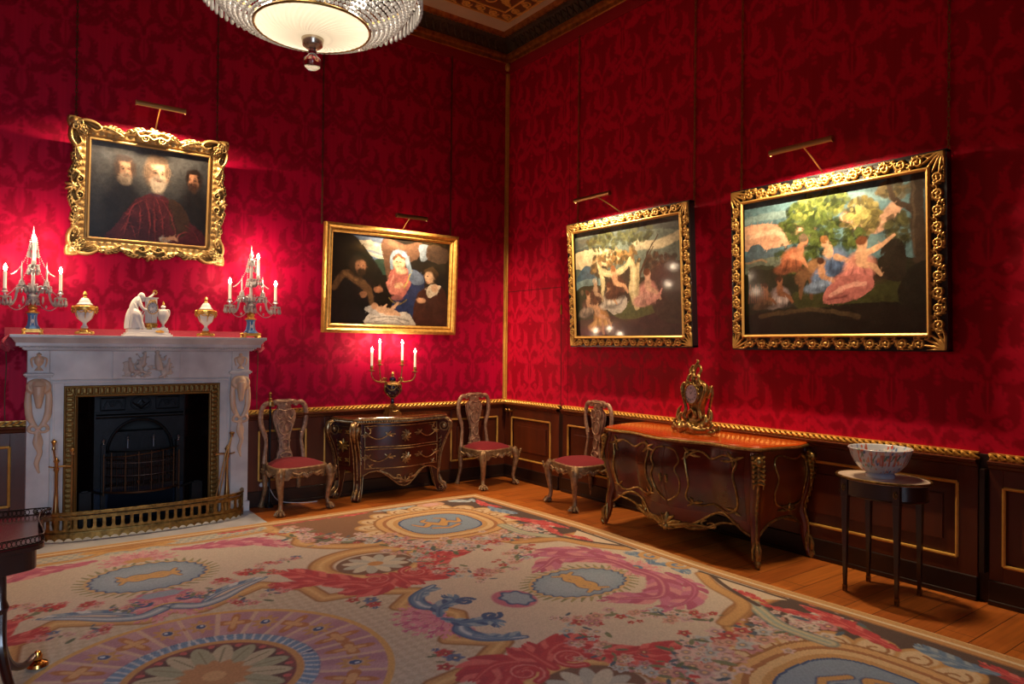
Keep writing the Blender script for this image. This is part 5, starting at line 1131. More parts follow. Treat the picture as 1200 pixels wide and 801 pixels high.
# ------------------------------------------------------------------ chairs
M_CHWOOD = mat('silver_gilt_carved_wood', (176, 142, 104), .42, .45, noise=(26, (112, 84, 58), .22), bump=(70, .004))
M_CHBACK = mat('pale_gilt_carved_back', (186, 150, 126), .45, .35, noise=(40, (130, 98, 78), .2), bump=(90, .005))
M_SEAT = mat('crimson_velvet', (112, 1, 22), .85, sheen=.03, bump=(120, .0008))
def make_chair(label, loc, rz):
    t = thing('side_chair', label, 'chair', loc, rz, 'carved side chairs along the walls')
    def plan(k, n=40, a=.275, ab=.20, d=.235):   # seat outline: broad rounded front, narrower back
        out = []
        for i in range(n):
            th = 2 * math.pi * i / n; cx, sy = math.cos(th), math.sin(th); q = 3.2
            x = np.sign(cx) * abs(cx) ** (2 / q); y = np.sign(sy) * abs(sy) ** (2 / q)
            wd = a + (ab - a) * (y + 1) / 2
            out.append((x * wd * k, y * d * k - .008))
        return out
    o_, i_ = plan(1), plan(.93)
    b = MB(); n = len(o_)       # seat rail with a shaped and carved apron
    V = []; F = []
    for i in range(n):
        x, y = o_[i]; th = math.atan2(y, x); fr = max(0, -y / .24)
        corner = abs(abs(math.cos(th)) - .72) < .16
        low = .345 - .03 * (1 if (abs(x) < .06 and y < 0) or (abs(y) < .05) else 0) - (.04 if corner else 0)
        V += [(x, y, .415), (x * 1.03, y * 1.03, .405), (x * 1.03, y * 1.03, .375), (x * 1.0, y * 1.0, low), (x * .9, y * .9, low + .01), (x * .9, y * .9, .41)]
    for i in range(n):
        j = (i + 1) % n
        for k in range(6): F.append((i * 6 + k, i * 6 + (k + 1) % 6, j * 6 + (k + 1) % 6, j * 6 + k))
    b.add(V, F)
    for fx, fy, dx, dy in ((0, -.25, 1, 0), (-.245, -.02, 0, 1), (.245, -.02, 0, 1)):     # shell and scrolls in the middle of each rail
        for k in range(5): b.sph((fx + dx * (k - 2) * .018, fy * 1.02 + dy * (k - 2) * .018, .35 - .008 * (2 - abs(k - 2))), (.012, .012, .022), 7)
        for s in (-1, 1):
            b.tube([(fx + dx * s * q, fy * 1.02 + dy * s * q, z) for q, z in ((.05, .365), (.08, .345), (.12, .36), (.15, .375))], [.012, .013, .01, .005], n=7)
            b.tube([(fx + dx * s * q, fy * 1.02 + dy * s * q, z) for q, z in ((.06, .35), (.1, .33), (.16, .35))], [.008, .01, .004], n=6)
    b.build('seat_rail', M_CHWOOD, t)
    b = MB(); V = []; F = []; m = 7
    for r in range(m + 1):
        q = 1 - r / m; zz = .408 + .055 * (1 - q ** 3.0)
        for (x, y) in plan(.96): V.append((x * q, y * q, zz))
    for r in range(m):
        for i in range(n): F.append((r * n + i, r * n + (i + 1) % n, (r + 1) * n + (i + 1) % n, (r + 1) * n + i))
    b.add(V, F); b.build('seat', M_SEAT, t, ang=3.0)
    for s in (-1, 1):          # front cabriole legs with paw feet
        b = MB(); kx, ky = s * .226, -.205
        b.tube(catmull([(kx, ky, .40), (kx + s * .018, ky - .018, .355), (kx + s * .024, ky - .022, .29), (kx + s * .012, ky - .012, .19), (kx + s * .004, ky - .002, .10), (kx + s * .014, ky - .012, .045)], 6), [.036, .042, .035, .026, .019, .022], n=12)
        for k, a in enumerate((-.9, -.3, .3, .9)):
            c_, s2 = math.cos(a), math.sin(a); d = (s * .7 * c_ - s2 * .7, -.7 * c_ - s * s2 * .7)
            b.tube([(kx + s * .008, ky - .01, .05), (kx + s * .01 + d[0] * .035, ky - .012 + d[1] * .035, .04), (kx + s * .01 + d[0] * .058, ky - .012 + d[1] * .058, .014)], [.014, .015, .01], n=8)
        b.sph((kx + s * .014, ky - .016, .024), (.03, .03, .024), 10)
        for k in range(9):     # knee carving
            z = .385 - k * .017; w_ = .034 * (1 - k / 12)
            for q in (-1, 1): b.sph((kx + s * .034 - q * s * w_ * .7 - s * .004 * k * .5, ky - .04 - q * w_ * -.7 * 1 + .002 * k, z), (.013, .013, .013), 6)
        b.build('leg', M_CHWOOD, t)
        b = MB(); rx, ry = s * .165, .205
        b.tube(catmull([(rx, ry, .41), (rx + s * .006, ry + .004, .3), (rx + s * .004, ry, .18), (rx + s * .016, ry + .02, .07), (rx + s * .024, ry + .03, .02)], 5), [.026, .027, .021, .017, .022], n=10)
        b.lathe([(.024, 0), (.03, .006), (.026, .016), (.014, .024)], 10, (rx + s * .024, ry + .03, 0))
        b.build('leg', M_CHWOOD, t)
    # back: two shaped stiles running into a scrolled crest, vase splat
    yb = lambda z: .165 + .018 * math.sin((z - .41) * 4)
    b = MB()
    for s in (-1, 1):
        pts = catmull([(s * .165, .41), (s * .158, .50), (s * .148, .60), (s * .158, .67), (s * .182, .745), (s * .192, .83), (s * .182, .91), (s * .150, .955), (s * .105, .955), (s * .088, .93)], 6)
        b.tube([(x * 1.2, yb(z), z) for x, z in pts], [.026, .02, .017, .022, .024, .024, .024, .024, .018, .016], n=10, flat=.75, up=(0, 1, 0))
        b.sph((s * .180, yb(.66), .668), (.02, .016, .012), 8)
        b.tube([(x, yb(z) - .004, z) for x, z in spiral(s * .122, .945, .022, .006, 0, 1.3)], .009, n=7)
    b.build('back_frame', M_CHBACK, t)
    half = [(.0, .985), (.05, .992), (.09, .985), (.115, .965), (.098, .945), (.07, .95), (.052, .93), (.058, .905), (.085, .885), (.098, .85), (.094, .80), (.078, .74), (.058, .68), (.046, .62), (.052, .60), (.044, .585), (.046, .53), (.062, .49), (.066, .45), (.082, .44), (.082, .405)]
    L_ = [(x * 1.2, z) for x, z in half]; V = []; F = []
    for (x, z) in L_:
        for q in (-1, -.5, 0, .5, 1): V.append((q * x, yb(z) - .012 - .012 * (1 - q * q), z))
        for q in (1, .5, 0, -.5, -1): V.append((q * x, yb(z) + .014, z))
    for i in range(len(L_) - 1):
        for k in range(10): F.append((i * 10 + k, i * 10 + (k + 1) % 10, (i + 1) * 10 + (k + 1) % 10, (i + 1) * 10 + k))
    F.append(tuple(range((len(L_) - 1) * 10, len(L_) * 10)))
    b = MB(); b.add(V, F)
    P = lambda x, z, d=0.0: (x * 1.2, yb(z) - .026 - d, z)
    for s in (-1, 1):      # carved strapwork on the splat
        b.tube([P(x, z) for x, z in catmull([(0, .97), (s * .06, .975), (s * .09, .96)], 4)], [.006, .009, .005], n=6)
        b.tube([P(x, z) for x, z in catmull([(0, .88), (s * .05, .9), (s * .075, .86), (s * .05, .81), (s * .02, .83)], 4)], .0055, n=6)
        b.tube([P(x, z) for x, z in catmull([(s * .015, .79), (s * .055, .76), (s * .045, .69), (s * .01, .66)], 4)], .0055, n=6)
        b.tube([P(x, z) for x, z in catmull([(0, .62), (s * .028, .6), (s * .024, .54), (0, .52)], 4)], .005, n=6)
        b.tube([P(x, z) for x, z in catmull([(0, .5), (s * .045, .48), (s * .03, .45), (0, .44)], 4)], .007, n=6)
    b.sph(P(0, .935), (.02, .008, .024), 8); b.sph(P(0, .85), (.014, .007, .03), 8); b.sph(P(0, .72), (.01, .006, .03), 8)
    b.build('splat', M_CHBACK, t)
    return t
ch = make_chair('gilt carved side chair with red velvet seat beside the marble fireplace', (-2.592, -.278, 0), math.radians(9.8))
ch2 = dup(ch, (-.36, -.36, 0), math.radians(10.5), 'gilt carved side chair with red velvet seat in the room corner')
ch3 = dup(ch, (-.35, -1.62, 0), math.radians(-101), 'gilt carved side chair with red velvet seat beside the long commode')
for c_, (fx, fy) in ((ch, (-2.5425, -.4895)), (ch2, (-.4435, -.543)), (ch3, (-.5135, -1.596))):     # centre the front feet where they stand
    a = c_.rotation_euler[2]; c_.location = (fx - (-.24) * -math.sin(a), fy - (-.24) * math.cos(a), 0)
# ------------------------------------------------------------------ bombe commodes
M_MAHOG = mat('figured_mahogany', (126, 52, 16), .3, noise=(4, (62, 20, 8), .35), coat=.3, stretch=(1, 1, .4))
M_MAHOGT = mat('polished_mahogany_top', (206, 88, 22), .22, noise=(4, (160, 58, 14), .35), coat=.5)
M_WALN = mat('dark_walnut', (84, 26, 14), .34, noise=(5, (40, 12, 8), .3), coat=.2)
M_PANELF = mat('crossbanded_panel', (104, 36, 14), .26, noise=(6, (38, 12, 6), .3), coat=.35, stretch=(.6, .6, .6))
def smooth_plan(pts, n=10): return [np.array(p) for p in catmull(pts, n)]
class Body:
    def __init__(s, plan, ztop, zbot, bulge):
        s.P = np.array(smooth_plan(plan)); s.L = np.r_[0, np.cumsum(np.hypot(*np.diff(s.P, axis=0).T))]; s.L /= s.L[-1]
        s.zt, s.zb, s.bul = ztop, zbot, bulge
    def pt(s, u, z, off=0.0):
        x = np.interp(u, s.L, s.P[:, 0]); y = np.interp(u, s.L, s.P[:, 1]); e = .012
        ax, ay = np.interp(max(0, u - e), s.L, s.P[:, 0]), np.interp(max(0, u - e), s.L, s.P[:, 1]); bx_, by = np.interp(min(1, u + e), s.L, s.P[:, 0]), np.interp(min(1, u + e), s.L, s.P[:, 1])
        d = math.hypot(bx_ - ax, by - ay) + 1e-9; nx, ny = (by - ay) / d, -(bx_ - ax) / d
        q = s.bul(z) + off; return (x + nx * q, y + ny * q, z)
    def mesh(s, b, nu=120, nv=14, u0=0, u1=1, z0=None, z1=None, off=0.0):
        b.grid(lambda u, v: s.pt(u0 + (u1 - u0) * u, (s.zb(u0 + (u1 - u0) * u) if z0 is None else z0) * (1 - v) + (s.zt if z1 is None else z1) * v, off), nu, nv)
    def line(s, b, pts, r, off=.004, n=7, closed=False, flat=1.0):
        b.tube([s.pt(u, z, off) for u, z in pts], r, n=n, closed=closed, flat=flat)
def leafy(b, body, u, z, k, dirs, r=.009, off=.006):
    """spray of chased leaves rising from a point on the carcass"""
    for (du, dz) in dirs: body.line(b, [(u, z), (u + du * .5 * k, z + dz * .55 * k), (u + du * k + .004 * np.sign(du), z + dz * k)], [r * .7, r * 1.3, r * .4], off)
    b.sph(body.pt(u, z, off), r * 1.3, 7)
# long commode on the right wall, with the gilt clock
CM = thing('commode', 'long bombe mahogany commode with two doors and gilt mounts below the awning painting', 'commode', (0, -3.03, 0), -math.pi / 2)
plan2 = [(-.745, -.03), (-.775, -.22), (-.735, -.42), (-.70, -.555), (-.56, -.60), (-.36, -.58), (-.18, -.635), (0, -.665), (.18, -.635), (.36, -.58), (.56, -.60), (.70, -.555), (.735, -.42), (.775, -.22), (.745, -.03)]
bul2 = lambda z: .045 * math.exp(-((z - .60) / .17) ** 2) - .02 * math.exp(-((z - .30) / .12) ** 2)
tmp = Body(plan2, .80, None, bul2)
uc = [float(tmp.L[np.argmin(np.hypot(tmp.P[:, 0] - x, tmp.P[:, 1] - y))]) for x, y in ((-.70, -.555), (.70, -.555))]
def zb2(u):
    if u < uc[0]: t = u / uc[0]; return .20 + .13 * math.sin(math.pi * t) ** .8 - .03 * t
    if u > uc[1]: t = (1 - u) / (1 - uc[1]); return .20 + .13 * math.sin(math.pi * t) ** .8 - .03 * t
    t = (u - uc[0]) / (uc[1] - uc[0]) * 2 - 1; return .16 + .0 + .13 * math.exp(-((abs(t) - .62) / .26) ** 2) * 1.15 + .02 * abs(t) - .03 * math.exp(-(t / .12) ** 2)
B2 = Body(plan2, .80, zb2, bul2)
b = MB(); B2.mesh(b); b.add([(*p[:2], .80) for p in B2.P], [tuple(range(len(B2.P)))]); b.box(-.72, .72, -.04, -.03, .25, .80); b.build('body', M_MAHOG, CM, ang=.9)
b = MB()
tp = [np.array(p) * np.array((1.055, 1.05)) + np.array((0, -.012)) for p in B2.P]; n = len(tp)
V = [(*p, .80) for p in tp] + [(p[0] * 1.0, p[1], .826) for p in tp] + [(p[0] * .985, p[1] * .985, .835) for p in tp]
F = [(i + k * n, i + 1 + k * n, i + 1 + (k + 1) * n, i + (k + 1) * n) for i in range(n - 1) for k in (0, 1)] + [tuple(range(2 * n, 3 * n)), tuple(range(n))[::-1], (0, n, 2 * n, 3 * n - 1, 2 * n - 1, n - 1)]
b.add(V, F); b.build('top', M_MAHOGT, CM, smooth=False)
b = MB(); b.tube([(p[0] * 1.004, p[1] * 1.006, .812) for p in tp], .011, n=8); b.build('top_rim', M_BRONZE, CM)
um = (uc[0] + uc[1]) / 2
for s in (-1, 1):
    U_ = lambda t: um + s * t
    a, e = .014, (uc[1] - uc[0]) / 2 - .035
    b = MB(); u0, u1 = sorted((U_(.002), U_(e + .01))); B2.mesh(b, 50, 14, u0, u1, .30, .775, .003); d = b.build('door', M_PANELF, CM, ang=.9)
    b = MB()      # door moulding: a shaped cartouche
    w0, w1 = .068, e - .012
    pts = [(U_(t), z) for t, z in catmull([(w0, .70), (w0 + .012, .75), (w0 + .05, .745), ((w0 + w1) / 2, .705), (w1 - .04, .745), (w1, .72), (w1 - .006, .62), (w1 + .002, .50), (w1 - .004, .38), (w1 - .04, .335), ((w0 + w1) / 2, .37), (w0 + .04, .345), (w0, .39), (w0 + .012, .5), (w0 + .006, .62)], 6, True)]
    B2.line(b, pts, .0075, .008, closed=True)
    leafy(b, B2, U_(w0 + .012), .72, .05, ((-.3, 1), (.5, .7), (.6, -.2), (-.3, -.8))); leafy(b, B2, U_(w1 - .01), .715, .06, ((-.3, 1), (.4, .6), (-.6, -.2), (.1, -1)))
    leafy(b, B2, U_(w1 - .012), .36, .05, ((-.5, .2), (.3, -.6), (.2, .8))); leafy(b, B2, U_(w0 + .02), .36, .05, ((.5, .2), (-.3, -.6), (-.1, .8)))
    b.build('door_moulding', M_BRONZE, d)
    b = MB()      # centre cartouche half and escutcheon
    B2.line(b, [(U_(t), z) for t, z in catmull([(.004, .755), (.035, .735), (.05, .66), (.038, .6), (.052, .52), (.045, .42), (.02, .365), (.004, .345)], 6)], .006, .007)
    for z in (.50, .52, .54): b.sph(B2.pt(U_(.011), z, .008), (.012, .012, .014), 7)
    b.build('keyhole_mount', M_BRONZE, d)
    # side panel moulding
    sd = lambda t: (uc[0] * (1 - t)) if s < 0 else (uc[1] + (1 - uc[1]) * t)
    b = MB(); B2.line(b, [(sd(t), z) for t, z in catmull([(.25, .70), (.35, .76), (.6, .73), (.82, .755), (.86, .66), (.80, .52), (.84, .42), (.6, .40), (.35, .41), (.26, .5), (.3, .6)], 6, True)], .0065, .006, closed=True)
    leafy(b, B2, sd(.56), .37, .05, ((-.5, .5), (.5, .5), (0, .9), (-.7, -.1), (.7, -.1))); leafy(b, B2, sd(.85), .72, .05, ((-.3, .8), (.3, .6), (.2, -.8)))
    b.build('side_mount', M_BRONZE, CM)
    for (uu, back) in ((uc[0] if s < 0 else uc[1], False), (.004 if s < 0 else .996, True)):
        x, y, _ = B2.pt(uu, .5); dx, dy = (s * .8, -.6) if not back else (s * 1.0, .0)
        P = lambda o, z: (B2.pt(uu, z)[0] + dx * o if z > .28 else x + dx * (o - .012), B2.pt(uu, z)[1] + dy * o if z > .28 else y + dy * (o - .012), z)
        b = MB(); b.tube(catmull([P(-.02, .79), P(-.012, .66), P(-.02, .5), P(-.012, .36), P(-.012, .24), P(-.004, .13), P(.02, .05), P(.035, .012)], 5), [.04, .042, .04, .038, .032, .024, .02, .018], n=10)
        b.build('leg', M_MAHOG, CM)
        b = MB()       # corner mount: mask and leaves above, trailing edge, scroll sabot
        b.tube(catmull([P(.022, .78), P(.034, .66), P(.024, .5), P(.024, .36), P(.02, .24), P(.024, .13), P(.042, .05), P(.052, .02)], 6), [.014, .013, .009, .009, .009, .011, .015, .012], n=8)
        for k in range(7):
            z = .77 - k * .03
            for q in (-1, 1): b.tube([P(.025, z), (P(.035, z)[0] + q * dy * -.036, P(.035, z)[1] + q * dx * .036, z - .012), (P(.03, z)[0] + q * dy * -.034, P(.03, z)[1] + q * dx * .034, z - .045)], [.016, .018 - k * .001, .006], n=6)
        b.sph(P(.042, .73), (.032, .032, .038), 10); b.sph(P(.045, .69), (.014, .014, .014), 7)
        for k in range(5):
            z = .50 - k * .045; b.sph(P(.028, z), (.012, .012, .02), 6)
        b.tube([(P(.04 + .022 * math.cos(t), .034 + .022 * math.sin(t))) for t in np.linspace(-1.6, 3.6, 14)], [.017, .014, .009], n=8); b.sph(P(.036, .03), .018, 8)
        b.tube(catmull([P(.03, .16), P(.048, .11), P(.05, .06)], 4), [.008, .02, .018], n=8)
        for q in (-1, 1): b.tube([(P(.02, z)[0] + q * dy * -w_, P(.02, z)[1] + q * dx * w_, z) for z, w_ in ((.18, .012), (.12, .026), (.05, .022))], [.006, .011, .008], n=6)
        b.build('corner_mount', M_BRONZE, CM)
b = MB(); B2.line(b, [(u, zb2(u)) for u in np.linspace(0.01, .99, 150)], .0095, .003)
for (du, dz) in ((-.05, .05), (-.09, .03), (.05, .05), (.09, .03), (-.025, .08), (.025, .08), (0, .1), (-.03, -.01), (.03, -.01), (-.13, .045), (.13, .045)):
    B2.line(b, [(um, .155), (um + du * .5, .155 + dz * .8), (um + du, .155 + dz)], [.014, .017, .006], .010)
b.sph(B2.pt(um, .15, .012), (.03, .03, .035), 10)
for s in (-1, 1):
    B2.line(b, [(um + s * u, z) for u, z in spiral(.14, .215, .03, .008, 2, 1.2)], .008, .008); B2.line(b, [(um + s * u, z) for u, z in catmull([(.03, .2), (.08, .17), (.13, .19), (.18, .25), (.24, .27)], 5)], [.012, .014, .01, .006], .006)
b.build('apron_mount', M_BRONZE, CM)
# small commode on the fireplace wall with scrolled console corners
CS = thing('commode', 'small dark two drawer commode with scrolled corners under the plain framed painting', 'commode', (-1.525, 0, 0), 0)
M_SILG = mat('pale_gilt_mounts', (196, 170, 128), .35, .9, noise=(40, (120, 96, 66), .2))
plan1 = [(-.56, -.02), (-.52, -.15), (-.475, -.28), (-.44, -.325), (-.28, -.35), (-.12, -.40), (0, -.42), (.12, -.40), (.28, -.35), (.44, -.325), (.475, -.28), (.52, -.15), (.56, -.02)]
bul1 = lambda z: .02 * math.sin((z - .2) * 5.2)
t1 = Body(plan1, .75, None, bul1); vc = [float(t1.L[np.argmin(np.hypot(t1.P[:, 0] - x, t1.P[:, 1] - y))]) for x, y in ((-.44, -.325), (.44, -.325))]
def zb1(u):
    if vc[0] <= u <= vc[1]:
        t = abs((u - vc[0]) / (vc[1] - vc[0]) * 2 - 1)
        return float(np.interp(t, [0, .12, .25, .38, .5, .62, .8, 1], [.115, .13, .175, .225, .262, .28, .27, .22]))
    t = (vc[0] - u) / vc[0] if u < vc[0] else (u - vc[1]) / (1 - vc[1]); return .24 + .05 * math.sin(math.pi * t)
B1 = Body(plan1, .75, zb1, bul1)
b = MB(); B1.mesh(b); b.add([(*p[:2], .75) for p in B1.P], [tuple(range(len(B1.P)))]); b.box(-.5, .5, -.03, -.02, .28, .75); b.build('body', M_WALN, CS, ang=.9)
b = MB(); tp = [np.array((p[0] * 1.10, p[1] * 1.12 - .012)) for p in B1.P]; n = len(tp)
V = [(*p, .775) for p in tp] + [(*p, .802) for p in tp] + [(p[0] * .985, p[1] * .985, .808) for p in tp]
b.add(V, [(i + k * n, i + 1 + k * n, i + 1 + (k + 1) * n, i + (k + 1) * n) for i in range(n - 1) for k in (0, 1)] + [tuple(range(2 * n, 3 * n)), tuple(range(n))[::-1], (0, n, 2 * n, 3 * n - 1, 2 * n - 1, n - 1)])
b.build('top', mat('dark_polished_top', (112, 52, 28), .14, noise=(5, (70, 30, 18), .3), coat=.8), CS, smooth=False)
b = MB(); b.tube([(p[0] * .995, p[1] * .995, .787) for p in tp], .011, n=8)
for i in range(0, 90):
    q = i / 89 * (n - 1); k = int(q); p = tp[min(k, n - 1)] * (1 - q % 1) + tp[min(k + 1, n - 1)] * (q % 1); b.sph((p[0] * .985, p[1] * .985, .766), (.0085, .0085, .012), 5)
b.tube([(p[0] * .965, p[1] * .965, .755) for p in tp], .008, n=6); b.build('top_gadroon', M_SILG, CS)
vm = .5; e = (vc[1] - vc[0]) / 2 - .028
for z0, z1 in ((.305, .50), (.515, .725)):
    b = MB(); B1.mesh(b, 60, 6, vm - e, vm + e, z0, z1, .004); d = b.build('drawer', M_WALN, CS, ang=.9)
    b = MB(); B1.line(b, [(u, z0 + .004) for u in np.linspace(vm - e, vm + e, 30)], .0055, .008); B1.line(b, [(u, z1 - .004) for u in np.linspace(vm - e, vm + e, 30)], .0055, .008)
    for u in (vm - e, vm + e): B1.line(b, [(u, z0), (u, z1)], .0055, .008)
    b.build('drawer_moulding', M_SILG, d)
    zc = (z0 + z1) / 2
    for s in (-1, 1):
        b = MB(); uu = vm + s * .175
        B1.line(b, [(uu + q * .06, zc + .01 - .035 * (1 - q * q)) for q in np.linspace(-1, 1, 13)], .0055, .02)
        for q in (-1, 1): leafy(b, B1, uu + q * .062, zc + .015, .035, ((q * .9, -.5), (q * .5, .9), (-q * .4, .8), (q * 1.3, .1)), .008)
        b.build('handle', M_SILG, d)
        b = MB()
        leafy(b, B1, vm + s * (e - .03), (z1 - .035 if z0 > .4 else z0 + .03), .026, ((-s, .6), (-s * .2, -.9), (s * .4, .7), (.5, -.6)), .005); b.build('corner_flower', M_SILG, d)
    b = MB()
    for k in range(9):
        a = k * 2 * math.pi / 9; B1.line(b, [(vm, zc), (vm + .017 * math.cos(a), zc + .032 * math.sin(a)), (vm + .030 * math.cos(a + .35), zc + .058 * math.sin(a + .35))], [.008, .0115, .007], .012)
    b.sph(B1.pt(vm, zc, .02), (.02, .012, .022), 10); b.build('escutcheon', M_SILG, d)
b = MB(); B1.line(b, [(u, zb1(u) + .003) for u in np.linspace(vc[0] + .02, vc[1] - .02, 90)], .006, .005)
for s in (-1, 1):
    B1.line(b, [(vm + s * u, z) for u, z in catmull([(.02, .2), (.07, .205), (.11, .25), (.16, .285), (.13, .3)], 5)], [.008, .011, .009, .005], .008); B1.line(b, [(vm + s * u, z) for u, z in spiral(.045, .215, .02, .005, 1, 1.2)], .005, .008)
leafy(b, B1, vm, .165, .06, ((-.6, .5), (.6, .5), (0, .9), (-.9, 0), (.9, 0)), .009); b.build('apron_mount', M_SILG, CS)
for s in (-1, 1):
    sd = lambda t: (vc[0] * (1 - t)) if s < 0 else (vc[1] + (1 - vc[1]) * t)
    b = MB(); B1.line(b, [(sd(t), z) for t, z in ((.3, .34), (.82, .34), (.82, .71), (.3, .71))], .005, .006, closed=True)
    leafy(b, B1, sd(.56), .53, .075, ((.5, .5), (-.5, .5), (.5, -.5), (-.5, -.5), (0, .9), (0, -.9), (.7, 0), (-.7, 0)), .012)
    for t in (.4, .72):
        for z in (.39, .66): leafy(b, B1, sd(t), z, .03, ((.5, .5), (-.5, .5), (.5, -.5), (-.5, -.5)), .007)
    b.build('side_mount', M_BRONZE, CS)
    for bk in (0, 1):
        # console scroll: outline in (outward, up), thickness across
        out = catmull([(-.05, .75), (.03, .765), (.105, .75), (.14, .70), (.13, .63), (.095, .56), (.055, .46), (.03, .36), (.02, .26), (.015, .17), (.03, .10), (.075, .055), (.085, .02), (.05, .0), (.015, .015), (-.01, .06), (-.03, .14), (-.05, .24), (-.06, .36), (-.06, .55)], 4, True)
        ox, oy = (s * .455, -.315) if not bk else (s * .555, -.055); a = math.atan2(-.72, s * .69) if not bk else math.atan2(-.28, s * .96)
        M_ = Matrix.Translation((ox, oy, 0)) @ Matrix.Rotation(a, 4, 'Z'); th = .033
        b = MB(); b.prism([(o - .02, z) for o, z in out], -th, th, f=lambda a_, b_, d: (a_, d, b_), M=M_); k_ = b.build('console_leg', M_WALN, CS, smooth=False, bevel=.005)
        b = MB()
        for q in (-1, 1):
            edge = [(o - .02, q * th, z) for o, z in out]; b.tube(edge, .0055, n=6, closed=True, M=M_)
            b.tube([(o + .055, q * (th + .004), z) for o, z in spiral(0, .685, .058, .012, .6, -1.6, 30)], [.008, .006], n=6, M=M_)
            b.tube([(o + .03, q * (th + .004), z) for o, z in spiral(0, .045, .03, .006, 4, 1.4, 20)], [.007, .005], n=6, M=M_)
            b.sph((.055, q * (th + .006), .685), (.02, .008, .026), 8, M=M_)
            for j in range(6):
                z = .58 - j * .04; b.tube([(.0 + .035 * (1 - j / 6), q * (th + .004), z), (.03 * (1 - j / 7), q * (th + .007), z - .02), (-.03, q * (th + .004), z - .045)], [.005, .009 - j * .0008, .004], n=6, M=M_)
        b.tube(catmull([(.02, 0, .77), (.10, 0, .752), (.128, 0, .70), (.12, 0, .64), (.085, 0, .57)], 5), [.02, .028, .026, .02, .008], n=8, flat=.6, M=M_)
        b.tube(catmull([(.08, 0, .56), (.036, 0, .44), (.012, 0, .32), (.0, 0, .2)], 5), .009, n=7, M=M_)
        b.tube(catmull([(.0, 0, .17), (.02, 0, .1), (.06, 0, .07), (.07, 0, .03)], 5), [.012, .026, .026, .02], n=8, flat=.7, M=M_); b.sph((.03, 0, .022), (.03, .03, .022), 8, M=M_)
        b.build('console_mount', M_SILG, k_)
# ------------------------------------------------------------------ oval table by the right wall
M_EB = mat('dark_mahogany', (52, 20, 10), .34, noise=(6, (34, 15, 10), .3), coat=.5)
OT = thing('oval_table', 'small oval table with pale marble top holding the patterned bowl', 'table', (-.366, -4.50, 0), -math.pi / 2)
ta, tb = .268, .20
b = MB(); b.lathe([(0, .70), (.985, .70), (1.0, .703), (1.0, .712), (.985, .716), (0, .716)], 48, sx=ta, sy=tb); b.build('marble_top', mat('mottled_marble', (222, 206, 192), .25, noise=(14, (196, 174, 160), .25)), OT, ang=.5)
b = MB(); b.tube([(ta * 1.02 * math.cos(t), tb * 1.03 * math.sin(t), .712) for t in np.linspace(0, 2 * math.pi, 48, endpoint=False)], .008, n=8, closed=True); b.build('brass_rim', M_DARKB, OT)
b = MB(); b.lathe([(.93, .60), (.95, .605), (.95, .70)], 48, sx=ta, sy=tb); b.lathe([(.95, .60), (.97, .605), (.95, .612)], 48, sx=ta, sy=tb); b.build('apron', M_EB, OT)
for sx in (-1, 1):
    for sy in (-1, 1):
        x, y = sx * .156, sy * .146
        b = MB(); b.box(-.021, .021, -.021, .021, .585, .70); f = lambda z, r: [(-r, -r, z), (r, -r, z), (r, r, z), (-r, r, z)]
        V = f(.585, .019) + f(.03, .0095); b.add(V, [(0, 1, 5, 4), (1, 2, 6, 5), (2, 3, 7, 6), (3, 0, 4, 7), (4, 5, 6, 7)]); l_ = b.build('leg', M_EB, OT, smooth=False, bevel=.002, loc=(x, y, 0))
        b = MB(); V = f(.04, .0115) + f(.0, .010); b.add(V, [(0, 3, 2, 1), (0, 1, 5, 4), (1, 2, 6, 5), (2, 3, 7, 6), (3, 0, 4, 7), (4, 5, 6, 7)]); b.build('foot_cap', M_DARKB, l_, smooth=False)
        if True:
            b = MB(); b.tube([(.010 * math.cos(t), -.0225, .65 + .02 * math.sin(t)) for t in np.linspace(0, 2 * math.pi, 12, endpoint=False)], .003, n=5, closed=True); b.sph((0, -.022, .65), (.006, .003, .012), 6); b.build('leg_plaque', M_DARKB, l_)
# punch bowl with painted enamel decoration
BW = thing('punch_bowl', 'wide porcelain punch bowl with blue and coral painted decoration on the oval table', 'bowl', (-.366, -4.485, .7165))
cb = Canvas(0, 1.15, 0, .30, .004, base=(206, 212, 222)); r_ = random.Random(3)
for i in range(330):
    x, y = r_.uniform(0, 1.15), r_.uniform(.03, .20); cb.ell(x, y, r_.uniform(.004, .013), r_.uniform(.004, .009), r_.uniform(0, 3), r_.choice([(206, 120, 96), (90, 120, 168), (216, 150, 120), (122, 158, 140), (236, 232, 226), (200, 90, 70), (150, 172, 204)]), soft=.3)
for i in range(30): x = r_.uniform(0, 1.15); cb.stroke([(x, .08), (x + .003, .12)], .004, (190, 110, 96)); cb.ell(x, .128, .005, .005, 0, (222, 176, 150)); cb.stroke([(x + .01, .1), (x + .03, .12)], .002, (90, 130, 120))
cb.stroke([(0, .215), (1.15, .215)], .010, (76, 98, 140)); cb.stroke([(0, .24), (1.15, .24)], .006, (150, 160, 130)); cb.stroke([(0, .02), (1.15, .02)], .012, (176, 192, 216))
for i in range(60): cb.ell(i * .0195, .215, .007, .006, 0, (206, 214, 226))
for i in range(160): cb.ell(r_.uniform(0, 1.15), r_.uniform(.255, .295), r_.uniform(.01, .03), .012, 0, r_.choice([(206, 96, 70), (236, 226, 216), (216, 130, 100), (120, 140, 176)]), soft=.3)
prof = catmull([(.095, 0.0), (.097, .018), (.088, .024), (.125, .045), (.168, .085), (.19, .125), (.205, .165), (.212, .178), (.205, .18), (.185, .14), (.15, .085), (.10, .05), (.0, .042)], 4); pl = np.r_[0, np.cumsum(np.hypot(*np.diff(np.array(prof), axis=0).T))]; pl /= pl[-1]; pr = np.array(prof)
M_PORC, _, _, _ = mat_attr('painted_porcelain', rough=.15, coat=.6)
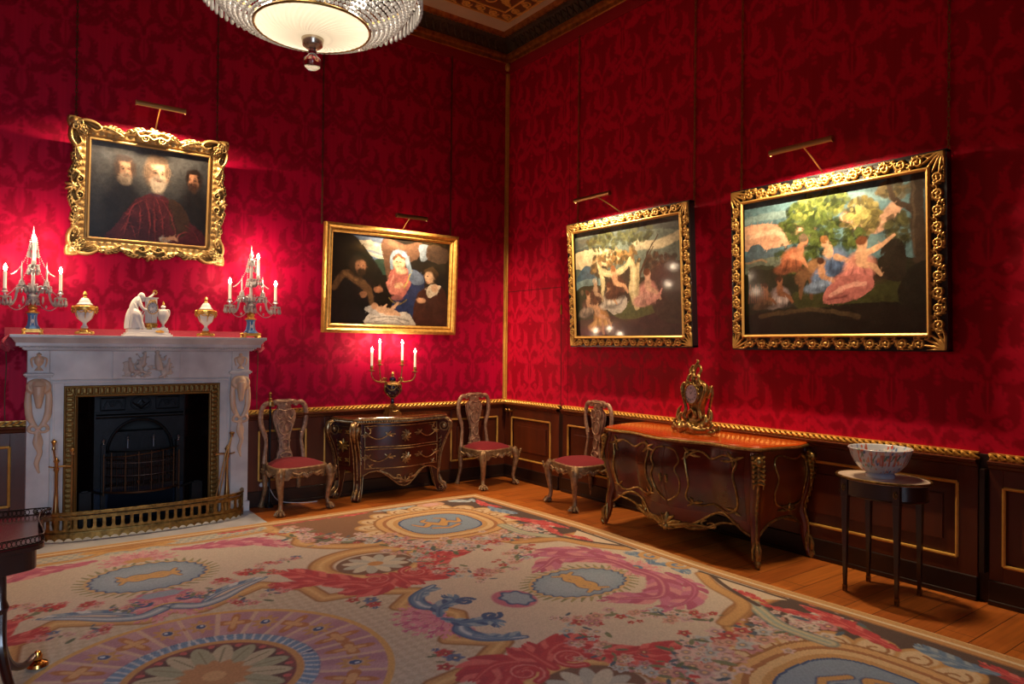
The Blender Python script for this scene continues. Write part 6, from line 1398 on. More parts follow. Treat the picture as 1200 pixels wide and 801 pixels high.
def bowlf(X, Y, H):
    v = Y / .30; r = np.interp(v, pl, pr[:, 0]); z = np.interp(v, pl, pr[:, 1]); a = X / 1.15 * 2 * math.pi; r = r * .86; return r * np.cos(a), r * np.sin(a), z
cb.mesh('bowl_body', M_PORC, bowlf, BW)
# ------------------------------------------------------------------ writing table at the near left
WT = thing('writing_table', 'dark wood writing table with glossy red top and pierced gallery in the foreground', 'table', (-5.02, -3.10, 0), 0)
M_RTOP = mat('red_leather_top', (110, 14, 22), .2, noise=(3, (60, 20, 24), .3), coat=.7, stretch=(.5, 9, 1))
def wt_outline(k=1.0):
    pts = [(.372, .30), (.385, .20), (.375, .05), (.38, -.12), (.375, -.22), (.30, -.262), (.18, -.30), (0, -.325), (-.18, -.30), (-.30, -.262), (-.375, -.22), (-.38, -.12), (-.375, .05), (-.385, .20), (-.372, .30)]
    return [(x * k, y * k) for x, y in catmull(pts, 5, True)]
b = MB(); b.prism(wt_outline(), .715, .722, f=lambda a, c, d: (a, c, d)); b.build('leather_top', M_RTOP, WT, smooth=False)
b = MB(); b.prism(wt_outline(1.015), .695, .715, f=lambda a, c, d: (a, c, d)); b.prism(wt_outline(.95), .615, .695, f=lambda a, c, d: (a, c, d)); b.build('frieze', M_EB, WT, smooth=False, bevel=.003)
b = MB(); ol = wt_outline(1.01); n = len(ol); P3 = [(x, y, 0) for x, y in ol]
b.tube([(x, y, .722) for x, y in ol], .0035, n=6, closed=True); b.tube([(x, y, .750) for x, y in ol], .003, n=6, closed=True)
per = np.r_[0, np.cumsum([math.dist(ol[i], ol[(i + 1) % n]) for i in range(n)])]; ox = np.array(ol + [ol[0]])
for i in range(int(per[-1] / .016)):
    q = i * .016; x, y = np.interp(q, per, ox[:, 0]), np.interp(q, per, ox[:, 1]); x2, y2 = np.interp(q + .008, per, ox[:, 0]), np.interp(q + .008, per, ox[:, 1])
    b.tube([(x + (x2 - x) * math.cos(t), y + (y2 - y) * math.cos(t), .736 + .011 * math.sin(t)) for t in np.linspace(0, 2 * math.pi, 8, endpoint=False)], .0018, n=4, closed=True)
b.build('pierced_gallery', mat('dark_gallery', (52, 36, 28), .35, .7), WT)
M_FOOT = mat('brass_castor', (216, 160, 80), .22, 1.0)
for s in (1, -1):
    b = MB(); b.lathe([(.022, .30), (.022, .40), (.03, .42), (.02, .45), (.018, .58), (.03, .60), (.03, .615)], 14, (s * .252, 0, 0)); b.lathe([(.016, .0 + .26), (.024, .28), (.022, .30)], 14, (s * .252, 0, 0))
    p_ = b.build('end_column', M_EB, WT)
    for q in (1, -1):
        ex, ey = s * .395, q * .35
        b = MB(); b.tube(catmull([(s * .252, q * .0, .40), (s * .256, q * .03, .26), (s * .29, q * .14, .13), (s * .34, q * .24, .075), (ex - s * .015, ey - q * .02, .075)], 6), [.022, .02, .017, .015, .013], n=10); l_ = b.build('sabre_leg', M_EB, WT)
        b = MB(); b.lathe([(.0, .052), (.018, .05), (.02, .066), (.012, .085), (.0, .09)], 12, (ex, ey, 0)); b.tube([(ex - s * .0, ey, .055), (ex, ey, .045)], .008, n=8); b.lathe([(.0, .013), (.03, .013), (.044, .02), (.040, .034), (.018, .046), (.0, .05)], 16, (ex, ey, 0)); b.build('castor', M_FOOT, l_)
b = MB(); b.tube([(-.252, 0, .29), (.252, 0, .29)], .012, n=10); b.build('stretcher', M_EB, WT)
# ------------------------------------------------------------------ candlesticks, clocks, vases
M_WAX = mat('candle_sleeve', (246, 232, 214), .5, emit=((255, 226, 190), .5))  # sleeves are no lamps; a faint glow is added to them
M_FLAME = mat('candle_bulb', (255, 240, 220), .4, emit=((255, 226, 178), 60))
def mat_crystal(mx=.62, ior=2.2, name='cut_crystal'):
    m = bpy.data.materials.new(name); m.use_nodes = True; nt = m.node_tree; N = nt.nodes; L = nt.links
    out = N['Material Output']; N.remove(N['Principled BSDF'])
    g = N.new('ShaderNodeBsdfGlossy'); g.inputs['Roughness'].default_value = .08; g.inputs['Color'].default_value = (1, .97, .94, 1)
    t = N.new('ShaderNodeBsdfTransparent'); t.inputs['Color'].default_value = (.93, .93, .95, 1); l0 = N.new('ShaderNodeBsdfTranslucent'); l0.inputs['Color'].default_value = (.95, .93, .9, 1); l1 = N.new('ShaderNodeBsdfDiffuse'); l1.inputs['Color'].default_value = (.92, .92, .93, 1); l = N.new('ShaderNodeMixShader'); L.new(l0.outputs[0], l.inputs[1]); L.new(l1.outputs[0], l.inputs[2])
    fr = N.new('ShaderNodeFresnel'); fr.inputs[0].default_value = ior; a = N.new('ShaderNodeMixShader'); a.inputs[0].default_value = mx
    b = N.new('ShaderNodeMixShader'); L.new(t.outputs[0], a.inputs[1]); L.new(l.outputs[0], a.inputs[2]); L.new(fr.outputs[0], b.inputs[0]); L.new(a.outputs[0], b.inputs[1]); L.new(g.outputs[0], b.inputs[2]); L.new(b.outputs[0], out.inputs[0])
    return m
M_CRYS = mat_crystal(); M_BEADC = mat_crystal(.88, 1.7, 'chandelier_beads')
M_BLUEJ = mat('blue_jasper', (96, 146, 200), .4, noise=(30, (78, 126, 184), .3)); M_WHP = mat('white_porcelain', (236, 232, 230), .2, coat=.5); M_BISC = mat('white_biscuit', (238, 232, 228), .45)
M_BLUEE = mat('midnight_blue_enamel', (20, 24, 52), .12, coat=.8)
def candle(t, x, y, z, h=.10, power=1.6, r=.0095):
    b = MB(); b.lathe([(r, 0), (r, h), (r * .7, h + .004), (0, h + .004)], 12, (x, y, z)); c = b.build('candle', M_WAX, t)
    b = MB(); b.lathe([(.0, 0), (.008, .006), (.0115, .018), (.008, .032), (.0, .048)], 10, (x, y, z + h + .004)); b.build('candle_flame', M_FLAME, c)
    lamp('candle_light', 'POINT', (x, y - .0, z + h + .06), power * K_CANDLE, (1, .74, .5), parent=t, radius=.022)
drop_bm = MB(); drop_bm.lathe([(.0, 0), (.003, -.006), (.006, -.022), (.0075, -.03), (.004, -.038), (.0, -.042)], 6)
def drops(b, x, y, z, r, n, k=1.0, ph=0.0):
    for i in range(n):
        a = 2 * math.pi * i / n + ph; cx, cy = x + r * math.cos(a), y + r * math.sin(a)
        b.sph((cx, cy, z - .006 * k), .004 * k, 5); b.lathe([(p * k, q * k) for p, q in [(.0, 0), (.003, -.006), (.006, -.022), (.0075, -.03), (.004, -.038), (.0, -.042)]], 6, (cx, cy, z - .009 * k))
def bead_string(b, p0, p1, sag, n, r=.0042):
    for i in range(n + 1):
        t = i / n; p = np.array(p0) * (1 - t) + np.array(p1) * t; p[2] -= sag * 4 * t * (1 - t); b.sph(tuple(p), r, 5)
def crystal_candelabrum(label, x, flip):
    t = thing('crystal_candelabrum', label, 'candelabrum', (x, -.165, 1.5605), 0, 'crystal candelabra on the mantelpiece')
    b = MB(); b.box(-.058, .058, -.048, .048, .014, .026); b.box(-.05, .05, -.042, .042, .026, .036)
    for s in (-1, 1):
        for q in (-1, 1): b.lathe([(.010, 0), (.014, .006), (.008, .014), (.009, .02)], 10, (s * .05, q * .042, 0)); b.tube([(s * .05, q * .042, .016), (s * .056, q * .046, .028), (s * .04, q * .04, .034)], .008, n=7)
    b.build('gilt_base', M_GILT, t, bevel=.002)
    b = MB(); b.lathe([(.050, .036), (.048, .042), (.033, .062), (.027, .10), (.029, .125), (.033, .13), (.033, .136)], 8, a0=math.pi / 8); b.build('blue_pedestal', M_BLUEJ, t, smooth=False)
    b = MB(); b.lathe([(.024, .045), (.0, .05)], 8)
    for k in range(4): a = k * math.pi / 2 + math.pi / 4; 
    for s in (-1, 1): b.tube([(s * .012, -.033, .05), (s * .009, -.0285, .09), (s * .011, -.031, .122)], .0022, n=5)
    b.sph((0, -.031, .085), (.008, .003, .014), 8); b.build('jasper_relief', M_WHP, t)
    b = MB(); b.lathe([(.036, .136), (.038, .142), (.026, .15), (.02, .16), (.028, .17), (.018, .185), (.008, .195)], 14, lobes=8, amp=.08); b.build('gilt_collar', M_GILT, t)
    b = MB(); b.lathe([(.008, .19), (.012, .2), (.03, .225), (.034, .245), (.02, .262), (.012, .28), (.018, .30), (.012, .33), (.01, .42), (.018, .43), (.03, .435), (.03, .442), (.012, .45), (.01, .5), (.006, .56), (.014, .585), (.009, .60), (.016, .62), (.006, .645), (.0, .70)], 10)
    b.build('crystal_stem', M_CRYS, t, smooth=False)
    arms = [(-1, -.35), (1, -.35)] + [(-.45, .25), (.55, .2)]
    for k, (s, yy) in enumerate(arms[:2]):
        sgn = 1 if s > 0 else -1; R_ = .155
        b = MB(); b.tube(catmull([(sgn * .02, -.0, .235), (sgn * .05, yy * .05, .29), (sgn * .085, yy * .1, .285), (sgn * .10, yy * .12, .22), (sgn * .125, yy * .14, .185), (sgn * R_, yy * .16, .225)], 6), [.008, .0085, .008, .0075, .007], n=8)
        ax, ay = sgn * R_, yy * .16
        b.lathe([(.005, .222), (.034, .235), (.036, .239), (.008, .242), (.008, .258), (.022, .264), (.014, .272), (.013, .285)], 12, (ax, ay, 0)); b.build('crystal_arm', M_CRYS, t)
        b = MB(); drops(b, ax, ay, .238, .034, 10, 1.15); b.lathe([(0, -.03), (.009, -.018), (.006, -.005), (0, 0)], 7, (ax, ay, .205)); b.build('arm_drops', M_CRYS, t, smooth=False)
        candle(t, ax, ay, .285, .105, 1.7)
    for k, (s, yy) in enumerate(arms[2:]):        # spires on the inner arms
        b = MB(); ax, ay = s * .14, -.03 + yy * .1
        b.tube(catmull([(0, 0, .25), (ax * .5, ay, .31), (ax * .9, ay, .29), (ax, ay, .30)], 4), .006, n=7); b.lathe([(.004, .3), (.03, .312), (.006, .318), (.012, .34), (.005, .36), (.007, .40), (.0, .47)], 8, (ax, ay, 0)); drops(b, ax, ay, .314, .028, 8, 1.0); drops(b, ax, ay, .345, .014, 6, .7)
        b.build('crystal_spire', M_CRYS, t, smooth=False)
    # raised central light
    cxx = .038 if flip else .004
    b = MB(); b.tube([(0, -.0, .40), (cxx, -.03, .41), (cxx, -.035, .43)], .006, n=7); b.lathe([(.004, .43), (.03, .44), (.031, .444), (.008, .448), (.015, .46), (.011, .47)], 12, (cxx, -.035, 0)); drops(b, cxx, -.035, .443, .029, 8, 1.0); b.build('crystal_arm', M_CRYS, t)
    candle(t, cxx, -.035, .468, .12, 2.0)
    for g_ in ((.44, .03, 8, 1.2), (.60, .02, 6, 1.2), (.55, .03, 7, 1.2, .3), (.24, .034, 8, 1.1), (.33, .026, 7, 1.3, .2)):
        b = MB(); drops(b, 0, 0, *g_); b.build('stem_drops', M_CRYS, t, smooth=False)
    for s in (-1, 1):
        for g_ in (((s * .02, -.03, .44), (s * .15, -.055, .24), .03, 22), ((s * .02, -.03, .22), (s * .15, -.055, .20), .055, 18), ((0, 0, .62), (s * .12, 0, .38), .05, 22), ((s * .02, -.03, .60), (s * .035, -.03, .45), .0, 12)):
            b = MB(); bead_string(b, *g_); b.build('bead_garland', M_CRYS, t, smooth=False)
        b = MB()
        b.lathe([(0, -.02), (.008, -.01), (.005, .0), (0, .004)], 7, (s * .075, -.045, .185)); b.lathe([(0, -.05), (.008, -.03), (.004, .0), (0, .004)], 7, (s * .055, -.05, .24))
        b.build('pendant_drops', M_CRYS, t, smooth=False)
    t.scale = (1.28 if flip else 1.12, 1.12, 1.19)
    return t
crystal_candelabrum('crystal candelabrum on blue base at the end of the mantel above the desk', -4.575, False)
crystal_candelabrum('crystal candelabrum on blue base at the chair end of the mantel', -2.955, True)
# pair of covered urns
def urn(label, x):
    t = thing('covered_urn', label, 'vase', (x, -.17, 1.5605), 0, 'gilt mounted urns on the mantelpiece')
    b = MB(); b.box(-.042, .042, -.042, .042, .010, .022)
    for s in (-1, 1):
        for q in (-1, 1): b.tube([(s * .048, q * .048, .010), (s * .045, q * .045, .018), (s * .034, q * .034, .026)], [.009, .011, .006], n=7)
    b.lathe([(.036, .022), (.038, .03), (.026, .044), (.02, .048)], 16); b.build('gilt_foot', M_GILT, t, bevel=.002)
    b = MB(); b.lathe([(.018, .046), (.024, .055), (.012, .072), (.012, .085), (.022, .094), (.046, .115), (.058, .145), (.062, .172)], 20); b.build('urn_body', M_WHP, t)
    b = MB(); b.lathe([(.062, .170), (.066, .174), (.066, .196), (.060, .203), (.05, .206)], 20)
    for k in range(6): a = k * math.pi / 3 + .5; c_, s_ = math.cos(a), math.sin(a); b.tube([(.063 * c_, .063 * s_, .18), (.062 * c_, .062 * s_, .155), (.046 * c_, .046 * s_, .115)], [.005, .004, .002], n=6)
    for k in range(8):
        a0 = k * math.pi / 4; b.tube([(.065 * math.cos(a0 + math.pi / 4 * q), .065 * math.sin(a0 + math.pi / 4 * q), .176 - .018 * 4 * q * (1 - q)) for q in np.linspace(0, 1, 6)], .0035, n=5)
    for s in (-1, 1): b.sph((s * .070, 0, .188), (.012, .012, .015), 8); b.tube([(s * .066, 0, .18), (s * .078, 0, .17), (s * .066, 0, .15)], .005, n=6)
    b.sph((0, -.066, .165), (.012, .008, .014), 8); b.build('gilt_mounts', M_GILT, t)
    b = MB(); b.lathe([(.048, .206), (.05, .212), (.036, .225), (.034, .235), (.020, .255), (.012, .258)], 20); c_ = b.build('lid', M_WHP, t)
    b = MB(); b.lathe([(.012, .256), (.014, .262), (.008, .27), (.014, .282), (.008, .298), (.0, .305)], 12); b.build('lid_finial', M_GILT, c_)
    t.scale = (1.15, 1.15, 1.15)
    return t
urn('white urn with gilt swags nearer the candelabrum above the desk', -4.235); u2 = urn('white urn with gilt swags to the chair side of the mantel clock', -3.335)
# white biscuit clock group
CG = thing('figure_clock', 'white porcelain mantel clock with a robed woman leaning beside a column', 'clock', (-3.79, -.17, 1.5605), 0)
b = MB(); b.box(-.205, .205, -.075, .075, 0, .014); b.box(-.188, .188, -.068, .068, .014, .026); b.box(-.172, .172, -.06, .06, .026, .05); b.box(.03, .165, -.055, .055, .05, .064); b.build('stepped_plinth', M_BISC, CG, smooth=False, bevel=.002)
b = MB(); b.box(-.035, .085, -.045, .04, .05, .068); b.build('gilt_plate', M_GILT, CG, bevel=.003)
b = MB(); b.tube([(.06, -.064, .035), (.10, -.066, .038), (.13, -.064, .034)], [.006, .012, .006], n=7)
for s in (-1, 1): b.tube([(.03 + s * .03, -.05, .072), (.03 + s * .045, -.052, .085), (.03 + s * .02, -.05, .092), (.03 + s * .008, -.05, .078)], .008, n=7)
b.lathe([(.052, .068), (.054, .085), (.048, .10)], 20, (.03, 0, 0)); b.build('gilt_base_mounts', M_GILT, CG)
b = MB(); n = 80; V = []; F = []
for z in (.10, .285):
    for k in range(n): a = 2 * math.pi * k / n; r = .052 - .0035 * abs(math.sin(a * 10)); V.append((.03 + r * math.cos(a), r * .8 * math.sin(a), z))
F = [(k, (k + 1) % n, n + (k + 1) % n, n + k) for k in range(n)] + [tuple(range(n, 2 * n))]; b.add(V, F); b.box(-.026, .086, -.045, .045, .285, .292); b.build('column', M_BISC, CG, ang=.9)
b = MB(); b.tube([(.032, -.062, .212), (.032, -.04, .212)], [.045, .045], n=28); d_ = b.build('dial', M_WHP, CG)
b = MB(); b.tube([(.032 + .045 * math.cos(t), -.062, .212 + .045 * math.sin(t)) for t in np.linspace(0, 2 * math.pi, 28, endpoint=False)], .0035, n=6, closed=True); b.tube(catmull([(.0, -.055, .255), (.02, -.058, .27), (.032, -.058, .262), (.045, -.058, .27), (.062, -.055, .255)], 4), .005, n=6); b.build('dial_bezel', M_GILT, d_)
M_INK = mat('dial_ink', (40, 40, 52), .5)
def numerals(parent, cx, cz, y, r, ax='XZ'):
    roman = ['XII', 'I', 'II', 'III', 'IV', 'V', 'VI', 'VII', 'VIII', 'IX', 'X', 'XI']
    b = MB()
    for k, s_ in enumerate(roman):
        a = math.pi / 2 - k * math.pi / 6; px, pz = cx + r * .78 * math.cos(a), cz + r * .78 * math.sin(a); w_ = r * .055; h = r * .12; tot = 0; strokes = []
        for ch_ in s_:
            if ch_ == 'I': strokes.append(((tot, -h), (tot, h))); tot += w_ * 1.4
            elif ch_ == 'V': strokes += [((tot, h), (tot + w_, -h)), ((tot + w_ * 2, h), (tot + w_, -h))]; tot += w_ * 3
            else: strokes += [((tot, h), (tot + w_ * 2, -h)), ((tot + w_ * 2, h), (tot, -h))]; tot += w_ * 3
        tot -= w_; ca, sa = math.cos(a - math.pi / 2), math.sin(a - math.pi / 2)
        for (p, q) in strokes:
            P = [(px + (u - tot / 2) * ca - v * sa, y, pz + (u - tot / 2) * sa + v * ca) for u, v in (p, q)]; b.tube(P, r * .018, n=4)
    for ang, l in ((math.pi * .62, .42), (math.pi * .28, .62)): b.tube([(cx, y - .002, cz), (cx + r * l * math.cos(ang), y - .002, cz + r * l * math.sin(ang))], [r * .035, r * .02], n=5)
    return b.build('numerals_and_hands', M_INK, parent)
numerals(d_, .032, .212, -.063, .043)
b = MB()       # robed woman leaning forward with one arm along the column top
b.tube(catmull([(-.115, 0, .05), (-.11, 0, .10), (-.105, 0, .15), (-.115, 0, .19), (-.108, 0, .235), (-.075, 0, .27), (-.055, -.004, .285)], 5), [.05, .044, .04, .042, .037, .034, .014], n=14, flat=.8)
b.sph((-.042, -.006, .298), (.021, .02, .025), 12); b.sph((-.052, .0, .306), (.025, .023, .022), 12); b.sph((-.072, .0, .302), (.013, .013, .013), 8); b.tube([(-.028, -.008, .298), (-.020, -.01, .292)], [.006, .003], n=6)
b.tube(catmull([(-.075, -.03, .268), (-.06, -.042, .225), (-.035, -.045, .20), (.0, -.055, .198)], 5), [.017, .0145, .0115, .008], n=9)
for k in range(4): b.tube([(.0, -.055, .200 - k * .004 + .004), (.016 - k * .002, -.06, .2 - k * .005)], .0032, n=5)
b.tube(catmull([(-.06, .01, .275), (-.02, .01, .272), (.02, .0, .295), (.048, .0, .318)], 5), [.016, .013, .010, .008], n=9); b.sph((.052, 0, .325), (.009, .008, .010), 7)
b.tube(catmull([(-.12, -.02, .17), (-.085, -.035, .155), (-.065, -.035, .10), (-.045, -.03, .06)], 5), [.038, .036, .028, .024], n=10); b.tube(catmull([(-.03, -.035, .07), (-.035, -.04, .058), (-.012, -.045, .055)], 4), [.012, .012, .007], n=7)
b.tube(catmull([(-.15, .0, .20), (-.162, .0, .15), (-.168, .0, .09), (-.165, .0, .055)], 5), [.012, .022, .026, .03], n=9)
for k in range(7): x = -.155 + k * .018; b.tube(catmull([(x + .02, -.04, .19), (x + .008 * math.sin(k), -.045, .13), (x - .004, -.04, .056)], 4), [.004, .008, .010], n=6)
b.tube(catmull([(-.12, -.02, .25), (-.1, -.036, .22), (-.08, -.04, .185), (-.06, -.04, .17)], 4), .007, n=6)
b.build('robed_woman', M_BISC, CG, remesh=.0032)
b = MB(); b.tube([(.062 + .015 * math.cos(t), 0, .332 + .013 * math.sin(t)) for t in np.linspace(0, 2 * math.pi, 14, endpoint=False)], .005, n=6, closed=True)
for k in range(8): b.sph((.062 + .017 * math.cos(k * .785), -.002, .332 + .015 * math.sin(k * .785)), .0055, 6)
b.build('gilt_wreath', M_GILT, CG)
b = MB(); b.lathe([(.02, .064), (.022, .07), (.010, .08), (.010, .09), (.024, .105), (.046, .14), (.050, .17), (.044, .195), (.02, .208), (.014, .215), (.024, .225), (.014, .235), (.0, .24)], 20, (.135, 0, 0))
for s in (-1, 1): b.tube(catmull([(.135 + s * .03, 0, .205), (.135 + s * .052, 0, .20), (.135 + s * .054, 0, .17), (.135 + s * .046, 0, .15)], 4), .0055, n=6)
v_ = b.build('porcelain_vase', M_BISC, CG)
b = MB(); b.lathe([(.006, .236), (.012, .245), (.007, .26), (.0, .27)], 10, (.135, 0, 0)); b.build('gilt_pinecone', M_GILT, v_)
CG.scale = (.88, 1, 1.1)
# cobalt vase with four candle branches
VB = thing('vase_candelabrum', 'dark blue and gilt vase with four lit candles on the small commode', 'candelabrum', (-1.545, -.18, .8085), 0)
b = MB(); b.box(-.065, .065, -.065, .065, .0, .018); b.box(-.055, .055, -.055, .055, .018, .055); b.box(-.062, .062, -.062, .062, .055, .068)
for s in (-1, 1): b.tube([(s * .03, -.06, .036), (0, -.064, .028), (-s * .03, -.06, .036)], .006, n=6)
b.lathe([(.04, .068), (.042, .08), (.022, .095), (.016, .10)], 16); b.build('gilt_plinth', M_BRONZE, VB, bevel=.002)
b = MB(); b.lathe([(.014, .10), (.020, .112), (.013, .135), (.016, .155)], 16); b.lathe([(.02, .16), (.04, .17), (.07, .20), (.082, .245), (.081, .28)], 20); b.lathe([(.028, .318), (.034, .335), (.03, .35), (.018, .358)], 16); b.build('enamel_vase', M_BLUEE, VB)
b = MB(); b.lathe([(.016, .152), (.026, .158), (.030, .168), (.018, .172)], 16); b.lathe([(.078, .278), (.082, .284), (.078, .294), (.055, .306), (.03, .314), (.028, .32)], 20); b.lathe([(.016, .356), (.02, .362), (.008, .37), (.014, .385), (.008, .405), (.0, .412)], 12)
for k in range(10): a = k * math.pi / 5; c_, s_ = math.cos(a), math.sin(a); b.tube([(.02 * c_, .02 * s_, .165), (.048 * c_, .048 * s_, .185), (.066 * c_, .066 * s_, .21)], [.006, .008, .003], n=6)
for k in range(4):
    a0 = k * math.pi / 2 + .2; b.tube([(.082 * math.cos(a0 + math.pi / 2 * q), .082 * math.sin(a0 + math.pi / 2 * q), .285 - .05 * 4 * q * (1 - q)) for q in np.linspace(0, 1, 12)], .0045, n=6)
for s in (-1, 1): b.sph((s * .084, -.01, .27), (.012, .012, .018), 8); b.tube([(s * .084, -.01, .26), (s * .088, -.012, .23), (s * .07, -.01, .19)], [.009, .007, .003], n=6); b.tube([(s * .03 + .02 * math.cos(t), -.078, .262 + .022 * math.sin(t)) for t in np.linspace(0, 6, 12)], .003, n=5)
b.build('gilt_mounts', M_BRONZE, VB)
for (dx, dy, zz, h) in ((-.235, -.03, .425, .13), (-.125, .03, .48, .155), (.115, .03, .475, .155), (.225, -.03, .41, .135)):
    sg = 1 if dx > 0 else -1
    b = MB(); b.tube(catmull([(sg * .06, dy * .3, .29), (sg * .085, dy * .5, .315), (sg * .12, dy * .7, .31), (dx * .75 + sg * .02, dy, .325 + (zz - .42) * .3), (dx, dy, zz - .05), (dx, dy, zz - .005)], 6), [.0065, .007, .006, .0055], n=8)
    b.tube([(p, dy * .7, q) for p, q in spiral(sg * .09, .335, .018, .004, 0, 1.2)], .004, n=6)
    b.lathe([(.005, zz - .012), (.030, zz - .004), (.032, zz), (.012, zz + .004), (.010, zz + .016), (.017, zz + .026), (.0145, zz + .045)], 14, (dx, dy, 0)); b.build('branch', M_BRONZE, VB)
    candle(VB, dx, dy, zz + .04, h, 1.3, r=.0105)
VB.scale = (1.05, 1.05, 1.05)
# rococo gilt clock on the long commode
RC = thing('gilt_clock', 'ornate gilt rococo table clock standing on the long mahogany commode', 'clock', (-.33, -3.045, .843), -math.pi / 2 - .08)
def cs(b, pts, r, n=8, flat=1.0): b.tube(catmull(pts, 6), r, n=n, flat=flat)
b = MB()
for s in (-1, 1):
    cs(b, [(0, -.10, .06), (s * .07, -.11, .035), (s * .14, -.09, .03), (s * .20, -.06, .05), (s * .215, -.05, .085), (s * .19, -.05, .10)], [.02, .026, .024, .018, .014, .009])
    cs(b, [(s * .02, -.105, .03), (s * .07, -.115, .012), (s * .12, -.1, .014), (s * .17, -.075, .018), (s * .22, -.06, .014), (s * .235, -.05, .035), (s * .215, -.05, .045)], [.016, .02, .016, .018, .013, .008])
    cs(b, [(s * .10, -.08, .05), (s * .15, -.06, .10), (s * .135, -.05, .15), (s * .105, -.05, .13)], [.022, .02, .016, .01]); cs(b, [(s * .14, -.05, .09), (s * .185, -.04, .12), (s * .18, -.03, .18), (s * .15, -.03, .215)], [.014, .018, .016, .006])
    cs(b, [(s * .08, .04, .03), (s * .15, .05, .02), (s * .20, .05, .03), (s * .19, .05, .07)], [.018, .02, .016, .01]); b.sph((s * .175, -.06, .03), .026, 9)
    for k in range(7): b.sph((s * (.03 + .026 * k), -.115 + .006 * k, .05 + .018 * math.sin(k * 2.1)), .016, 7)
b.sph((0, -.115, .05), (.032, .02, .04), 10); b.box(-.12, .12, -.07, .07, .03, .09)
b.build('scroll_base', M_BRONZE, RC, remesh=.005)
b = MB()       # waisted case
V = []; F = []; prof = [(.09, .085), (.085, .12), (.07, .16), (.068, .20), (.085, .25), (.105, .31), (.108, .36), (.095, .40), (.06, .43), (.03, .445)]
n = 20
for (r, z) in prof:
    for k in range(n):
        a = 2 * math.pi * k / n; V.append((r * np.sign(math.cos(a)) * abs(math.cos(a)) ** .7, .62 * r * np.sign(math.sin(a)) * abs(math.sin(a)) ** .7, z))
for i in range(len(prof) - 1):
    for k in range(n): F.append((i * n + k, i * n + (k + 1) % n, (i + 1) * n + (k + 1) % n, (i + 1) * n + k))
b.add(V, F); b.build('clock_case', M_BRONZE, RC)
b = MB()
for s in (-1, 1):
    cs(b, [(s * .06, -.05, .09), (s * .095, -.06, .13), (s * .075, -.055, .19), (s * .09, -.055, .25), (s * .115, -.05, .31), (s * .13, -.045, .37), (s * .115, -.04, .41), (s * .085, -.04, .405)], [.016, .02, .015, .013, .016, .018, .014, .008]); cs(b, [(s * .12, -.02, .30), (s * .15, -.01, .345), (s * .15, 0, .385), (s * .13, 0, .39)], [.01, .015, .012, .006]); cs(b, [(s * .07, .05, .1), (s * .09, .05, .2), (s * .12, .05, .32), (s * .12, .04, .40)], [.014, .012, .014, .01])
    cs(b, [(s * .09, -.045, .40), (s * .06, -.05, .44), (s * .055, -.04, .475), (s * .03, -.03, .49)], [.014, .016, .013, .008]); cs(b, [(s * .04, -.03, .48), (s * .06, -.02, .52), (s * .04, -.01, .56), (s * .015, -.01, .555)], [.011, .013, .012, .006]); b.sph((s * .05, -.055, .425), .018, 8); b.sph((s * .075, -.055, .40), .015, 8)
    cs(b, [(0, -.06, .20), (s * .03, -.065, .17), (s * .05, -.06, .14), (s * .025, -.06, .12)], [.014, .016, .012, .007]); b.sph((s * .13, -.0, .30), .012, 7)
cs(b, [(0, -.06, .44), (.0, -.045, .47), (-.012, -.03, .52), (.01, -.02, .57), (.028, -.02, .60), (.01, -.02, .615)], [.018, .022, .02, .016, .012, .006]); b.sph((0, -.05, .485), (.018, .016, .022), 9); b.sph((0, -.05, .515), .013, 9); cs(b, [(.0, -.05, .49), (.03, -.06, .47), (.05, -.05, .48)], [.01, .009, .005])
for k in range(14): a = k * 2 * math.pi / 14; b.sph((.078 * math.cos(a), -.068, .325 + .092 * math.sin(a)), .011, 6)
b.tube([(.07 * math.cos(t), -.072, .325 + .083 * math.sin(t)) for t in np.linspace(0, 2 * math.pi, 30, endpoint=False)], .008, n=7, closed=True)
b.build('foliate_mounts', M_BRONZE, RC, remesh=.0045)
b = MB(); V = [(.068 * math.cos(t), -.072, .325 + .08 * math.sin(t)) for t in np.linspace(0, 2 * math.pi, 36, endpoint=False)]; V2 = [(x, -.05, z) for x, _, z in V]; b.add(V + V2 + [(0, -.078, .325)], [(i, (i + 1) % 36, 72) for i in range(36)] + [(i, (i + 1) % 36, 36 + (i + 1) % 36, 36 + i) for i in range(36)]); d_ = b.build('dial', mat('enamel_dial', (214, 212, 222), .2, coat=.5), RC)
numerals(d_, 0, .325, -.079, .066)
RC.scale = (.93, .93, .93)
# flex cables and the bracket beside the chimneypiece
M_CORD = mat('brown_flex', (96, 66, 34), .6)
for lab, x, top in (('brown flex hanging down the red wall on the desk side of the fireplace', -4.735, 1.44), ('brown flex hanging down the red wall beside the chair side mantel end', -2.845, 1.44)):
    b = MB(); b.tube(catmull([(x, -.02, top), (x + .004, -.006, 1.3), (x - .003, -.006, 1.1), (x, -.006, .90)], 6), .0035, n=6); b.lathe([(.012, 0), (.014, .008), (.0, .012)], 10, (x, -.012, top - .01)); tag(b.build('lamp_flex', M_CORD), lab, 'cable')
# gilt finial of a small stand hidden behind the first chair
FS = thing('pole_stand', 'brass pole stand with a pointed finial behind the fireside chair', 'stand', (-2.75, -.095, 0), 0)
b = MB(); b.lathe([(.0, .93), (.032, .935), (.034, .955), (.03, .975), (.012, .99), (.018, 1.0), (.008, 1.01), (.009, 1.04), (.014, 1.05), (.0, 1.07)], 16); b.build('finial', M_BRONZE, FS)
b = MB(); b.lathe([(.04, 0), (.04, .012), (.02, .03), (.009, .06), (.009, .935)], 16); b.build('pole', M_IRON, FS)
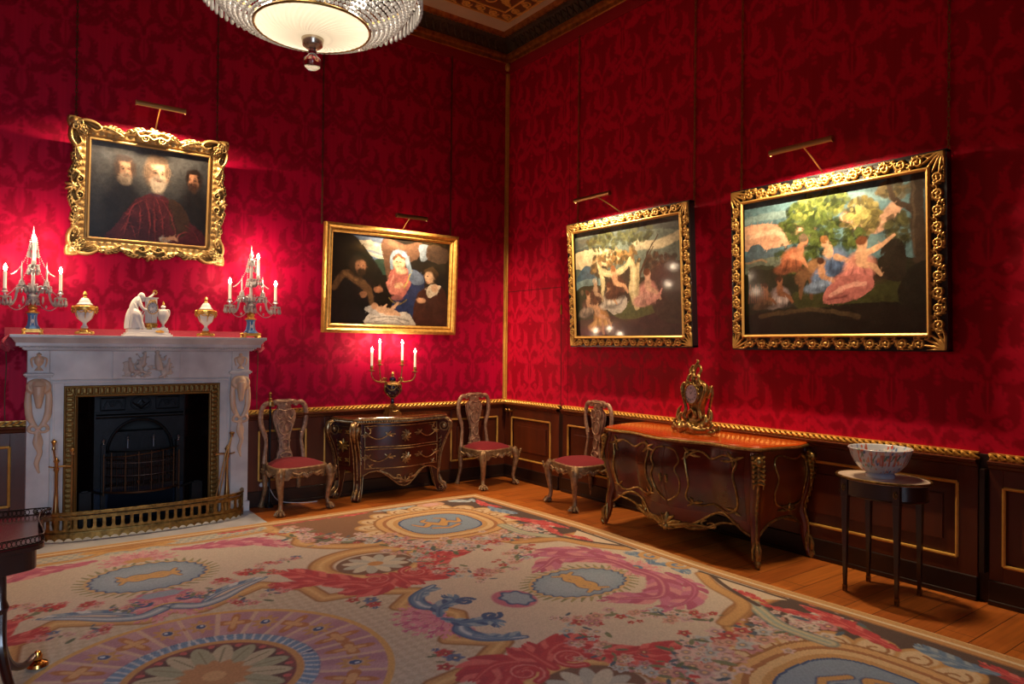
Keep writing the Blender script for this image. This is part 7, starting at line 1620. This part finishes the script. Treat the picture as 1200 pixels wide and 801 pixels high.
# sockets low on the back wall
M_PLUG = mat('white_socket', (210, 210, 214), .4)
for lab, x in (('round white socket low on the panelling nearer the fireplace', -2.80), ('round white socket low on the panelling behind the chair leg', -2.74)):
    b = MB(); b.tube([(x, -.03, .20), (x, -.022, .20)], [.018, .02], n=16); tag(b.build('wall_socket', M_PLUG), lab, 'socket', 'sockets behind the fireside chair')
b = MB(); b.tube(catmull([(-2.74, -.04, .19), (-2.66, -.08, .05), (-2.45, -.10, .006), (-2.3, -.12, .006)], 6), .004, n=6); tag(b.build('power_cable', M_PLUG), 'thin pale cable trailing along the floor behind the fireside chair', 'cable')
# ------------------------------------------------------------------ chandelier
CHX, CHY = -3.728, -3.725
CHN = thing('chandelier', 'large crystal bead chandelier with a cut glass dish hanging from the ceiling', 'chandelier', (CHX, CHY, 0), 0)
M_BEAD = M_BEADC
b = MB()
for (r, z) in ((.445, 3.06), (.238, 2.845)):
    b.tube([(r * math.cos(t), r * math.sin(t), z) for t in np.linspace(0, 2 * math.pi, 72, endpoint=False)], .009 if r > .3 else .006, n=8, closed=True)
b.lathe([(.012, 2.80), (.012, 3.5), (.05, 3.52), (.012, 3.56), (.012, 4.98), (.09, 5.0), (.11, 5.05)], 16)
for k in range(6):
    a = k * math.pi / 3; b.tube([(.01, 0, 3.3), (.25 * math.cos(a), .25 * math.sin(a), 3.18), (.445 * math.cos(a), .445 * math.sin(a), 3.06)], .006, n=6)
b.build('gilt_frame', M_BRONZE, CHN)
def arc(t): r = .44 * (1 - t) + .243 * t; z = 3.05 - .20 * t - .035 * math.sin(math.pi * t); return r + .028 * math.sin(math.pi * t), z
sm = MB(); nb = 13
for i in range(nb): r, z = arc((i + .5) / nb); sm.sph((r, 0, z), .0105 - .002 * i / nb, 7)
s0 = sm.build('bead_string', M_BEAD, CHN, smooth=False)
NS = 88
for k in range(1, NS): o = s0.copy(); COL.objects.link(o); o.parent = CHN; o.rotation_euler[2] = 2 * math.pi * k / NS
sm = MB(); sm.sph((.455, 0, 3.035), .008, 6); sm.lathe([(.0, 3.026), (.006, 3.018), (.0085, 2.98), (.0095, 2.955), (.006, 2.945), (.0, 2.942)], 6, (.455, 0, 0))
p0 = sm.build('prism_drop', M_BEAD, CHN, smooth=False)
for k in range(1, 84): o = p0.copy(); COL.objects.link(o); o.parent = CHN; o.rotation_euler[2] = 2 * math.pi * k / 84
sm = MB()       # upper tent of beads above the ring
for i in range(16): t = i / 15; sm.sph((.44 - .36 * t ** .8, 0, 3.07 + .75 * t ** 1.4), .009, 6)
u0 = sm.build('upper_bead_string', M_BEAD, CHN, smooth=False)
for k in range(1, 48): o = u0.copy(); COL.objects.link(o); o.parent = CHN; o.rotation_euler[2] = 2 * math.pi * k / 48
# cut glass dish
V = []; F = []; nr, na = 14, 96
for i in range(nr + 1):
    r = .236 * i / nr; z = 2.80 + .045 * (i / nr) ** 2.2
    for k in range(na): V.append((r * math.cos(2 * math.pi * k / na), r * math.sin(2 * math.pi * k / na), z - .0025 * ((i + k) % 2) * (i > 4)))
for i in range(nr):
    for k in range(na): F.append((i * na + k, i * na + (k + 1) % na, (i + 1) * na + (k + 1) % na, (i + 1) * na + k))
b = MB(); b.add(V, F)
m = bpy.data.materials.new('frosted_cut_glass'); m.use_nodes = True; nt = m.node_tree; N = nt.nodes; L = nt.links; N.remove(N['Principled BSDF'])
t_ = N.new('ShaderNodeBsdfTranslucent'); t_.inputs[0].default_value = (.5, .47, .42, 1); g_ = N.new('ShaderNodeBsdfGlossy'); g_.inputs['Roughness'].default_value = .15; x_ = N.new('ShaderNodeMixShader'); x_.inputs[0].default_value = .15; L.new(t_.outputs[0], x_.inputs[1]); L.new(g_.outputs[0], x_.inputs[2]); L.new(x_.outputs[0], N['Material Output'].inputs[0])
b.build('glass_dish', m, CHN, smooth=False)
b = MB(); b.lathe([(.045, 2.808), (.047, 2.80), (.044, 2.785), (.042, 2.772), (.03, 2.762), (.015, 2.757), (.0, 2.755)], 28); b.build('finial_cap', mat('finial_silver', (196, 180, 160), .25, .9), CHN)
b = MB(); b.lathe([(.012, 2.757), (.018, 2.748), (.014, 2.738), (.02, 2.73), (.034, 2.715), (.038, 2.698), (.032, 2.682), (.018, 2.67), (.0, 2.667)], 20); b.build('crystal_ball', mat('ball_glass', (236, 232, 230), .03, trans=1.0), CHN)
M_BULB = mat('chandelier_bulb', (255, 240, 220), .4, emit=((255, 232, 196), 20))
for k in range(8):
    a = k * math.pi / 4 + .2; b = MB(); b.lathe([(.0, 2.93), (.018, 2.94), (.026, 2.965), (.018, 2.99), (.01, 3.01), (.01, 3.03)], 12, (.2 * math.cos(a), .2 * math.sin(a), 0)); b.build('bulb', M_BULB, CHN)
    lamp('chandelier_light', 'POINT', (.30 * math.cos(a), .30 * math.sin(a), 3.0), 7 * K_CHAND, (1, .84, .66), parent=CHN, radius=.05)
